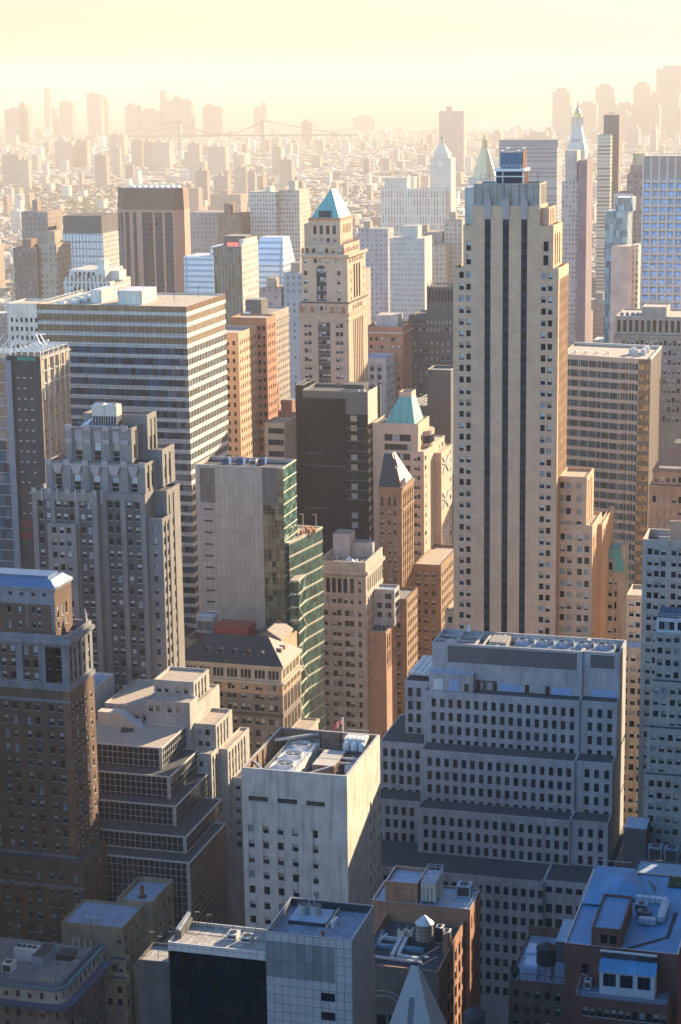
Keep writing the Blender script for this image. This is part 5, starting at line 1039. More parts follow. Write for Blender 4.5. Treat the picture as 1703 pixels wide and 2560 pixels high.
# ------------------------------------------------------------------ blocks along the western edge
def right_blocks():
    lg = wall('light_grey_brick', (.33, .30, .265), .14, .2, .12)
    b = building('grey_office_block', 'light grey brick office block with open roof parapet and triple windows', -57, 566)
    tr = [(-61.6 + k * 1.8 + i * 6.4, -60.3 + k * 1.8 + i * 6.4) for i in range(3) for k in range(3)]
    tier(-62.9, -42.8, 521, 534, 0, 137.3, lg, punch(tr, rows(134.8, 3.02, 24, 1.82), .3), None, ROOFD, 2.4, .42, cap=CREAM)
    tier(-58.6, -55.8, 520.6, 520.99, 135.4, 138.3, lg, None, None, lg, 0); block('roof_wall', -56.9, -43.7, 530.5, 531, 135.0, 140.5, BRICKT)
    block('stone_band', -63.05, -42.8, 520.8, 520.997, 132.5, 132.8, GREYST); b.done()
    b = building('tan_side_block', 'narrow tan brick block with pale rooftop squeezed against the light grey office', -66, 565)
    tier(-72.0, -58, 560.5, 573, 0, 111.2, BRICKT, punch([(-71.2, -69.9), (-69.3, -68.0), (-66.9, -65.6)], rows(109.8, 3.24, 20, 1.95), .3), None, ROOFT, .8, .35, cap=CREAM)
    tier(-72.6, -58, 553, 560.49, 0, 97.6, STONEB, punch([(-71.8 + i * 2.2, -70.4 + i * 2.2) for i in range(9)], rows(95.3, 3.3, 22, 1.95), .3), None, ROOFB, .5, .35); b.done()
    b = building('grey_setback_block', 'grey brick block with blue roof deck above a blue glazed top storey', -48, 510)
    cs = [(-56.3 + i * 2.14, -55.0 + i * 2.14) for i in range(7)]
    tier(-56.9, -41, 502.2, 514, 0, 117.0, lg, punch(cs, rows(116.2, 3.21, 26, 1.82), .3), None, None, 0)
    tier(-56.7, -41, 502.7, 514, 117.01, 120.9, plain('white_storey', (.48, .48, .47), .6), punch([(-56.1, -52.1), (-51.3, -46.5), (-45.8, -41.9)], [(117.7, 119.9)], .25, 'ribbonw'), None, plain('navy_roof', (.05, .09, .16), .6), 0)
    g = MB()
    for i in range(11): g.bar((-56.7 + i * 1.45, 502.9, 120.91), (-56.7 + i * 1.45, 502.9, 122.0), .05, STEEL)
    for z in (121.4, 122.0): g.bar((-56.7, 502.9, z), (-41, 502.9, z), .05, STEEL); g.bar((-56.7, 502.9, z), (-56.7, 513.5, z), .05, STEEL)
    b.part('railing', g)
    for y0, y1, zt, x0 in ((499, 502.19, 104.7, -57.4), (495.7, 498.99, 93.1, -57.8), (492.7, 495.69, 81.4, -58.1)): tier(x0, -41, y0, y1, 0, zt, lg, punch([(c[0] - .4, c[1] - .4) for c in cs], rows(zt - 1.5, 3.21, 20, 1.82), .3), None, ROOFD, .3)
    b.done()
    b = building('shed_roof_block', 'low dark block with pale blue metal shed roofs beside the grey office', -57, 487)
    tier(-61.7, -56.0, 483, 491, 0, 70.1, DARKST, None, None, plain('pale_blue_metal', (.28, .36, .44), .5), 0); tier(-55.9, -40, 479, 490, 0, 61, DARKST, None, None, ROOFD, .4); b.done()
    for i, x in enumerate((-53.4, -49.3)): ac_unit('blue grey roof plant box, %s of a pair low behind the blue roofed house' % ('first' if i == 0 else 'second'), x, 481.8, 60.6, 3.5, 3.2, 5.8, plain('blue_grey_metal', (.20, .25, .31), .5))
    b = building('low_deck_block', 'low block with pale grey metal roof deck behind the blue roofed house', -50, 465); tier(-56.3, -42.5, 459.4, 468.5, 0, 68.0, DARKST, None, None, ROOFB, .5); b.done()
    # slender green mansard house squeezed between the towers
    b = building('green_mansard_house', 'narrow stone house with green mansard roof squeezed behind the stepped tower', -81, 605)
    tier(-83.4, -78.2, 600, 614, 0, 108, wall('carved_stone', (.34, .29, .22), .2, .3, .06), punch([(-82.9, -81.6), (-80.9, -80.2)], rows(106, 3.9, 16, 2.4), .35), None, None, 0)
    g = MB(); g.prism(((-83.5, 599.8), (-78.1, 599.8), (-78.1, 614), (-83.5, 614)), 108.01, 114.4, COPPER, COPPER, False, ((-83.2, 602), (-79.6, 602), (-79.6, 612), (-83.2, 612))); b.part('mansard_roof', g)
    g = MB(); g.box(-82.9, -81.3, 599.4, 602, 108.3, 111.9, MATS['carved_stone']); g.box(-82.6, -81.6, 599.3, 599.397, 108.6, 110.9, GL[0]); b.part('dormer', g)
    block('pilaster', -79.5, -78.2, 603, 612, 108.02, 115.6, MATS['carved_stone']); b.done()
    # curved glass tower
    b = building('curved_glass_tower', 'curved tower of tan bands and green glass with bronze corner of painted orange reflections', -121, 885)
    tan = wall('tan_band', (.46, .31, .21), .08, .06, .03); gg = glass('teal_glass', (.014, .036, .046), .05, .35, (1.7, 3.9), .7, .06); bz = glass('orange_reflection_glass', (.34, .16, .055), .12, .5, (1.25, 1.95), .8, .05)  # orange sunlit reflections put into the corner pane colour
    P0 = [(-142.6, 871.1), (-134.0, 868.9), (-124.2, 865.9), (-115.6, 863.2), (-113.2, 863.6), (-111.8, 862.4), (-110.4, 862.7), (-109.0, 861.6), (-107.4, 861.1)]
    P1 = [(-107.4, 861.0), (-102.0, 860.7)]; zt = 137.2
    def run(pts, gm_, wm, pitch, hh):
        g2 = MB()
        for (xa, ya), (xb, yb) in zip(pts, pts[1:]):
            L = math.hypot(xb - xa, yb - ya); F = (xa, ya, (xb - xa) / L, (yb - ya) / L); rect(g2, F, 0, L, zt - 2.2, zt, wm); k = 0
            while zt - 2.2 - k * pitch > 6:
                t = zt - 2.2 - k * pitch; rect(g2, F, 0, L, t - pitch, t - hh, wm)
                g = MB(); rect(g, F, 0, L, t - hh, t, gm_, .2)
                for i in range(int(L / 4) + 1): a = i * 4; g.q(P(F, a, t - hh, .12), P(F, a + .25, t - hh, .12), P(F, a + .25, t, .12), P(F, a, t, .12), STEEL)
                b.part('ribbon_window', g)
                for zz in (t - hh, t): g2.q(P(F, 0, zz, 0), P(F, L, zz, 0), P(F, L, zz, .21), P(F, 0, zz, .21), wm)
                k += 1
        return g2
    b.part('wall', run(P0, gg, tan, 4.48, 2.9)); b.part('bronze_corner', run(P1, bz, wall('bronze_band', (.16, .10, .06), .1, .1, .03), 4.48, 2.5))
    g = MB(); dg = panels('bronze_lattice', (.085, .06, .045), 1.6, 1.3, joint=(.20, .15, .11), jw=.22, var=.2, rough=.4); g.q((-102, 860.7, 0), (-102, 901.6, 0), (-102, 901.6, zt), (-102, 860.7, zt), dg); g.q((-102, 901.6, 0), (-142.6, 908.5, 0), (-142.6, 908.5, zt), (-102, 901.6, zt), tan); g.q((-142.6, 908.5, 0), (-142.6, 871.1, 0), (-142.6, 871.1, zt), (-142.6, 908.5, zt), tan); b.part('side_wall', g)
    g = MB(); g.poly([(*p, zt - .8) for p in P0[:-1] + P1] + [(-102, 901.6, zt - .8), (-142.6, 908.5, zt - .8)], ROOFT); b.part('roof', g)
    g = MB(); g.bar((-142.6, 908, zt), (-102.2, 901.4, zt), .5, CREAM); g.bar((-102.3, 861.1, zt), (-102.3, 901.4, zt), .4, CREAM); b.part('parapet', g); b.done()
    for i, (x, y, w) in enumerate(((-112, 881, 4.1), (-107.2, 888, 2.8), (-107.5, 880, 2.3))): single('roof_plant', 'pale roof plant near the bronze corner of the curved tower, %s' % ('widest of three', 'set farthest back', 'smallest of three')[i], 'roof plant', lambda g: (g.box(x - w / 2, x + w / 2, y - 1.5, y + 1.5, zt - .79, zt + 1.4, STEEL), g.box(x - w / 4, x + w / 4, y - 1, y + .5, zt + 1.41, zt + 2.2, WHITEM)), x, y, zt - .8)
    for i in range(4): single('roof_vent', 'small white mushroom vent on the long roof of the curved tower', 'vent', lambda g: (g.cyl(-138 + i * 4.9, 881, zt - .79, zt - .1, .4, .4, WHITEM, 8), g.cyl(-138 + i * 4.9, 881, zt - .09, zt + .3, .75, .5, WHITEM, 8)), -138 + i * 4.9, 881, zt - .8, 'mushroom vents on the curved tower')
    # brown mansard block at the edge of the view
    b = building('mansard_block', 'brown stone block with dark hipped roof and dormer storey beside the bronze corner', -60, 650)
    ms = wall('brown_carved_stone', (.24, .18, .14), .2, .2, .1)
    tier(-75.6, -50, 640, 660, 0, 127.2, ms, punch([(-74.4 + i * 2.1, -73.2 + i * 2.1) for i in range(11)], rows(123.9, 4.0, 20, 2.3), .35, 'warm'), None, None, 0)
    ledge(-75.6, -50, 640, 660, 126.9, 127.5, .4, ms)
    tier(-74.6, -50.5, 641, 659, 127.51, 132.0, ms, punch([(-73.9 + i * 1.9, -72.9 + i * 1.9) for i in range(12)], [(128.2, 130.2)], .3), None, None, 0)
    g = MB(); g.prism(((-75, 640.6), (-50.2, 640.6), (-50.2, 659.4), (-75, 659.4)), 132.01, 140.5, plain('brown_slate', (.16, .12, .095), .7, var=.2), ROOFD, True, ((-68.5, 646), (-54, 646), (-54, 654), (-68.5, 654))); b.part('hipped_roof', g)
    g = MB(); g.box(-72.5, -58, 640.9, 641.0, 133.0, 133.8, WHITEM); b.part('skylight_strip', g); b.done()
    # stone block with colonnade storey
    b = building('colonnade_block', 'grey stone block with a colonnade storey and flat cluttered roof', -110, 955)
    cs = [(-127.2 + i * 2.18, -125.8 + i * 2.18) for i in range(20)]
    tier(-129, -83, 939, 974, 0, 137.0, STONEB, punch(cs, rows(135, 4.5, 9, 2.5), .4, 'sash'), None, None, 0); ledge(-129, -83, 939, 974, 136.6, 137.4, .8, STONEB)
    tier(-128.6, -84, 941, 972, 137.41, 146, STONEB, punch([(-127.7 + i * 2.8, -126.1 + i * 2.8) for i in range(15)], [(138.6, 144.2)], .7, 'pane'), None, ROOFT, .6)
    tier(-117, -105.3, 947.5, 963, 145.41, 149.8, STONEB, None, None, ROOFT, .4); b.done()
    for i in range(4): ac_unit('pale roof unit in a row on the colonnade block', -126 + i * 2.5, 946, 145.4, 1.8, 1.8, 1.6, None, 'roof units on the colonnade block')
right_blocks()

# ------------------------------------------------------------------ towers at the eastern edge
def left_towers():
    b = building('unfinished_tower', 'dark unfinished tower with tan concrete side and scaffold crowned roof', -262, 580)
    dk = panels('dark_netting', (.014, .018, .026), 1.5, 3.3, joint=(.030, .036, .045), jw=.10, var=.35, rough=.6); cs_ = wall('raw_concrete', (.33, .245, .18), .15, .15, .04)
    def NP(mb, F, a0, a1, z0, z1, m):
        rect(mb, F, a0, a1, z0, z1, dk)
        for k in range(14):
            for i in range(4):
                if rnd.random() < .75: a = a0 + 1.2 + i * 2.2; z = z1 - 7 - k * 3.35; mb.box(a, a + .7, F[1] - .12, F[1] - .004, z, z + .3, STEEL)
    def WP(mb, F, a0, a1, z0, z1, m):
        rect(mb, F, a0, a1, z0, z1, cs_)
        for i in range(4): a = a0 + 4 + i * 4.6; mb.box(F[0] + .004, F[0] + .5, a, a + .35, z0, z1 - 1, CREAM)
        for k in range(16):
            for i in range(5):
                if rnd.random() < .8: a = a0 + 1.5 + i * 4.3; z = z1 - 4 - k * 3.35; mb.box(F[0] + .004, F[0] + .35, a, a + .5, z, z + .55, DARKM)
    tier(-268.8, -257.2, 570, 592, 0, 174.8, dk, NP, WP, ROOFD, 0)
    g = MB(); g.box(-265, -258.6, 569.8, 569.996, 173.4, 174.6, plain('green_netting', (.02, .16, .10), .8)); b.part('safety_netting', g)
    g = MB()
    for i in range(5):
        for k in range(3): g.bar((-257.0, 572 + i * 4.4, 174 - k * 4), (-257.0, 575.5 + i * 4.4, 174 - k * 4), .14, WHITEM); 
    for i in range(6): g.bar((-256.6, 571 + i * 4, 161), (-256.6, 571 + i * 4, 176), .09, WHITEM)
    b.part('scaffold', g)
    g = MB()
    for i in range(7): g.bar((-268.4, 571 + i * 3.4, 176.0), (-257.4, 571 + i * 3.4, 176.3), .14, WHITEM)
    for i in range(6): g.bar((-268 + i * 2.1, 571, 174.81), (-268 + i * 2.1, 571, 176.3), .1, WHITEM); g.bar((-268 + i * 2.1, 571, 176), (-268 + i * 2.1, 591, 176), .12, STEEL)
    b.part('roof_scaffold', g)
    g = MB(); g.bar((-263.5, 585, 176.1), (-265, 585, 179.6), .12, WHITEM); g.bar((-261.5, 585, 176.1), (-263.6, 585, 179.6), .12, WHITEM); g.bar((-266, 585, 179.8), (-262, 585, 179.8), .2, WHITEM); g.bar((-260.5, 580, 176.2), (-260.5, 580, 178), .12, WHITEM); g.bar((-261.5, 580, 177), (-258.6, 580, 178.6), .2, WHITEM); b.part('hoist_frame', g)
    for k, c in ((120, .10), (116, .12)): block('debris_net', -268.6, -258, 569.85, 569.99, k, k + 2.2, plain('dark_red_net', (.10, .025, .025), .8))
    b.done()
    b = building('blue_glass_tower', 'blue glass tower with white floor lines under roof scaffolding at the view edge', -275, 585)
    bg_ = glass('sky_blue_glass', (.014, .045, .08), .05, .7, (1.5, 3.6), .7, .03); wl_ = plain('white_line', (.42, .46, .48), .5)
    tier(-290, -268.82, 569.3, 592, 0, 173.6, bg_, zones((173.6, grid(bg_, wl_, 50, 3.6, .12))), None, ROOFD, .4); 
    g = MB(); g.box(-268.9, -266.8, 568.9, 569.6, 0, 173.4, plain('grey_glass_fin', (.12, .15, .19), .25)); b.part('corner_fin', g)
    g = MB()
    for i in range(9): g.bar((-284 + i * 2, 571, 173.3), (-283 + i * 2, 571, 177 + (i % 3) * .8), .12, WHITEM); g.bar((-284, 571 + i * 1.2, 175.5), (-268.5, 571 + i * 1.2, 175.6), .13, STEEL)
    for i in range(4): g.bar((-281 + i * 3, 574, 173.3), (-277 + i * 3, 580, 180), .15, WHITEM)
    b.part('roof_scaffold', g); b.done()
    b = building('cream_stepped_block', 'cream block with ribbed upper storeys stepping down behind the blue glass tower', -345, 760)
    tier(-357, -340, 760, 779, 0, 168.4, WHITEC, punch([(-355.5 + i * 2.2, -354.4 + i * 2.2) for i in range(7)], rows(162.5, 3.7, 16, 1.9), .3, 'dark'), strips([(761 + i * 2.4, 762.3 + i * 2.4) for i in range(7)], (60, 166), .4, [(761.1 + i * 2.4, 762.2 + i * 2.4) for i in range(7)], rows(165, 3.7, 24, 2), .2, 'dark'), ROOFT, .7)
    tier(-356, -333.5, 763, 786, 0, 156, WHITEC, None, punch([(764 + i * 2.4, 765.4 + i * 2.4) for i in range(9)], rows(154, 3.7, 20, 2), .3, 'dark'), ROOFT, .7); b.done()
    b = building('orange_apartment_block', 'sunlit orange brick apartment tower behind the banded tower', -234, 712)
    O = BRICKO; O2 = wall('cream_orange_brick', (.48, .30, .19), .12, .1, .1)
    tier(-250, -233.6, 694, 716, 0, 167, O2, punch([(-248 + i * 2.4, -247 + i * 2.4) for i in range(6)], rows(164, 3.3, 24, 1.7), .3, 'dark'), punch([(695.5 + i * 2.6, 696.6 + i * 2.6) for i in range(8)], rows(164, 3.3, 24, 1.7), .3, 'dark'), ROOFT, .6); 
    tier(-244, -229.7, 716.1, 728, 0, 170, O, punch([(-233.3, -232.2), (-231.4, -230.3)], rows(167, 3.3, 24, 1.7), .3, 'dark'), punch([(717.5 + i * 2.6, 718.6 + i * 2.6) for i in range(4)], rows(167, 3.3, 24, 1.7), .3, 'dark'), ROOFT, .6); b.done()
    b = building('cream_hotel_block', 'long grey stone block with broad cream west wall and roof balustrade', -298, 920)
    tier(-306, -291.7, 900, 946, 0, 147, STONEB, punch([(-304.6 + i * 2.2, -303.5 + i * 2.2) for i in range(6)], rows(140, 3.4, 24, 1.8), .3, 'dark'), punch([(902 + i * 3, 903.2 + i * 3) for i in range(15)], rows(143, 3.4, 24, 1.8), .3, 'dark', CREAM), ROOFG, .8)
    ledge(-306, -291.7, 900, 946, 141.2, 141.9, .6, STONEB); block('bulkhead', -303, -295, 912, 922, 146.2, 154, DARKST, ROOFG); g = MB(); g.cyl(-300, 905, 146.3, 149, 1.8, 1.7, WHITEM); b.part('roof_drum', g); b.done()
    rb = wall('red_brown_brick', (.26, .105, .07), .2, .2, .1); red = plain('red_tile_roof', (.30, .08, .055), .8, var=.25)
    for i, (x0, x1, y, d, z, roof, lab) in enumerate(((-287, -266, 830, 16, 124, None, 'red brick flats with a roof bulkhead behind the orange tower'), (-266, -246, 838, 16, 113, None, 'lower red brick flats with flat grey roof near the dark street'), (-277, -268, 792, 14, 113, red, 'small church hall with steep red tile roof below the brick flats'), (-262, -252, 776, 12, 104, red, 'small house with a red hipped roof deep in shade'), (-268, -240, 770, 5, 88, None, 'dark low shop row in the shade of the black tower'), (-246, -232, 820, 18, 108, None, 'shaded brown brick flats behind the beige slab'), (-240, -228, 860, 18, 118, None, 'tan low office with rooftop huts behind the black tower'))):
        b = building('brick_house' if roof else 'brick_flats', lab, (x0 + x1) / 2, y + d / 2)
        tier(x0, x1, y, y + d, 0, z, rb if i < 4 else DARKST, punch([(x0 + .8 + k * 2.6, x0 + 1.9 + k * 2.6) for k in range(int((x1 - x0) / 2.6))], rows(z - 2, 3.4, 10, 1.8), .3, 'dark'), punch([(y + 1 + k * 3, y + 2.2 + k * 3) for k in range(int(d / 3))], rows(z - 2, 3.4, 10, 1.8), .3, 'dark'), ROOFG, 0 if roof else .7)
        if roof: g = MB(); c = (x0 + x1) / 2; g.prism(((x0 - .4, y - .4), (x1 + .4, y - .4), (x1 + .4, y + d), (x0 - .4, y + d)), z + .01, z + 5.5, roof, False, True, ((c - .2, y + 4), (c + .2, y + 4), (c + .2, y + d - 4), (c - .2, y + d - 4))); b.part('tiled_roof', g)
        else: block('bulkhead', x0 + 2, x0 + 7, y + 4, y + 9, z - .69, z + 4.5, rb, ROOFG)
        b.done()
    b = building('low_beige_office', 'low beige office with dark ribbon windows tucked behind the black tower', -218, 693)
    tier(-223, -215.25, 690, 703, 0, 134.6, STONEB, punch([(-221.6, -215.6)], rows(132.6, 4.3, 14, 2.1), .3, 'ribbonw'), None, ROOFG, .5); b.done()
left_towers()

# ------------------------------------------------------------------ blocks between the pyramid roofed tower and the stepped tower
def centre_far():
    b = building('orange_loft_block', 'orange brick loft block with pale cornice beside the pyramid roofed tower', -222, 872)
    tier(-229.5, -212.6, 862, 884, 0, 148.8, BRICKO, punch([(-228 + i * 2.5, -226.7 + i * 2.5) for i in range(6)], rows(144, 3.6, 20, 1.8), .3, 'warm'), punch([(864 + i * 2.6, 865.3 + i * 2.6) for i in range(8)], rows(144, 3.6, 20, 1.8), .3, 'warm'), ROOFT, .8)
    ledge(-229.5, -212.6, 862, 884, 145.6, 146.3, .5, LIME); block('bulkhead', -227, -217, 870, 880, 148, 153, LIME, ROOFT); b.done()
    b = building('grey_blue_block', 'shaded grey block with long recessed window bays below the orange loft', -222, 850)
    tier(-228, -216.5, 846, 861.9, 0, 137, GREYST, strips([(-226.8, -225), (-223.8, -222), (-220.6, -218.6)], (60, 134), .5, [(-226.7, -225.1), (-223.7, -222.1), (-220.5, -218.7)], rows(133, 3.6, 20, 2.2), .2, 'dark'), punch([(848 + i * 3, 849.4 + i * 3) for i in range(4)], rows(133, 3.6, 16, 2), .3, 'dark'), ROOFB, .7); b.done()
    b = building('dark_brown_tower', 'dark brown stone tower with pinnacled crown and bright windows', -205, 890)
    lit = 'warm'
    tier(-218, -186, 880, 905, 0, 143, DARKST, punch([(-217 + i * 2.55, -215.9 + i * 2.55) for i in range(12)], rows(140, 3.4, 18, 1.7), .3, lit), None, ROOFD, .5)
    tier(-214.6, -186, 881, 904, 143.01 - .5, 151.6, DARKST, punch([(-211.5 + i * 1.75, -210.4 + i * 1.75) for i in range(14)], [(148, 149.6), (144.6, 146.2)], .3, lit), None, ROOFD, .6)
    tier(-206.8, -192.5, 884, 901, 151, 164.5, DARKST, strips([(-206 + i * 1.5, -205 + i * 1.5) for i in range(9)], (157, 163.5), .4, [(-205.9 + i * 1.5, -205.1 + i * 1.5) for i in range(9)], [(158, 163)], .2, 'dark'), strips([(886 + i * 3, 888 + i * 3) for i in range(5)], (153, 163), .4, [(886.2 + i * 3, 887.8 + i * 3) for i in range(5)], [(154, 162)], .2, 'dark'), ROOFD, .5)
    g = MB()
    for i in range(10): g.cyl(-206.3 + i * 1.5, 884.3, 164.51, 167.2 + (i % 2), .35, .08, STONEB, 6)
    b.part('pinnacle_row', g); b.done()
    b = building('dark_slab', 'dark windowless slab with a thin cream sunlit edge beside the stepped tower', -172, 770)
    tier(-177.7, -168.2, 760, 772, 0, 145.4, panels('dark_slab_brick', (.075, .065, .06), 60, 1.2, joint=(.06, .055, .05), jw=.06, var=.1, rough=.8), None, None, ROOFG, .9, .4, cap=CREAM); b.done()
    b = building('flat_roofed_works', 'low flat roofed block with roof pipes between the copper roof and dark slab', -184, 785)
    tier(-192, -178.2, 774, 800, 0, 128.5, DARKST, None, None, ROOFG, .7)
    g = MB()
    for i in range(5): g.bar((-190 + i * 2.2, 776, 128.2), (-186 + i * 2, 797, 129.4), .18, CREAM)
    b.part('roof_pipe', g); b.done()
centre_far()

# ------------------------------------------------------------------ blocks in the near shade
def near_blocks():
    b = building('round_cornered_block', 'stone block with rounded corner, blue copper cornice and cluttered roof terrace', -185, 392)
    R_, n = 3.2, 8
    def rp(o, yb=405.0): 
        c = (-173.6 - R_, 381 + R_); return [(-215, 381 - o)] + [(c[0] + (R_ + o) * math.sin(math.pi / 2 * i / n), c[1] - (R_ + o) * math.cos(math.pi / 2 * i / n)) for i in range(n + 1)] + [(-173.6 + o, yb)]
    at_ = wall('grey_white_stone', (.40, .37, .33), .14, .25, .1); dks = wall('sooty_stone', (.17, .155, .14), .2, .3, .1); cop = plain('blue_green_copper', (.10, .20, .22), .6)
    pts = rp(0); g = MB()
    for i, (p, q) in enumerate(zip(pts, pts[1:])):
        L = math.hypot(q[0] - p[0], q[1] - p[1]); F = (p[0], p[1], (q[0] - p[0]) / L, (q[1] - p[1]) / L)
        cs = [] if 0 < i < n + 1 else [(L - 2.5 - k * 2.9, L - 1.5 - k * 2.9) for k in range(14)] if i == 0 else [(1.2 + k * 2.7, 2.2 + k * 2.7) for k in range(7)]
        if i in (3, 6): cs = [(L * .1, L * .9)]
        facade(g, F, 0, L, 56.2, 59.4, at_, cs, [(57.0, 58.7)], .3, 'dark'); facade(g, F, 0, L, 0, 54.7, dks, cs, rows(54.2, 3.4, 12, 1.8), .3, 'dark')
    b.part('wall', g)
    def ring(o0, o1, z0, z1, m, nm):
        g = MB(); A, B_ = rp(o0), rp(o1)
        for (a, c), (d, e) in zip(zip(A, A[1:]), zip(B_, B_[1:])): g.q((*d, z0), (*e, z0), (*e, z1), (*d, z1), m); g.q((*d, z1), (*e, z1), (*c, z1), (*a, z1), m); g.q((*a, z0), (*c, z0), (*e, z0), (*d, z0), m)
        b.part(nm, g)
    ring(0, 2.1, 55.4, 56.19, plain('navy_lead', (.06, .09, .15), .5), 'cornice'); ring(.0, .8, 54.71, 55.39, cop, 'cornice'); ring(-.3, .45, 59.41, 60.1, cop, 'parapet')
    g = MB(); g.poly([(*p, 59.3) for p in rp(-.25)] + [(-215, 405, 59.3)], ROOFG); b.part('roof', g); 
    g = MB(); g.q((-173.6, 405, 0), (-215, 405, 0), (-215, 405, 59.4), (-173.6, 405, 59.4), dks); b.part('rear_wall', g)
    ring(-1.1, -.9, 59.31, 60.9, plain('terrace_glass', (.16, .2, .26), .2), 'railing'); b.done()
    tier_x = [(-179.5 + i * .9, 382.8) for i in range(4)]
    for i, (x, y) in enumerate(tier_x): single('vent_pipe', 'pale upright vent pipe in the cluster by the rounded corner', 'vent', lambda g: g.cyl(x, y, 59.31, 61.6, .22, .22, CREAM, 8), x, y, 59.3, 'vent pipes by the rounded corner')
    for i in range(4): single('vent_pipe', 'pale upright vent pipe in the row at the back of the round cornered roof', 'vent', lambda g: g.cyl(-180.6 + i * 1.5, 403.6, 59.31, 61.8, .16, .16, CREAM, 8), -180.6 + i * 1.5, 403.6, 59.3, 'vent pipes at the back of the round cornered roof')
    single('roof_skid', 'dark pipe skid lying between the vent pipes and rounded corner', 'pipes', lambda g: [g.bar((-179.5 + i * .7, 382.0, 59.6), (-178.2 + i * .7, 384.2, 59.6), .12, STEEL) for i in range(6)], -178, 383, 59.3)
    t = Thing('chiller', 'long white chiller with four dark fans on the round cornered roof', 'chiller', -188, 397, 59.3); g = MB(); g.box(-191.5, -186.0, 394.2, 397.2, 59.32, 62.2, WHITEM); t.part('casing', g)
    for i in range(4): g = MB(); g.cyl(-190.7 + i * 1.3, 395.7, 62.21, 62.6, .55, .5, DARKM, 12); t.part('fan', g)
    ac_unit('boxy white cabinet in front of the long white chiller', -190.0, 388.5, 59.3, 2.4, 3.0, 2.3, WHITEM)
    b = building('roof_bulkhead_block', 'pale blue stair house with a dark well on the round cornered roof', -184, 398); b2 = MB(); b2.box(-186.2, -183.2, 392.5, 399.5, 59.32, 61.6, plain('pale_blue_render', (.27, .31, .38), .7), ROOFD); b.part('wall', b2); b.done()
    b = building('stair_well', 'dark sunken roof well with grille beside the row of vent pipes', -178, 399); g = MB(); g.box(-182, -178.2, 396.5, 400.5, 59.32, 60.7, DARKM, ROOFD); b.part('wall', g); g = MB(); [g.bar((-178 + i * .6, 398, 60.0), (-177.4 + i * .6, 402, 60.0), .07, STEEL) for i in range(6)]; b.part('grille', g); b.done()
    # tan block with broken setbacks between the brick tower and the glass
    b = building('tan_setback_block', 'shaded tan brick block with small roof setbacks beside the brown brick tower', -176, 420)
    tn = wall('sooty_tan_brick', (.34, .26, .16), .25, .3, .12)
    tier(-187.2, -171.4, 412, 425.9, 0, 61.6, tn, punch([(-172.9, -171.9)], [(57.3, 59.3)], .3), punch([(413.4, 414.6), (417, 418.2), (420.5, 421.7)], rows(59.2, 3.3, 12, 1.9), .3, 'dark'), ROOFB, .6, .3)
    tier(-178.6, -169.2, 426, 441, 0, 62.4, tn, None, punch([(427.5 + i * 3.2, 428.7 + i * 3.2) for i in range(4)], rows(59.2, 3.3, 12, 1.9), .3, 'dark'), ROOFB, 1.3, .5)
    tier(-174.5, -169.6, 408.6, 411.9, 0, 54.8, tn, punch([(-173.2, -171.9), (-171.4, -170.3)], rows(53.6, 3.3, 10, 2.0), .3), punch([(409.4, 410.8)], rows(53.6, 3.3, 10, 2), .3, 'dark'), ROOFD, .5, .25)
    tier(-174.4, -168.4, 405.6, 408.5, 0, 51.4, tn, punch([(-173.4, -172.0), (-170.8, -169.5)], rows(49.8, 3.3, 10, 2.0), .3, 'warm'), punch([(406.2, 407.4)], rows(49.8, 3.3, 10, 2), .3, 'dark'), ROOFD, .5, .25)
    tier(-169.19, -166.6, 412, 436, 0, 52, tn, None, punch([(413.5 + i * 3.2, 414.7 + i * 3.2) for i in range(7)], rows(50, 3.3, 12, 1.9), .3, 'dark'), ROOFD, .5, .3); b.done()
    for i in range(2): single('ac_cabinet', 'pale blue cabinet in a pair on the tan setback roof', 'cabinet', lambda g: g.box(-181.5 + i * 1.7, -180.0 + i * 1.7, 413, 414.4, 61.01, 62.9, plain('pale_blue_paint', (.38, .44, .52), .5)), -180 + i * 1.7, 413.7, 61, 'cabinets on the tan setback roof')
    single('roof_chimney', 'short rust red chimney on the blue roof below the glass tiers', 'chimney', lambda g: (g.box(-174.3, -173.5, 431, 431.8, 61.11, 64.2, plain('rust', (.25, .11, .06), .8)), g.box(-174.8, -173.0, 430.5, 432.3, 61.11, 61.5, ROOFD)), -174, 431.4, 61.1)
    # red brick block with the water tank
    b = building('red_brick_block', 'red brick block with sunlit west wall carrying a round water tank', -94, 392)
    rbk = wall('warm_red_brick', (.34, .165, .095), .2, .25, .12); ven = wall('sooty_carved_front', (.16, .13, .11), .25, .3, .1)
    tier(-106.6, -84.4, 400, 411.6, 0, 80.6, rbk, None, punch([(401.4, 402.3), (404.2, 405.1), (407.4, 408.3)], rows(78.2, 5.2, 12, 3.0), .3, 'dark'), ROOFB, .5, .3, cap=STEEL)
    def NF(mb, F, a0, a1, z0, z1, m):
        facade(mb, F, a0, a1, z0, 71.6, m, [(-101.4 + i * 2.6, -99.4 + i * 2.6) for i in range(6)], rows(66.9, 4.2, 10, 3.0), .5, 'pane'); facade(mb, F, a0, a1, 71.6, z1, m, [(-101 + i * 1.5, -100 + i * 1.5) for i in range(8)], [(72.0, 73.8)], .4, 'arch') if False else None
        facade(mb, F, a0, a1, 67.4, 73.5, m, [(-101.2 + i * 1.55, -100.2 + i * 1.55) for i in range(9)], [(68.2, 70.4)], .4, 'arch') if False else rect(mb, F, a0, a1, 71.6, z1, m)
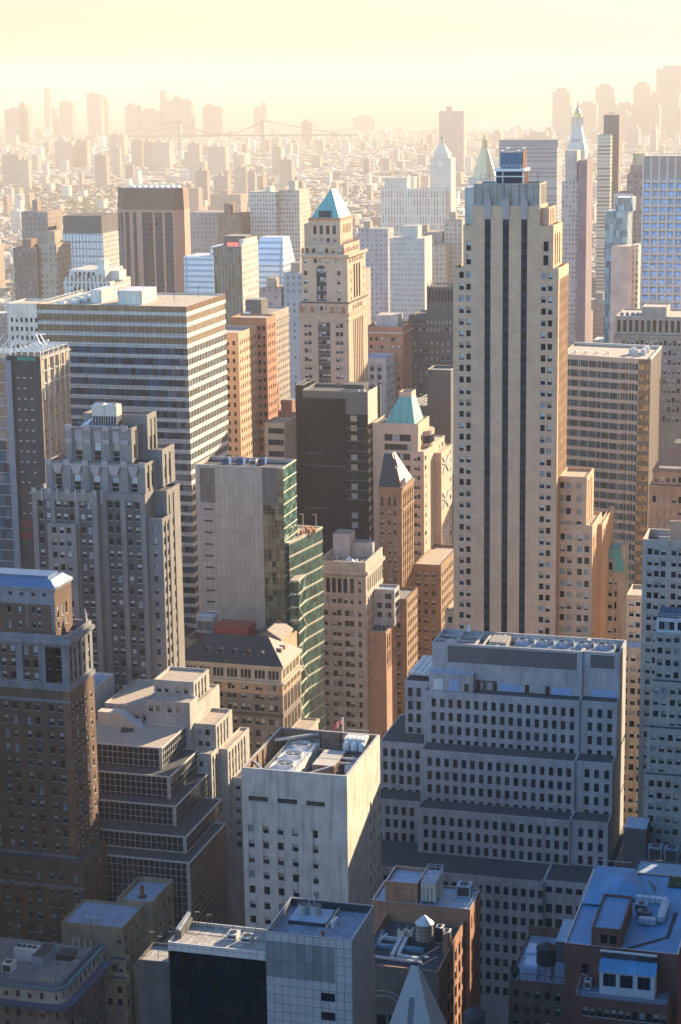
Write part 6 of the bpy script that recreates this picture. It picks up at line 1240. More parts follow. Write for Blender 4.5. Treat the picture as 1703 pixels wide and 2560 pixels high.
    tier(-103.2, -85.5, 373.5, 399.9, 0, 78.0, rbk, lambda mb, F, a0, a1, z0, z1, m: NF(mb, F, a0, a1, z0, z1, ven), punch([(375, 375.9), (377.6, 378.5), (380.2, 381.1), (382.6, 384.6), (386, 388), (389.4, 391.4), (393, 395), (396.4, 397.6)], rows(75.4, 4.2, 14, 3.0), .35, 'dark', rbk), ROOFD, 1.8, .35)
    g = MB(); g.q((-86.44, 378.5, 0), (-86.44, 393.5, 0), (-86.44, 393.5, 75.6), (-86.44, 378.5, 75.6), rbk) if False else g.box(-103.3, -101, 373.1, 373.497, 77.4, 78.8, ven); b.part('pediment', g)
    g = MB(); cx_ = -97; n = 12
    for i in range(n):
        a, e = math.pi * i / n, math.pi * (i + 1) / n
        for r, o in ((5.2, .5), (3.9, .3)): g.q((cx_ + r * math.cos(a), 373.5 - o, 68 + r * .95 * math.sin(a)), (cx_ + r * math.cos(e), 373.5 - o, 68 + r * .95 * math.sin(e)), (cx_ + (r - .5) * math.cos(e), 373.49 - o, 68 + (r - .5) * .95 * math.sin(e)), (cx_ + (r - .5) * math.cos(a), 373.49 - o, 68 + (r - .5) * .95 * math.sin(a)), PIER)
    b.part('arch_moulding', g)
    tier(-103.8, -96.5, 401, 410, 80.11, 85.0, rbk, None, None, ROOFB, .9, .3, name='penthouse_wall', cap=STEEL)
    block('chimney', -87.2, -86.0, 385, 386.5, 76.21, 81, rbk)
    g = MB()
    for i in range(7): g.bar((-90.2 + i * .9, 400.3, 80.61), (-90.2 + i * .9, 400.3, 81.6), .04, STEEL)
    g.bar((-90.2, 400.3, 81.6), (-84.7, 400.3, 81.6), .05, STEEL); g.bar((-84.7, 400.3, 81.6), (-84.7, 411.4, 81.6), .05, STEEL); b.part('railing', g); b.done()
    wood = panels('weathered_staves', (.26, .215, .16), .22, 60, joint=(.12, .10, .08), jw=.03, var=.2, rough=.9)
    water_tank('weathered round water tank with pale cone roof on the red brick block', -91.9, 388.2, 76.2, 1.95, 3.7, 1.9, wood, plain('pale_zinc', (.45, .45, .44), .45, .2), .95)
    t = Thing('cooling_tower', 'tall cream cooling tower box with caged roof beside the brick penthouse', 'cooling tower', -93.4, 403, 80.1); g = MB(); g.box(-95.6, -92.3, 400.8, 408.2, 81.2, 85.5, CREAM, ROOFB); t.part('casing', g)
    g = MB()
    for x in (-95.6, -94, -92.3):
        for y in (400.8, 404.5, 408.2): g.bar((x, y, 80.11), (x, y, 86.9), .06, STEEL)
    for z in (86.3, 86.9):
        g.bar((-95.6, 400.8, z), (-92.3, 400.8, z), .05, STEEL); g.bar((-95.6, 408.2, z), (-92.3, 408.2, z), .05, STEEL); g.bar((-95.6, 400.8, z), (-95.6, 408.2, z), .05, STEEL); g.bar((-92.3, 400.8, z), (-92.3, 408.2, z), .05, STEEL)
    t.part('cage', g); g = MB(); [g.bar((-95.1 + i * .9, 400.65, 81.3), (-95.1 + i * .9, 400.65, 84.5), .1, STEEL) for i in range(3)]; t.part('pipe', g)
    ac_unit('square grey cooler with cross braced top at the back of the red brick roof', -87.4, 408.3, 80.1, 3.2, 3.0, 2.8, plain('cooler_grey', (.34, .37, .40), .45))
    for i in range(2): t = Thing('cooling_tower', 'dark ribbed cooler with white rim beside the sunlit brick wall, %s' % ('nearer the water tank' if i == 0 else 'nearer the wall corner'), 'cooler', -89 + i * 1.9, 391 - i * 1.2, 76.2); g = MB(); g.box(-90.0 + i * 1.95, -88.4 + i * 1.95, 390.4 - i * 1.8, 392.6 - i * 1.8, 76.6, 79.9, DARKM, WHITEM); g.box(-90.1 + i * 1.95, -88.3 + i * 1.95, 390.3 - i * 1.8, 392.7 - i * 1.8, 76.21, 76.59, STEEL); t.part('casing', g); g = MB(); g.cyl(-89.2 + i * 1.95, 391.5 - i * 1.8, 79.91, 80.3, .5, .5, DARKM, 10); t.part('fan', g)
    sil = plain('duct_silver', (.46, .46, .45), .4, .2)
    for i, (p, q, r, lab) in enumerate((((-97.5, 390, 76.9), (-97.3, 381.0, 76.7), .42, 'long silver duct running over the front roof edge'), ((-96.3, 390, 76.9), (-96.1, 382, 76.7), .42, 'silver duct beside the longest roof duct'), ((-96.2, 381.6, 76.7), (-91.2, 381.0, 76.7), .4, 'silver duct turning along the front of the brick roof'), ((-102, 389.6, 76.7), (-98, 389.6, 76.7), .35, 'short cross duct behind the silver ducts'), ((-101, 391.5, 76.7), (-102.5, 383, 76.7), .3, 'thin pale duct along the inner roof edge'), ((-102.6, 380, 76.7), (-90.5, 379.6, 76.7), .25, 'pale rail duct along the front parapet'))): single('roof_duct', lab, 'duct', lambda g: (g.bar(p, q, r, sil), g.bar((p[0], p[1], 76.21), p, r * .8, sil), g.bar((q[0], q[1], 76.21), q, r * .8, sil)), *p)
    for i, (x0, y0, x1, y1) in enumerate(((-103, 385.2, -91.5, 386.2), (-103, 386.5, -101.8, 393))): single('roof_skylight', 'long blue glazed skylight on the brick roof, %s' % ('crossing under the ducts' if i == 0 else 'set along the inner edge'), 'skylight', lambda g: g.prism(((x0, y0), (x1, y0), (x1, y1), (x0, y1)), 76.21, 77.0, plain('skylight_blue', (.12, .20, .28), .2), None, True), (x0 + x1) / 2, y0, 76.2)
    for i, (x, y) in enumerate(((-97.6, 390.8), (-96.0, 391.6))): single('fan_box', 'square cream fan box on the silver ducts, %s' % ('in front' if i == 0 else 'behind'), 'fan box', lambda g: (g.box(x - .8, x + .8, y - .8, y + .8, 77.0, 78.5, CREAM), g.cyl(x, y, 78.51, 78.7, .5, .5, DARKM, 10)), x, y, 77.0)
    single('roof_dish', 'round white satellite dish on the dark brick roof', 'dish', lambda g: (g.cyl(-90, 381.5, 76.9, 77.2, .15, .55, WHITEM, 12), g.bar((-90, 381.5, 76.21), (-90, 381.5, 76.9), .08, STEEL)), -90, 381.5, 76.2)
    # pale stone pyramid
    b = building('pyramid_topped_tower', 'tower with smooth pale stone pyramid top pointing up beside the panelled tower', -74.5, 308)
    ps = plain('smooth_pale_stone', (.36, .36, .35), .6, var=.08); g = MB(); h = 16.0
    cx_, cy_, za, zb = -74.4, 307.0, 111.2, 64.0; s = (za - zb) * .335
    g.prism(((cx_ - s, cy_ - s), (cx_ + s, cy_ - s), (cx_ + s, cy_ + s), (cx_ - s, cy_ + s)), zb, za, ps, ps, True, ((cx_ - .55, cy_ - .4), (cx_ + .55, cy_ - .4), (cx_ + .55, cy_ + .4), (cx_ - .55, cy_ + .4))); b.part('pyramid_roof', g)
    g = MB(); f_ = lambda z: cy_ - .4 - (za - z) * .333 - .03
    g.q((-75.1, f_(90), 90), (-74.0, f_(90), 90), (-74.0, f_(106.2), 106.2), (-74.9, f_(106.2), 106.2), plain('grey_hatch_strip', (.15, .15, .155), .6)); g.q((-74.6, f_(104.9) - .03, 104.9), (-74.3, f_(104.9) - .03, 104.9), (-74.3, f_(105.2) - .03, 105.2), (-74.6, f_(105.2) - .03, 105.2), DARKM); b.part('roof_hatch', g)
    block('capstone', -74.9, -73.9, 306.65, 307.35, 111.21, 111.6, DARKM)
    tier(cx_ - s, cx_ + s, cy_ - s, cy_ + s, 0, 63.99, PIER, None, None, None, 0); b.done()
    # low roof with the dark tank
    b = building('low_dark_block', 'low dark brick block with blue grey roof and two pale panels', -67, 395)
    tier(-72.6, -60.5, 383.6, 407.5, 0, 73.1, BRICKB, punch([(-71.5 + i * 2.2, -70.4 + i * 2.2) for i in range(5)], rows(71, 3.4, 12, 1.8), .3, 'dark'), None, plain('blue_grey_roof', (.17, .21, .27), .7, var=.3), .35, .35)
    block('rear_parapet', -72.6, -64.8, 407.0, 407.49, 73.11, 75.0, BRICKB); block('bulkhead', -64.7, -60.6, 395, 407, 72.76, 77.5, DARKST, ROOFB)
    g = MB(); [g.bar((-72.2 + i * 1.8, 383.9, 73.11), (-72.2 + i * 1.8, 383.9, 74.6), .06, DARKM) for i in range(7)]; g.bar((-72.2, 383.9, 74.6), (-61, 383.9, 74.6), .07, DARKM); b.part('railing', g); b.done()
    for i, (x0, x1, y0, y1) in enumerate(((-71.4, -66.2, 396.5, 401.3), (-70.8, -66.5, 390.2, 394.8))): single('roof_panel', 'pale blue flat roof panel behind the dark water tank, %s' % ('farther and larger' if i == 0 else 'nearer and partly hidden'), 'roof panel', lambda g: g.box(x0, x1, y0, y1, 72.77, 73.6, plain('pale_panel', (.36, .44, .54), .45)), x0, y0, 72.8)
    water_tank('dark water tank on tall legs above the low blue grey roof', -65.3, 387, 72.75, 2.05, 3.6, 3.3, plain('tank_black_wood', (.022, .02, .018), .8), plain('tank_dark_roof', (.03, .03, .032), .7), .62)
    single('roof_shrub', 'dark leafy shrub tub at the corner of the low blue grey roof', 'shrub', lambda g: [g.bar((-71.6, 385, 72.77), (-71.6 + .9 * math.cos(i * 2.4), 385 + .9 * math.sin(i * 2.4), 74.2 + (i % 5) * .25), .13, plain('shrub_green', (.03, .045, .03), .9)) for i in range(26)], -71.6, 385, 72.8)
    # blue roofed house
    b = building('blue_roofed_block', 'red brown brick block with bright blue roofs, white penthouse and roof terrace', -47, 380)
    bl = panels('bright_blue_roof', (.08, .235, .40), 2.4, 7.0, joint=(.055, .16, .29), jw=.14, var=.10, rough=.5); rbb = BRICKR
    fc = [(-53.3 + i * 1.38, -52.2 + i * 1.38) for i in range(12)]
    tier(-54.8, -36.8, 359.0, 365.5, 0, 83.0, rbb, punch(fc, rows(81.0, 3.9, 10, 2.0), .3), None, plain('blue_grey_terrace', (.12, .15, .20), .7), .3, .35)
    g = MB()
    for i in range(13): g.bar((-54.6 + i * 1.45, 359.2, 83.01), (-54.6 + i * 1.45, 359.2, 84.1), .04, STEEL)
    for z in (83.5, 84.1): g.bar((-54.6, 359.2, z), (-37, 359.2, z), .04, STEEL); g.bar((-54.6, 359.2, z), (-55, 373, z), .04, STEEL)
    b.part('railing', g)
    wp = plain('white_penthouse', (.55, .56, .57), .6)
    mb = MB(); facade(mb, FN(361.4), -50.4, -39.7, 82.8, 87.7, wp, [(-49.7, -47.2), (-46.4, -43.9), (-43.0, -40.5)], [(84.6, 87.35)], .25, 'ribbonw'); mb.q((-39.7, 361.4, 82.8), (-39.7, 365.4, 82.8), (-39.7, 365.4, 89.4), (-39.7, 361.4, 87.7), wp); mb.q((-50.4, 365.4, 82.8), (-50.4, 361.4, 82.8), (-50.4, 361.4, 87.7), (-50.4, 365.4, 89.4), wp); b.part('penthouse_wall', mb)
    g = MB(); g.q((-50.6, 361.2, 87.75), (-39.5, 361.2, 87.75), (-39.5, 364.2, 89.3), (-50.6, 364.2, 89.3), bl); b.part('penthouse_roof', g)
    g = MB(); rect(g, FN(364.4), -50.5, -39.8, 88.0, 90.6, glass('dim_glass', (.06, .075, .09), .1, .5, (1.5, 3), .6)); g.box(-50.7, -39.6, 364.0, 364.39, 90.61, 90.95, WHITEM)
    for i in range(8): g.box(-50.5 + i * 1.5, -50.38 + i * 1.5, 364.3, 364.39, 88, 90.6, DARKM)
    b.part('clerestory', g)
    tier(-58.0, -35.6, 365.51, 404.5, 0, 91.0, rbb, punch([(-54.6, -53.2)], rows(87, 4.0, 8, 2.4), .3), None, bl, .3, .35, cap=STEEL)
    tier(-52.8, -46.9, 366.2, 383.2, 90.71, 94.6, rbb, punch([(-51, -49.6), (-49.2, -47.8)], [(91.3, 93.2)], .3, 'dark'), None, bl, .5, .35, name='stair_house_wall')
    g = MB(); a = (-57.6, 385, 90.71); g.poly([(-57.6, 385, 91.2), (-52.5, 385, 91.2), (-50, 395, 93.2)], bl); g.poly([(-57.6, 385, 91.2), (-50, 395, 93.2), (-57.2, 403.5, 92.2)], bl); g.poly([(-57.2, 403.5, 92.2), (-50, 395, 93.2), (-49, 404, 92)], bl); g.poly([(-49, 404, 92), (-50, 395, 93.2), (-52.5, 385, 91.2), (-45, 392, 91.1)], bl); b.part('folded_roof', g)
    g = MB(); [g.bar((-57.6 + i * .25, 385 + i * 3.2, 91.01), (-57.6 + i * .05, 385 + i * 3.2, 92.6), .05, STEEL) for i in range(7)]; g.bar((-57.6, 385, 92.6), (-57.3, 404, 93.2), .05, STEEL); g.bar((-57.3, 404.2, 93.2), (-50, 404.2, 93.2), .05, STEEL); b.part('roof_rail', g); b.done()
    dz = 90.71
    for i, (x0, x1, y0, y1) in enumerate(((-47, -40.5, 388.8, 390.2), (-41.6, -40.0, 379.5, 388.7), (-45, -41.7, 377.8, 379.4))): single('roof_duct', 'pale blue square duct on the blue roof, %s' % ('along the far side of the loop', 'running front to back', 'shortest run of the loop')[i], 'duct', lambda g: g.box(x0, x1, y0, y1, dz + .4, dz + 1.5, panels('duct_sections', (.38, .44, .50), 1.3, 1.3, jw=.08, var=.1)), x0, y0, dz)
    ac_unit('blue grey roof unit inside the duct loop, nearer the stair house', -45.3, 385.5, dz, 2.6, 1.8, 1.6, plain('unit_slate', (.25, .3, .36), .5)); ac_unit('blue grey roof unit inside the duct loop, with a darker lower body', -44.2, 381.6, dz, 2.8, 2.0, 1.8, plain('unit_slate_dark', (.12, .15, .2), .5))
    single('skylight_pyramid', 'small glazed pyramid skylight behind the stair house', 'skylight', lambda g: g.prism(((-47.2, 394), (-43.6, 394), (-43.6, 398), (-47.2, 398)), dz + .01, dz + 2.2, plain('skylight_blue', (.12, .20, .28), .2), None, True, ((-45.6, 395.6), (-45.2, 395.6), (-45.2, 396.4), (-45.6, 396.4))), -45.4, 396, dz)
    single('roof_hatch', 'open roof stair hatch with white kerb behind the stair house', 'hatch', lambda g: (g.box(-52.2, -48.4, 386.2, 389, dz + .01, dz + 1.0, WHITEM), g.box(-51.8, -48.8, 386.6, 388.6, dz + 1.01, dz + 1.06, DARKM)), -50, 387.5, dz)
    single('roof_garden', 'small green planted roof garden at the far corner of the blue roof', 'roof garden', lambda g: [g.box(-41.5, -36.2, 398.5, 403.5, dz + .01, dz + .4, DARKM)] + [g.bar((-41 + (i % 9) * .55, 399 + (i // 9) * .8, dz + .41), (-41 + (i % 9) * .55 + .3 * math.sin(i), 399 + (i // 9) * .8, dz + .9 + .3 * math.cos(i * 3)), .3, plain('grass_green', (.05, .09, .03), .9)) for i in range(45)], -39, 401, dz)
    single('walkway_strip', 'dark angled walkway strip lying across the bright blue roof', 'walkway', lambda g: (g.poly([(-46.3, 366.4, dz + .02), (-45.0, 366.2, dz + .02), (-38.2, 373.2, dz + .02), (-39.0, 373.9, dz + .02)], ROOFD), g.poly([(-39.0, 373.9, dz + .02), (-38.2, 373.2, dz + .02), (-37.8, 386, dz + .02), (-38.7, 386, dz + .02)], ROOFD)), -42, 370, dz)
    ac_unit('small white topped cooler on the terrace beside the white penthouse', -53.0, 369.4 - 5.5, 82.7, 1.3, 2.0, 1.8)
    water_tank('dark round water tank low in the shade beside the pyramid', -62.2, 298.5, 100.2, 1.85, 5.0, 2.6, plain('tank_grey_wood', (.05, .045, .045), .8), plain('tank_dark_roof', (.03, .03, .032), .7), .8)
    water_tank('small wooden tank with a pointed lid at the foot of the pyramid', -69.0, 319, 86.0, .8, 1.5, 1.6, plain('tank_brown_wood', (.13, .10, .06), .8), plain('tank_olive_roof', (.12, .12, .08), .7), .9)
    b = building('tank_house', 'shaded brick house under the two tanks beside the pyramid', -63, 306); tier(-66.5, -56, 294, 304, 0, 100.2, BRICKB, None, None, ROOFD, 0) ; tier(-71, -56, 316, 330, 0, 86, BRICKB, None, None, ROOFD, 0); b.done()
near_blocks()
# ------------------------------------------------------------------ towers added outside the view to block sun and sky or bounce light
def off_tower(x, y, w, d, h, lab, m, grp):
    b = building('added_unseen_tower', lab, x + w / 2, y + d / 2, group=grp); tier(x, x + w, y, y + d, 0, h, m, None, None, ROOFD, 1.2); b.done()  # unseen tower, added for its effect on the light
SB, SG, SP = far_wall('slab_brown', 3.2, 3.6, .5, .5, .5, (.20, .15, .12)), far_wall('slab_grey', 3, 3.6, .6, .5, .5, (.24, .24, .25)), far_wall('pale_tower_stone', 3.4, 3.6, .42, .5, .38, (.46, .40, .32))
for i, (x, w, h) in enumerate(((-33, 58, 355), (26, 56, 360), (84, 60, 340), (146, 60, 320))):
    off_tower(x, 462 + (i % 2) * 12, w, 45, h, 'tall unseen slab tower added to block sun west of the blue roofed house, %d metres high' % h, SB if i % 2 == 0 else SG, 'added sun blocking towers west of the view')
off_tower(-7, 200, 120, 45, 350, 'very tall unseen brown slab tower added to block sun just west of the viewpoint', SB, 'added sun blocking towers west of the view')
for x, y, w, d, h in ((80, -110, 80, 60, 220), (170, -90, 90, 60, 240), (270, -120, 90, 60, 200), (-420, 250, 90, 60, 190), (-330, 300, 70, 50, 150), (-520, 330, 80, 60, 210), (-640, 430, 90, 60, 200), (-560, 520, 70, 60, 170)):
    off_tower(x, y, w, d, h, 'unseen pale stone tower added to bounce sunlight %s, %d metres high and %d wide' % ('behind the viewpoint' if y < 0 else 'to the east', h, w), SP, 'added light bouncing towers north and east of the view')
for x, y, w, d, h in ((-40, -52, 80, 49, 257), (-130, 8, 85, 50, 240), (-222, 20, 87, 50, 225), (-335, 45, 105, 50, 232), (6, 12, 84, 48, 236), (95, 20, 95, 50, 250), (198, 45, 100, 50, 240)):
    off_tower(x, y, w, d, h, 'unseen stone tower added to block sky light %s, %d metres high and %d wide' % ('under the viewpoint' if y < -40 else 'beside the viewpoint', h, w), SG, 'added sky blocking towers around the viewpoint')
for x, y, w, d, h in ((-175, 205, 60, 40, 104), (-110, 205, 52, 40, 108), (-52, 205, 60, 40, 110), (-190, 258, 70, 36, 82), (-118, 258, 40, 30, 84), (-50, 258, 60, 36, 88), (-26, 312, 40, 40, 150), (-30, 410, 40, 40, 165), (-262, 330, 60, 50, 130), (-300, 395, 62, 50, 150), (-60, 145, 90, 40, 140), (-160, 145, 90, 40, 136)):
    off_tower(x, y, w, d, h, 'unseen dark brick block added for canyon shade below the view, %d metres high and %d wide' % (h, w), SB, 'added shade blocks below the view')
# ------------------------------------------------------------------ towers in the haze
FW_ = far_wall('far_masonry', 3.3, 3.5, .42, .5, .38); FW2 = far_wall('far_fine_grid', 2.4, 3.3, .5, .55, .45); ROOFA = attr_mat('far_roof')
FPL = attr_mat('far_plain_wall')
def fbox(mb, x0, x1, y0, y1, z0, z1, m, col, roof=None):
    mb.c = col; mb.q((x0, y0, z0), (x1, y0, z0), (x1, y0, z1), (x0, y0, z1), m); mb.q((x1, y0, z0), (x1, y1, z0), (x1, y1, z1), (x1, y0, z1), m)
    mb.q((x1, y1, z0), (x0, y1, z0), (x0, y1, z1), (x1, y1, z1), m); mb.q((x0, y1, z0), (x0, y0, z0), (x0, y0, z1), (x0, y1, z1), m)
    mb.c = roof or tuple(c * .8 for c in col); mb.q((x0, y0, z1), (x1, y0, z1), (x1, y1, z1), (x0, y1, z1), ROOFA)
TAKEN = []
def ftower(name, label, boxes, group=None, cat='building', extra=None):
    """a far building of stacked boxes (x0,x1,y0,y1,z0,z1,material,colour): one wall part per stage, roofs of their own"""
    t = Thing(name, label, cat, (boxes[0][0] + boxes[0][1]) / 2, (boxes[0][2] + boxes[0][3]) / 2, 0, group)
    for i, (x0, x1, y0, y1, z0, z1, m, c) in enumerate(boxes):
        mb = MB(); fbox(mb, x0, x1, y0, y1, z0, z1, m, c); w = MB(); w.c = mb.col[-1]; w.q((x0, y0, z1), (x1, y0, z1), (x1, y1, z1), (x0, y1, z1), ROOFA)
        mb.f.pop(); mb.m.pop(); mb.col.pop(); mb.v = mb.v[:-4]
        for b_, nm in ((mb, 'wall'), (w, 'roof')):
            o = link(bpy.data.objects.new(nm, b_.mesh(nm, t.off, True)), t.o)
    TAKEN.append((boxes[0][0] - 3, boxes[0][1] + 3, boxes[0][2] - 3, boxes[0][3] + 3))
    if extra: extra(t)
    return t
def xpart(t, nm, fn):
    g = MB(); fn(g); o = link(bpy.data.objects.new(nm, g.mesh(nm, t.off, True)), t.o); return o
def far_landmarks():
    bw = plain('chestnut_brick', (.15, .075, .055), .8, var=.1); bg_ = glass('navy_bay_glass', (.008, .016, .035), .1, .2, (1.6, 3.5), .9, .03)
    t = Thing('octagonal_tower', 'brown octagonal brick tower with navy glass bays and ribbed blank top', 'building', -484, 1275)
    pl = [(-509.7, 1266), (-499.5, 1251), (-463.5, 1250), (-458.8, 1257), (-459.6, 1270), (-476, 1292), (-500, 1295), (-509.7, 1285)]
    g = MB(); g.prism(pl, 0, 173, plain('bright_chestnut_brick', (.36, .18, .125), .8, var=.1), False, False); pt = [(x * .97 - 484 * .03, y * .97 + 1275 * .03) for x, y in pl]; g.prism(pl, 173, 187.3, bw, False, False, pt); t.part('wall', g); g = MB(); g.poly([(*p, 187.2) for p in pt], ROOFG); t.part('roof', g)  # brighter brick than the top band, for contrast with the bays
    F = (-463.5 - 36, 1251, 36 / math.hypot(36, 1), -1 / math.hypot(36, 1))
    for a0, a1 in ((1.2, 4.0), (6.8, 9.2), (13.2, 20.8), (22.3, 27.6), (29.4, 35.0)):
        g = MB(); rect(g, F, a0, a1, 40, 171.5, bg_, -.15); n = int((a1 - a0) / 1.5)
        for i in range(n): rect(g, F, a0 + i * 1.5, a0 + i * 1.5 + .25, 40, 171.5, DARKM, -.3)
        for k in range(38): rect(g, F, a0, a1, 41 + k * 3.45, 41.9 + k * 3.45, plain('bay_spandrel', (.02, .026, .04), .5), -.25)
        t.part('glass_bay', g)
    L = math.hypot(10.2, 15); F2 = (-509.7, 1266, 10.2 / L, -15 / L)
    for a0, a1 in ((1.5, 6), (8.5, 13), (14.5, 17.2)): g = MB(); rect(g, F2, a0, a1, 40, 171.5, bg_, -.15); t.part('glass_bay', g)
    g = MB()
    for i in range(8): rect(g, F, 1 + i * 4.6, 1.5 + i * 4.6, 173.5, 185.5, plain('brick_rib', (.11, .065, .045), .8), -.2)
    t.part('rib', g); g = MB()
    for i in range(9): g.box(-497 + i * 4, -494.5 + i * 4, 1258, 1262, 187.21, 188.6, WHITEM)
    t.part('roof_plant', g); TAKEN.append((-512, -456, 1247, 1303))
    # green glass block with the red sign
    t = Thing('green_glass_block', 'green glass block with cream gridded west side and red sign on top', 'building', -369, 1095)
    g = MB(); tg = glass('dark_teal_glass', (.03, .06, .065), .08, .5, (1.5, 3.6), .8, .03); g.q((-377.3, 1080, 0), (-360.2, 1080, 0), (-360.2, 1080, 164), (-377.3, 1080, 164), tg)
    for i in range(9): g.box(-377.3 + i * 2.1, -377 + i * 2.1, 1079.8, 1079.99, 0, 164, plain('teal_mullion', (.16, .20, .19), .5))
    t.part('curtain_wall', g); g = MB(); cg = far_wall('cream_grid', 2.2, 3.6, .5, .55, .5, (.52, .46, .36)); g.q((-360.2, 1080, 0), (-360.2, 1110, 0), (-360.2, 1110, 166), (-360.2, 1080, 166), cg); g.q((-360.2, 1110, 0), (-377.3, 1110, 0), (-377.3, 1110, 166), (-360.2, 1110, 166), cg); g.q((-377.3, 1110, 0), (-377.3, 1080, 0), (-377.3, 1080, 164), (-377.3, 1110, 164), cg); t.part('wall', g)
    g = MB(); g.q((-377.3, 1080, 164), (-360.2, 1080, 164), (-360.2, 1110, 164), (-377.3, 1110, 164), ROOFG); g.box(-375, -362, 1092, 1105, 164.01, 169.5, DARKST, ROOFG); g.box(-363, -360.4, 1084, 1109, 164.01, 168.2, CREAM, ROOFG); t.part('roof', g)
    g = MB(); g.box(-371.5, -365.0, 1088, 1088.4, 164.1, 166.0, plain('red_sign', (.6, .05, .04), .5, emit=((.9, .08, .06), .8))); t.part('sign', g); TAKEN.append((-380, -357, 1077, 1113))
    # sloped white glass
    t = Thing('sloped_glass_building', 'white banded building with a sloping glass top behind the green glass block', 'building', -366, 1160)
    wb = panels('white_glass_bands', (.50, .55, .58), 60, 3.4, joint=(.22, .28, .34), jw=1.3, var=.05, rough=.3); g = MB(); g.prism(((-375, 1150), (-357.5, 1150), (-357.5, 1175), (-375, 1175)), 0, 148, wb, wb, False); g.prism(((-375, 1150), (-357.5, 1150), (-357.5, 1175), (-375, 1175)), 148.01, 163.5, wb, ROOFL, False, ((-374, 1156), (-359.5, 1156), (-359.5, 1170), (-374, 1170))); t.part('glass_wall', g)
    g = MB(); g.box(-421, -402, 1150, 1175, 0, 152, wb, ROOFL); t.part('lower_wing', g); g = MB(); g.box(-404, -401.9, 1151, 1170, 152.01, 158, wb, ROOFL); t.part('upper_wing', g); TAKEN.append((-423, -355, 1147, 1178))
    # white decorated block
    wst = (.52, .47, .40)
    t = ftower('white_ornate_block', 'white stone block with tall window bays and rooftop turrets beside the octagonal tower', [(-435.6, -408.5, 1000, 1030, 0, 152, FW2, wst), (-433, -412, 1002.6, 1028, 152.01, 158, FPL, wst), (-417, -413, 1004, 1010, 158.01, 163.5, FPL, wst), (-413, -407, 1010, 1020, 152.02, 157, FPL, wst)])
    xpart(t, 'tall_window', lambda g: [g.box(-430 + i * 2.6, -428.8 + i * 2.6, 1002.4, 1002.595, 152.4, 156.8, GL[0]) for i in range(5)] + [g.box(-429.5 + i * 2.6, -428.4 + i * 2.6, 999.8, 999.995, 143, 149, GL[0]) for i in range(7)])
    xpart(t, 'roof_turret', lambda g: [g.box(-434.8 + i * 2.3, -433.4 + i * 2.3, 1000.3, 1002, 152.02, 154 + (i % 3), CREAM) for i in range(10)])
    T1, T2, B1, GR, PK = (.34, .25, .18), (.42, .33, .24), (.20, .12, .09), (.30, .29, .29), (.36, .25, .21)
    ftower('brown_tower', 'brown brick apartment tower, broader of a stepped pair beyond the cream stepped block', [(-534, -517.7, 1150, 1172, 0, 156, FW_, B1), (-530, -524, 1155, 1165, 156.01, 161, FPL, B1)])
    ftower('brown_tower', 'brown brick apartment tower with sunlit tan side, slimmer of the stepped pair', [(-517.6, -506, 1153, 1176, 0, 158.6, FW_, T1), (-514, -509, 1158, 1170, 158.61, 166, FPL, T1)])
    t = ftower('colonnaded_block', 'wide low pale block with dark roof and rows of white window bays', [(-568.6, -535, 1300, 1340, 0, 153, FW2, (.40, .37, .33)), (-566, -537, 1303, 1337, 153.01, 165, FPL, (.09, .085, .085))])
    xpart(t, 'window_bay', lambda g: [g.box(-567.5 + i * 2.55, -566 + i * 2.55, 1299.7, 1299.995, 128 + k * 5, 131.6 + k * 5, WHITEM) for i in range(13) for k in range(5)])
    ftower('brown_flats', 'square brown flats with a small roof tower beyond the colonnaded block', [(-596, -576, 1300, 1325, 0, 168, FW_, (.27, .19, .15)), (-590, -586, 1306, 1312, 168.01, 175.5, FPL, (.27, .19, .15))])
    ftower('brown_flats', 'wide hazy tan flats with side wings left of the green glass block', [(-542.9, -513.1, 1500, 1524, 0, 154, FW_, PK), (-520, -513.2, 1496, 1499.9, 0, 147, FW_, T2)])
    ftower('brown_flats', 'hazy brown flats with stepped balconies just above the green glass block', [(-513, -494, 1480, 1510, 0, 154, FW_, B1), (-510, -505, 1488, 1500, 154.01, 162, FPL, B1)])
    ftower('cream_flats', 'pale cream slab block with broad flat front near the pyramid roofed tower', [(-493, -471, 1500, 1522, 0, 170, FW2, (.50, .42, .33)), (-481, -477, 1505, 1515, 170.01, 174, FPL, (.5, .42, .33))])
    ftower('cream_flats', 'narrower cream apartment slab with bright sunlit edge beside the copper pyramid', [(-470.7, -454, 1506, 1534, 0, 171, FW2, (.48, .37, .27)), (-464, -459, 1512, 1520, 171.01, 178, FPL, (.48, .37, .27))])
    t = ftower('mosaic_glass_tower', 'grey glazed tower with a sunlit edge painted bright cream and small roof block', [(-329.4, -306.1, 1300, 1321, 0, 151.6, far_wall('mosaic_panes', 2.3, 3.4, .8, .7, .45, None, (.30, .27, .24)), (.44, .40, .35)), (-322, -311, 1304, 1316, 151.61, 159.6, FPL, (.40, .36, .31))])
    xpart(t, 'painted_sunlit_edge', lambda g: g.box(-306.09, -305.2, 1299.5, 1321, 0, 152.4, CREAM))  # cream strip puts the sunlit west side into the colour
    t = Thing('clock_tower', 'pale stepped clock tower with lantern top far beyond the pyramid roof', 'building', -634, 2812); PS2 = plain('pale_far_stone', (.46, .41, .35), .85)
    g = MB(); g.box(-649.5, -619, 2800, 2830, 0, 140, far_wall('far_pale_stone', 3.2, 3.6, .35, .5, .3, (.46, .41, .35)), ROOFG); t.part('wall', g)
    g = MB(); g.box(-645, -624, 2803, 2826, 140.01, 147, PS2); g.prism(((-644, 2804), (-625, 2804), (-625, 2825), (-644, 2825)), 147.01, 159, PS2, PS2, False, ((-638, 2811), (-631.5, 2811), (-631.5, 2818), (-638, 2818))); t.part('stepped_top', g)
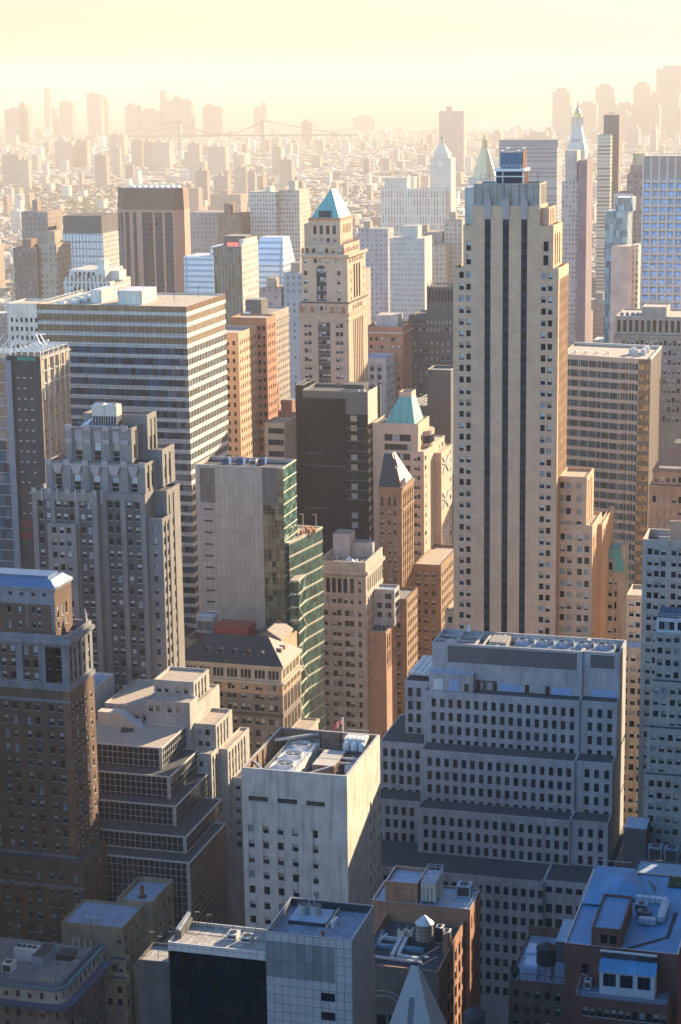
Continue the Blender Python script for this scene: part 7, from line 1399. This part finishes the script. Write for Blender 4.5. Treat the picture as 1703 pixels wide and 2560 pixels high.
    g = MB(); g.cyl(-634.8, 2814, 159.01, 166, 2.6, 2.2, PS2, 10); g.cyl(-634.8, 2814, 166.01, 172.5, 2.8, .2, plain('dark_lantern', (.10, .10, .10), .6), 10); t.part('lantern', g)
    g = MB(); g.cyl(-634, 2799.9, 128, 128.01, .1, .1, PS2, 6); g.poly([(-634.2 + 4.2 * math.cos(a * .5236), 2799.6, 133 + 4.2 * math.sin(a * .5236)) for a in range(12)], plain('clock_face', (.55, .5, .42), .7)); t.part('clock_face', g); TAKEN.append((-655, -615, 2790, 2835))
    ftower('long_pale_block', 'long pale office block with tall columns below the stepped clock tower', [(-720, -624, 2790, 2799, 0, 98, far_wall('tall_columns', 4.2, 12, .5, .85, .45), (.46, .42, .37)), (-716, -683, 2799.1, 2820, 0, 113, FW_, (.44, .39, .34))])
    # white marble tower with gilded lantern
    t = Thing('gilded_spire_tower', 'white stone tower with steep tapered roof and gilded spire', 'building', -323, 2060); MS_ = far_wall('far_white_stone', 3, 3.6, .4, .5, .3, (.50, .44, .37)); mp_ = plain('far_white_plain', (.50, .45, .38), .8); gd = plain('gilded', (.62, .42, .15), .35, .6)
    g = MB(); g.box(-331.9, -314, 2050, 2068, 0, 181, MS_, mp_); t.part('wall', g); g = MB(); g.prism(((-331.9, 2050), (-314, 2050), (-314, 2068), (-331.9, 2068)), 181.01, 202, mp_, mp_, False, ((-327.6, 2055), (-318.6, 2055), (-318.6, 2063), (-327.6, 2063)))
    for i in range(3): g.box(-327 + i * 3.0, -325.8 + i * 3.0, 2051.6 + .2, 2053, 188 + 0, 190.5, DARKM)
    t.part('tapered_roof', g)
    g = MB(); g.box(-328.9, -318.1, 2054, 2064, 202.01, 204.2, mp_); [g.cyl(-327.5 + 8.8 * (i % 2), 2055.2 + 7.5 * (i // 2), 204.21, 213, 1.0, .9, mp_, 8) for i in range(4)]; g.cyl(-323.1, 2059, 204.21, 213, 2.6, 2.6, mp_, 8); t.part('lantern', g)
    g = MB(); g.cyl(-323.1, 2059, 213.01, 216.5, 4.6, 3.9, gd, 12); g.cyl(-323.1, 2059, 216.51, 221.2, 3.9, 1.5, gd, 12); g.cyl(-323.1, 2059, 221.21, 223.6, 1.9, 1.4, mp_, 10); g.cyl(-323.1, 2059, 223.61, 231.0, 1.3, .1, gd, 8); t.part('gilded_spire', g); TAKEN.append((-335, -311, 2047, 2071))
    t = Thing('gold_pyramid_tower', 'tower with tall cream gold pyramid roof and gilded lantern spire', 'building', -385, 1890); gp2 = plain('pale_gold_tiles', (.55, .45, .26), .5, .1)
    g = MB(); g.box(-398, -372.5, 1876, 1900, 0, 161, MS_, mp_); t.part('wall', g); oc = lambda r: [(-384.6 + r * math.cos(math.pi / 4 * i + math.pi / 8), 1888 + r * math.sin(math.pi / 4 * i + math.pi / 8)) for i in range(8)]
    g = MB(); g.prism(oc(12.2), 161.01, 188.2, gp2, gp2, False, oc(3.4)); t.part('pyramid_roof', g); g = MB(); g.cyl(-384.6, 1888, 188.21, 196.5, 3.1, 2.6, plain('gilded_lattice', (.5, .32, .14), .4, .4), 8); g.cyl(-384.6, 1888, 196.51, 203.5, 2.4, .1, gd, 8); t.part('gilded_lantern', g); TAKEN.append((-401, -370, 1872, 1904))
    ftower('grey_slab_tower', 'broad grey slab tower with blank dark top storey behind the stepped tower', [(-363.2, -309, 1850, 1880, 0, 191, far_wall('grey_bands', 60, 3.6, .99, .4, .4), (.24, .225, .23)), (-363.1, -308.2, 1849.9, 1880, 191.01, 197.2, FPL, (.17, .17, .19))])
    ftower('stepped_slab_tower', 'tan banded slab tower, taller of two joined by the gilded spire', [(-230.3, -218.4, 1400, 1420, 0, 183.6, FW2, (.38, .30, .26)), (-228.5, -220.1, 1402, 1418, 183.61, 205, FPL, (.38, .30, .26))])
    ftower('plum_slab_tower', 'dark plum windowless slab tower against the tan banded slab', [(-218.3, -212.1, 1396, 1424, 0, 198.6, FPL, (.17, .11, .12))])
    t = ftower('glass_needle_tower', 'slim dark topped glass tower with cream balcony bands', [(-293.7, -280.8, 2000, 2022, 0, 196.6, far_wall('cream_balconies', 60, 3.6, .99, .5, .45), (.5, .4, .28)), (-291.2, -275.6, 2022.1, 2040, 0, 215.5, FPL, (.16, .11, .095))])
    xpart(t, 'roof_mast', lambda g: (g.box(-288, -282, 2030, 2031, 217, 217.5, DARKM), g.box(-285.2, -284.8, 2030, 2030.5, 215.5, 217, DARKM)))
    BS = (.30, .19, .145)
    ftower('brown_setback_tower', 'brown stone setback tower with tan stepped crown behind the curved tower', [(-163.4, -139.7, 1200, 1222, 0, 193.5 - 5, FW_, BS), (-158.7, -145.1, 1202, 1220, 188.51, 199, FW_, BS), (-157.0, -147.0, 1203, 1218, 199.01, 204, FPL, BS), (-155.8, -148.4, 1204, 1216, 204.01, 211, FPL, (.45, .33, .2))])
    t = Thing('teal_glass_tower', 'pale teal glass tower with open canopy top behind a blank pink wall', 'building', -150, 1115); tg2 = glass('pale_teal_glass', (.17, .25, .26), .08, .5, (1.8, 3.4), .6, .03)
    g = MB(); g.box(-157.4, -145, 1104, 1124, 0, 183.5, tg2, ROOFL); t.part('glass_wall', g); g = MB(); g.box(-152.2, -142.8, 1108, 1122, 183.51, 191, tg2, ROOFL); t.part('upper_glass_wall', g)
    g = MB(); g.bar((-153, 1107, 192.6), (-143.4, 1107, 192.6), .5, STEEL); g.bar((-143.4, 1107, 192.6), (-142.4, 1107, 183.5), .4, STEEL); g.bar((-152.8, 1107, 183.5), (-152.8, 1107, 192.6), .3, STEEL); t.part('canopy_frame', g); TAKEN.append((-160, -140, 1085, 1128))
    ftower('blank_pink_tower', 'tower with broad blank pink wall and balconied sunlit edge', [(-151.9, -140.4, 1090, 1103.5, 0, 165.9, FPL, (.50, .35, .28)), (-140.39, -137.2, 1092, 1103, 0, 166.5, FW2, (.5, .42, .32))])
    # white piers with blue ribbon panes
    t = Thing('white_pier_tower', 'tall tower of white piers and bright blue panes at the view edge', 'building', -116, 1060); wp = wall('white_pier', (.50, .40, .33), .06, .05, .02); bp = glass('bright_blue_pane', (.20, .36, .58), .05, .7, (1.05, 2.0), .5, .03)
    g = MB(); F = FN(1044); x0, x1 = -130, -97.5; rect(g, F, x0, x1, 0, 216, bp, .3)
    t.part('blue_panes', g, kind='stuff'); g = MB()
    for k in range(50): z = 204.3 - k * 4.12; g.q(P(F, x0, z - 1.8, .1), P(F, x1, z - 1.8, .1), P(F, x1, z - .12, .1), P(F, x0, z - .12, .1), wp); g.q(P(F, x0, z - 2.2, .2), P(F, x1, z - 2.2, .2), P(F, x1, z - 1.86, .2), P(F, x0, z - 1.86, .2), DARKM)
    for i in range(9): a = -130 + i * 4.12; g.box(a, a + 1.05, 1043.4, 1044.28, 0, 216.3, wp)
    for i in range(8): a = -130 + i * 4.12; g.box(a + 1.1, a + 4.06, 1043.7, 1044.27, 204.8, 216.2, wall('pier_top_panel', (.34, .24, .19), .1, .1))
    t.part('white_piers', g); g = MB(); g.q((x1, 1044.3, 0), (x1, 1079, 0), (x1, 1079, 216), (x1, 1044.3, 216), wp); g.q((x0, 1079, 0), (x0, 1044.3, 0), (x0, 1044.3, 216), (x0, 1079, 216), wp); g.q((x1, 1079, 0), (x0, 1079, 0), (x0, 1079, 216), (x1, 1079, 216), wp); g.q((x0, 1044, 215.8), (x1, 1044, 215.8), (x1, 1079, 215.8), (x0, 1079, 215.8), ROOFG); t.part('side_wall', g); TAKEN.append((-133, -92, 1039, 1083))
    ftower('square_pink_tower', 'lone square pink tower with a roof box standing near the bright river', [(-1136, -1072, 5000, 5040, 0, 162.5, FPL, (.38, .24, .20)), (-1119, -1105, 5010, 5025, 162.51, 174, FPL, (.38, .24, .20))])
    for x0, x1, y, z in [(-378, -356, 1400, 150), (-359, -338.5, 1500, 140), (-336.8, -323, 1500, 150), (-349, -331.7, 1480, 132), (-311, -300.7, 1000, 158), (-324.5, -312, 1000, 150), (-306.5, -294.8, 1100, 150)]:
        ftower('stone_block', 'hazy tan stone block between the pyramid roofed tower and the stepped tower', [(x0, x1, y, y + 18, 0, z, FW_, rnd.choice((T1, T2, PK, GR, B1))), (x0 + 3, x0 + 8, y + 4, y + 10, z + .01, z + 5, FPL, T1)], 'hazy stone blocks in the middle distance')
    H = [(-1109.7, -1088.7, 2600, 173.5), (-1091.0, -1080.4, 2700, 161.4), (-1062.5, -1046.0, 2700, 170.4), (-1145.9, -1116.8, 3000, 156.9), (-1086.1, -1066.3, 3000, 155.0), (-913.4, -887.0, 2600, 164.5), (-983.3, -962.8, 2100, 175.3), (-986.0, -973.8, 2150, 167.1), (-680.7, -668.1, 1900, 166.9), (-656.5, -643.7, 1950, 167.7), (-659.2, -650.9, 2000, 160.9), (-661.5, -646.7, 1900, 161.6), (-789.3, -777.5, 2500, 167.9), (-623.9, -606.4, 1700, 161.4), (-525.3, -500.2, 1500, 168.0), (-717.0, -702.1, 2300, 160.0), (-1244.2, -1223.8, 3000, 136.9), (-1443.4, -1410.5, 3300, 149.2), (-1276.5, -1260.4, 3300, 148.5), (-1462.6, -1431.6, 3600, 150.8), (-520.3, -509.4, 1700, 167.3)]
    for x0, x1, y, z in H:
        k = 175 / (260 - z); X0, X1, Y0, Z = x0 * k, x1 * k, y * k, 260 - (260 - z) * k; c = rnd.choice(((.32, .19, .14), (.36, .23, .17), (.40, .28, .20)))
        w = X1 - X0; ftower('brick_slab_tower', 'hazy brick apartment slab rising out of the low city far beyond the tall towers', [(X0, X1, Y0, Y0 + w * .6, 0, Z, FW_, c), (X0 + w * .3, X0 + w * .55, Y0 + 3, Y0 + w * .45, Z + .01, Z + 6, FPL, c)], 'brick slabs in the hazy low city')
    BK = [(-3096.3, -3074.5, 7000, 213.8), (-2862.3, -2814.9, 6600, 172.6), (-2758.2, -2706.4, 6600, 199.0), (-2748.0, -2721.7, 6700, 182.7), (-2577.1, -2529.6, 6500, 160.8), (-2487.0, -2464.7, 6600, 203.7), (-2465.9, -2442.9, 6600, 169.1), (-2370.0, -2327.7, 6400, 183.6), (-2328.0, -2299.6, 6400, 174.8), (-2294.9, -2244.6, 6500, 156.9), (-2244.8, -2225.5, 6500, 149.5), (-2211.8, -2179.8, 6800, 140.9), (-2183.4, -2168.3, 6800, 157.1), (-2792.6, -2709.6, 6000, 158.3), (-2742.6, -2717.7, 6000, 175.1), (-1798.0, -1763.2, 6000, 114.3), (-2846.0, -2833.9, 6500, 148.7), (-2448.6, -2372.3, 6300, 145.8)]
    for x0, x1, y, z in ((a * 1.22, b_ * 1.22, c * 1.22, 260 - (260 - d) * 1.22) for a, b_, c, d in BK): ftower('skyline_tower', 'faint pink tower on the far shore skyline dissolving in haze', [(x0, x1, y, y + 40, 0, z, FPL, (.26, .17, .14)), (x0 + (x1 - x0) * .2, x0 + (x1 - x0) * .6, y + 5, y + 30, z + .01, z + 9, FPL, (.26, .17, .14))], 'faint towers on the far shore')
    DT = [(-1017.7, -965.0, 6000, 206.7), (-940.6, -885.6, 6000, 168.0), (-919.2, -862.7, 6200, 216.4), (-861.9, -805.6, 6200, 160.7), (-816.4, -766.3, 6300, 220.9), (-765.7, -742.3, 6300, 191.0), (-735.4, -641.0, 6200, 268.6), (-659.0, -622.4, 5800, 198.9), (-695.0, -676.6, 5800, 163.2), (-662.0, -632.7, 5000, 124.7), (-772.1, -736.2, 5600, 149.8), (-885.2, -814.2, 4800, 116.1), (-904.9, -879.4, 5200, 115.1), (-999.5, -977.3, 5000, 116.1), (-1904.8, -1824.6, 7000, 110.7), (-611.6, -576.2, 5600, 151.4), (-579.3, -566.5, 4800, 129.8), (-802.2, -780.5, 5000, 136.1)]
    for x0, x1, y, z in ((a * 1.3, b_ * 1.3, c * 1.3, 260 - (260 - d) * 1.3) for a, b_, c, d in DT): w = x1 - x0; ftower('downtown_tower', 'pale downtown tower almost lost in the bright haze beyond the gilded spire', [(x0, x1, y, y + 50, 0, z - 12, FPL, (.30, .22, .18)), (x0 + w * .2, x0 + w * .8, y + 5, y + 40, z - 11.99, z, FPL, (.30, .22, .18))], 'downtown towers in the haze')
far_landmarks()
# river and bridge
wm_, n_, l_, p_ = new_mat('river_water'); p_.inputs['Base Color'].default_value = (.10, .12, .13, 1); p_.inputs['Roughness'].default_value = .22; p_.inputs['Specular IOR Level'].default_value = .9
mb = MB(); mb.poly([(-2700, 7300, .4), (-1950, 7900, .4), (-1420, 7700, .4), (-1300, 9000, .4), (-1400, 14000, .4), (-2400, 14000, .4), (-2150, 9800, .4), (-2400, 8500, .4), (-2900, 8000, .4)], wm_); struct('river', mb)
t = Thing('suspension_bridge', 'faint two towered suspension bridge crossing the hazy river', 'bridge', -2160, 6300); bs = plain('bridge_steel', (.16, .14, .14), .7); TX = (-2308, -2020)
for x in TX: 
    g = MB(); [g.box(x - 6 + s, x - 2 + s, 6296, 6312, 0, 114, bs) for s in (0, 8)]; g.box(x - 6, x + 6, 6296, 6312, 106, 112, bs); g.box(x - 6, x + 6, 6296, 6312, 60, 63, bs); t.part('tower', g)
g = MB(); g.box(-2560, -1700, 6298, 6312, 62, 67, bs); t.part('deck', g)
for yy in (6297, 6313):
    g = MB(); pts = [(-2560, 66), (TX[0], 112)] + [(TX[0] + (TX[1] - TX[0]) * i / 12, 68 + 44 * (2 * i / 12 - 1) ** 2) for i in range(1, 12)] + [(TX[1], 112), (-1760, 66)]
    for (a, z), (c, w) in zip(pts, pts[1:]): g.bar((a, yy, z), (c, yy, w), 1.1, bs)
    t.part('cable', g)

# ------------------------------------------------------------------ the low city
def sprawl():
    R = random.Random(21); cand = []
    pal = [(.34, .24, .17), (.28, .17, .12), (.42, .34, .26), (.22, .14, .11), (.50, .44, .36), (.36, .30, .26), (.40, .27, .18), (.30, .22, .18), (.58, .52, .45)]
    rf = [(.55, .52, .48), (.12, .11, .11), (.30, .27, .24), (.62, .60, .56), (.20, .17, .15), (.42, .36, .30)]
    def free(x0, x1, y0, y1):
        for a, b_, c, d in TAKEN:
            if x0 < b_ and x1 > a and y0 < d and y1 > c: return False
        return True
    y = 885.0
    while y < 8600:
        deep = 21 if y < 2600 else 26; gap = 4 if (int((y - 885) / 38) % 2) else 15
        xl, xr = -.475 * y - 40, -.085 * y + 30; x = xl
        while x < xr:
            far = y / 1000; w = R.uniform(6, 15) * (1 if y < 2600 else 1.2 if y < 4500 else 1.8)
            if R.random() < .06: x += 18; continue
            u = R.random()
            if y < 1000: h = R.uniform(25, 70)
            elif y < 1500: h = R.uniform(18, 55) if u < .86 else R.uniform(60, 100)
            elif y < 2300: h = R.uniform(12, 36) if u < .93 else R.uniform(45, 85)
            elif y < 4300: h = R.uniform(9, 22) if u < .965 else R.uniform(28, 50)
            else: h = R.uniform(8, 18) if u < .98 else R.uniform(25, 55)
            if y > 6900: h *= .7
            if h > 60: w = max(w, 17)
            d = deep * R.uniform(.6, 1.0)
            if not (4700 < y < 5200 and -2300 < x < -1500 and False) and free(x, x + w, y, y + d) and in_view((x + w / 2, y, h), 60):
                cand.append((x, x + w * .97, y + R.uniform(0, 3), y + d, h, R.choice(pal), R.choice(rf), R.random()))
            x += w
        y += deep + gap * (1 if y < 4300 else 1.6)
    def emit(mb, c, solo):
        x0, x1, y0, y1, h, col, roof, k = c; j = .85 + .3 * R.random(); col = tuple(v * j for v in col)
        fbox(mb, x0, x1, y0, y1, 0, h, FW_ if k < .6 else FW2, col, roof); w = x1 - x0
        if y0 < 3200 and w > 8:
            a = x0 + w * R.uniform(.15, .6); b_ = y0 + (y1 - y0) * R.uniform(.2, .5); s = min(w * .35, 6); fbox(mb, a, a + s, b_, b_ + s, h + .01, h + R.uniform(2.5, 5.5), FPL, col, roof)
            if k > .55 and y0 < 2200:
                mb.c = (.17, .12, .09); cx, cy = x0 + w * .75, y0 + (y1 - y0) * .75; mb.cyl(cx, cy, h + 2.4, h + 5.6, 1.7, 1.6, FPL, 8); mb.cyl(cx, cy, h + 5.61, h + 7, 1.8, .1, FPL, 8); mb.c = (.1, .1, .1); mb.box(cx - 1.1, cx + 1.1, cy - 1.1, cy + 1.1, h, h + 2.39, FPL)
    cand.sort(key=lambda c: -((c[1] - c[0]) * min(c[4], 60)) / c[2] ** 2)
    names = {0: 'tan', 1: 'brown', 2: 'buff', 3: 'dark brown', 4: 'cream', 5: 'grey', 6: 'orange tan', 7: 'dull brown', 8: 'white'}
    for c in cand[:285]:
        mb = MB(); emit(mb, c, True); x, yy = (c[0] + c[1]) / 2, (c[2] + c[3]) / 2
        o = link(bpy.data.objects.new('city_building', mb.mesh('city_building', (x, yy, 0), True))); o.location = (x, yy, 0)
        nm = names[pal.index(c[5])]; tall = 'tall' if c[4] > 70 else 'mid height' if c[4] > 35 else 'low'; rl = 'pale' if sum(c[6]) > 1.2 else 'dark'
        tag(o, 'hazy %s %s building with %s roof in crowded blocks past the tall towers' % (tall, nm, rl), 'building', 'hazy %s %s buildings with %s roofs' % (tall, nm, rl))
    mb = MB()
    for c in cand[285:]: emit(mb, c, False)
    o = link(bpy.data.objects.new('distant_city', mb.mesh('distant_city', color=True))); o['kind'] = 'stuff'
    # bare park trees between the low blocks
    lf = plain('bare_twig_brown', (.14, .095, .06), .95, var=.3); mb = MB()
    for i in range(700):
        yy = R.uniform(3300, 4200); x = R.uniform(-.46 * yy, -.40 * yy) if i < 480 else R.uniform(-.38 * yy, -.25 * yy); r = R.uniform(5, 10); h = R.uniform(14, 22)
        for k in range(7):
            a, e = R.uniform(0, 6.28), R.uniform(-.3, 1.3); c = Vector((x + r * .6 * math.cos(a) * math.cos(e), yy + r * .6 * math.sin(a), h + r * .4 * math.sin(e))); s = r * .55
            q = [c + Vector((R.uniform(-s, s), R.uniform(-s, s), R.uniform(-s * .5, s))) for _ in range(3)]; mb.poly(q, lf)
    o = link(bpy.data.objects.new('park_trees', mb.mesh('park_trees'))); o['kind'] = 'stuff'
    print('sprawl', len(cand))
TAKEN += [(-310, -288, 895, 950), (-232, -184, 842, 908), (-146, -98, 855, 912), (-132, -80, 934, 978)]
sprawl()
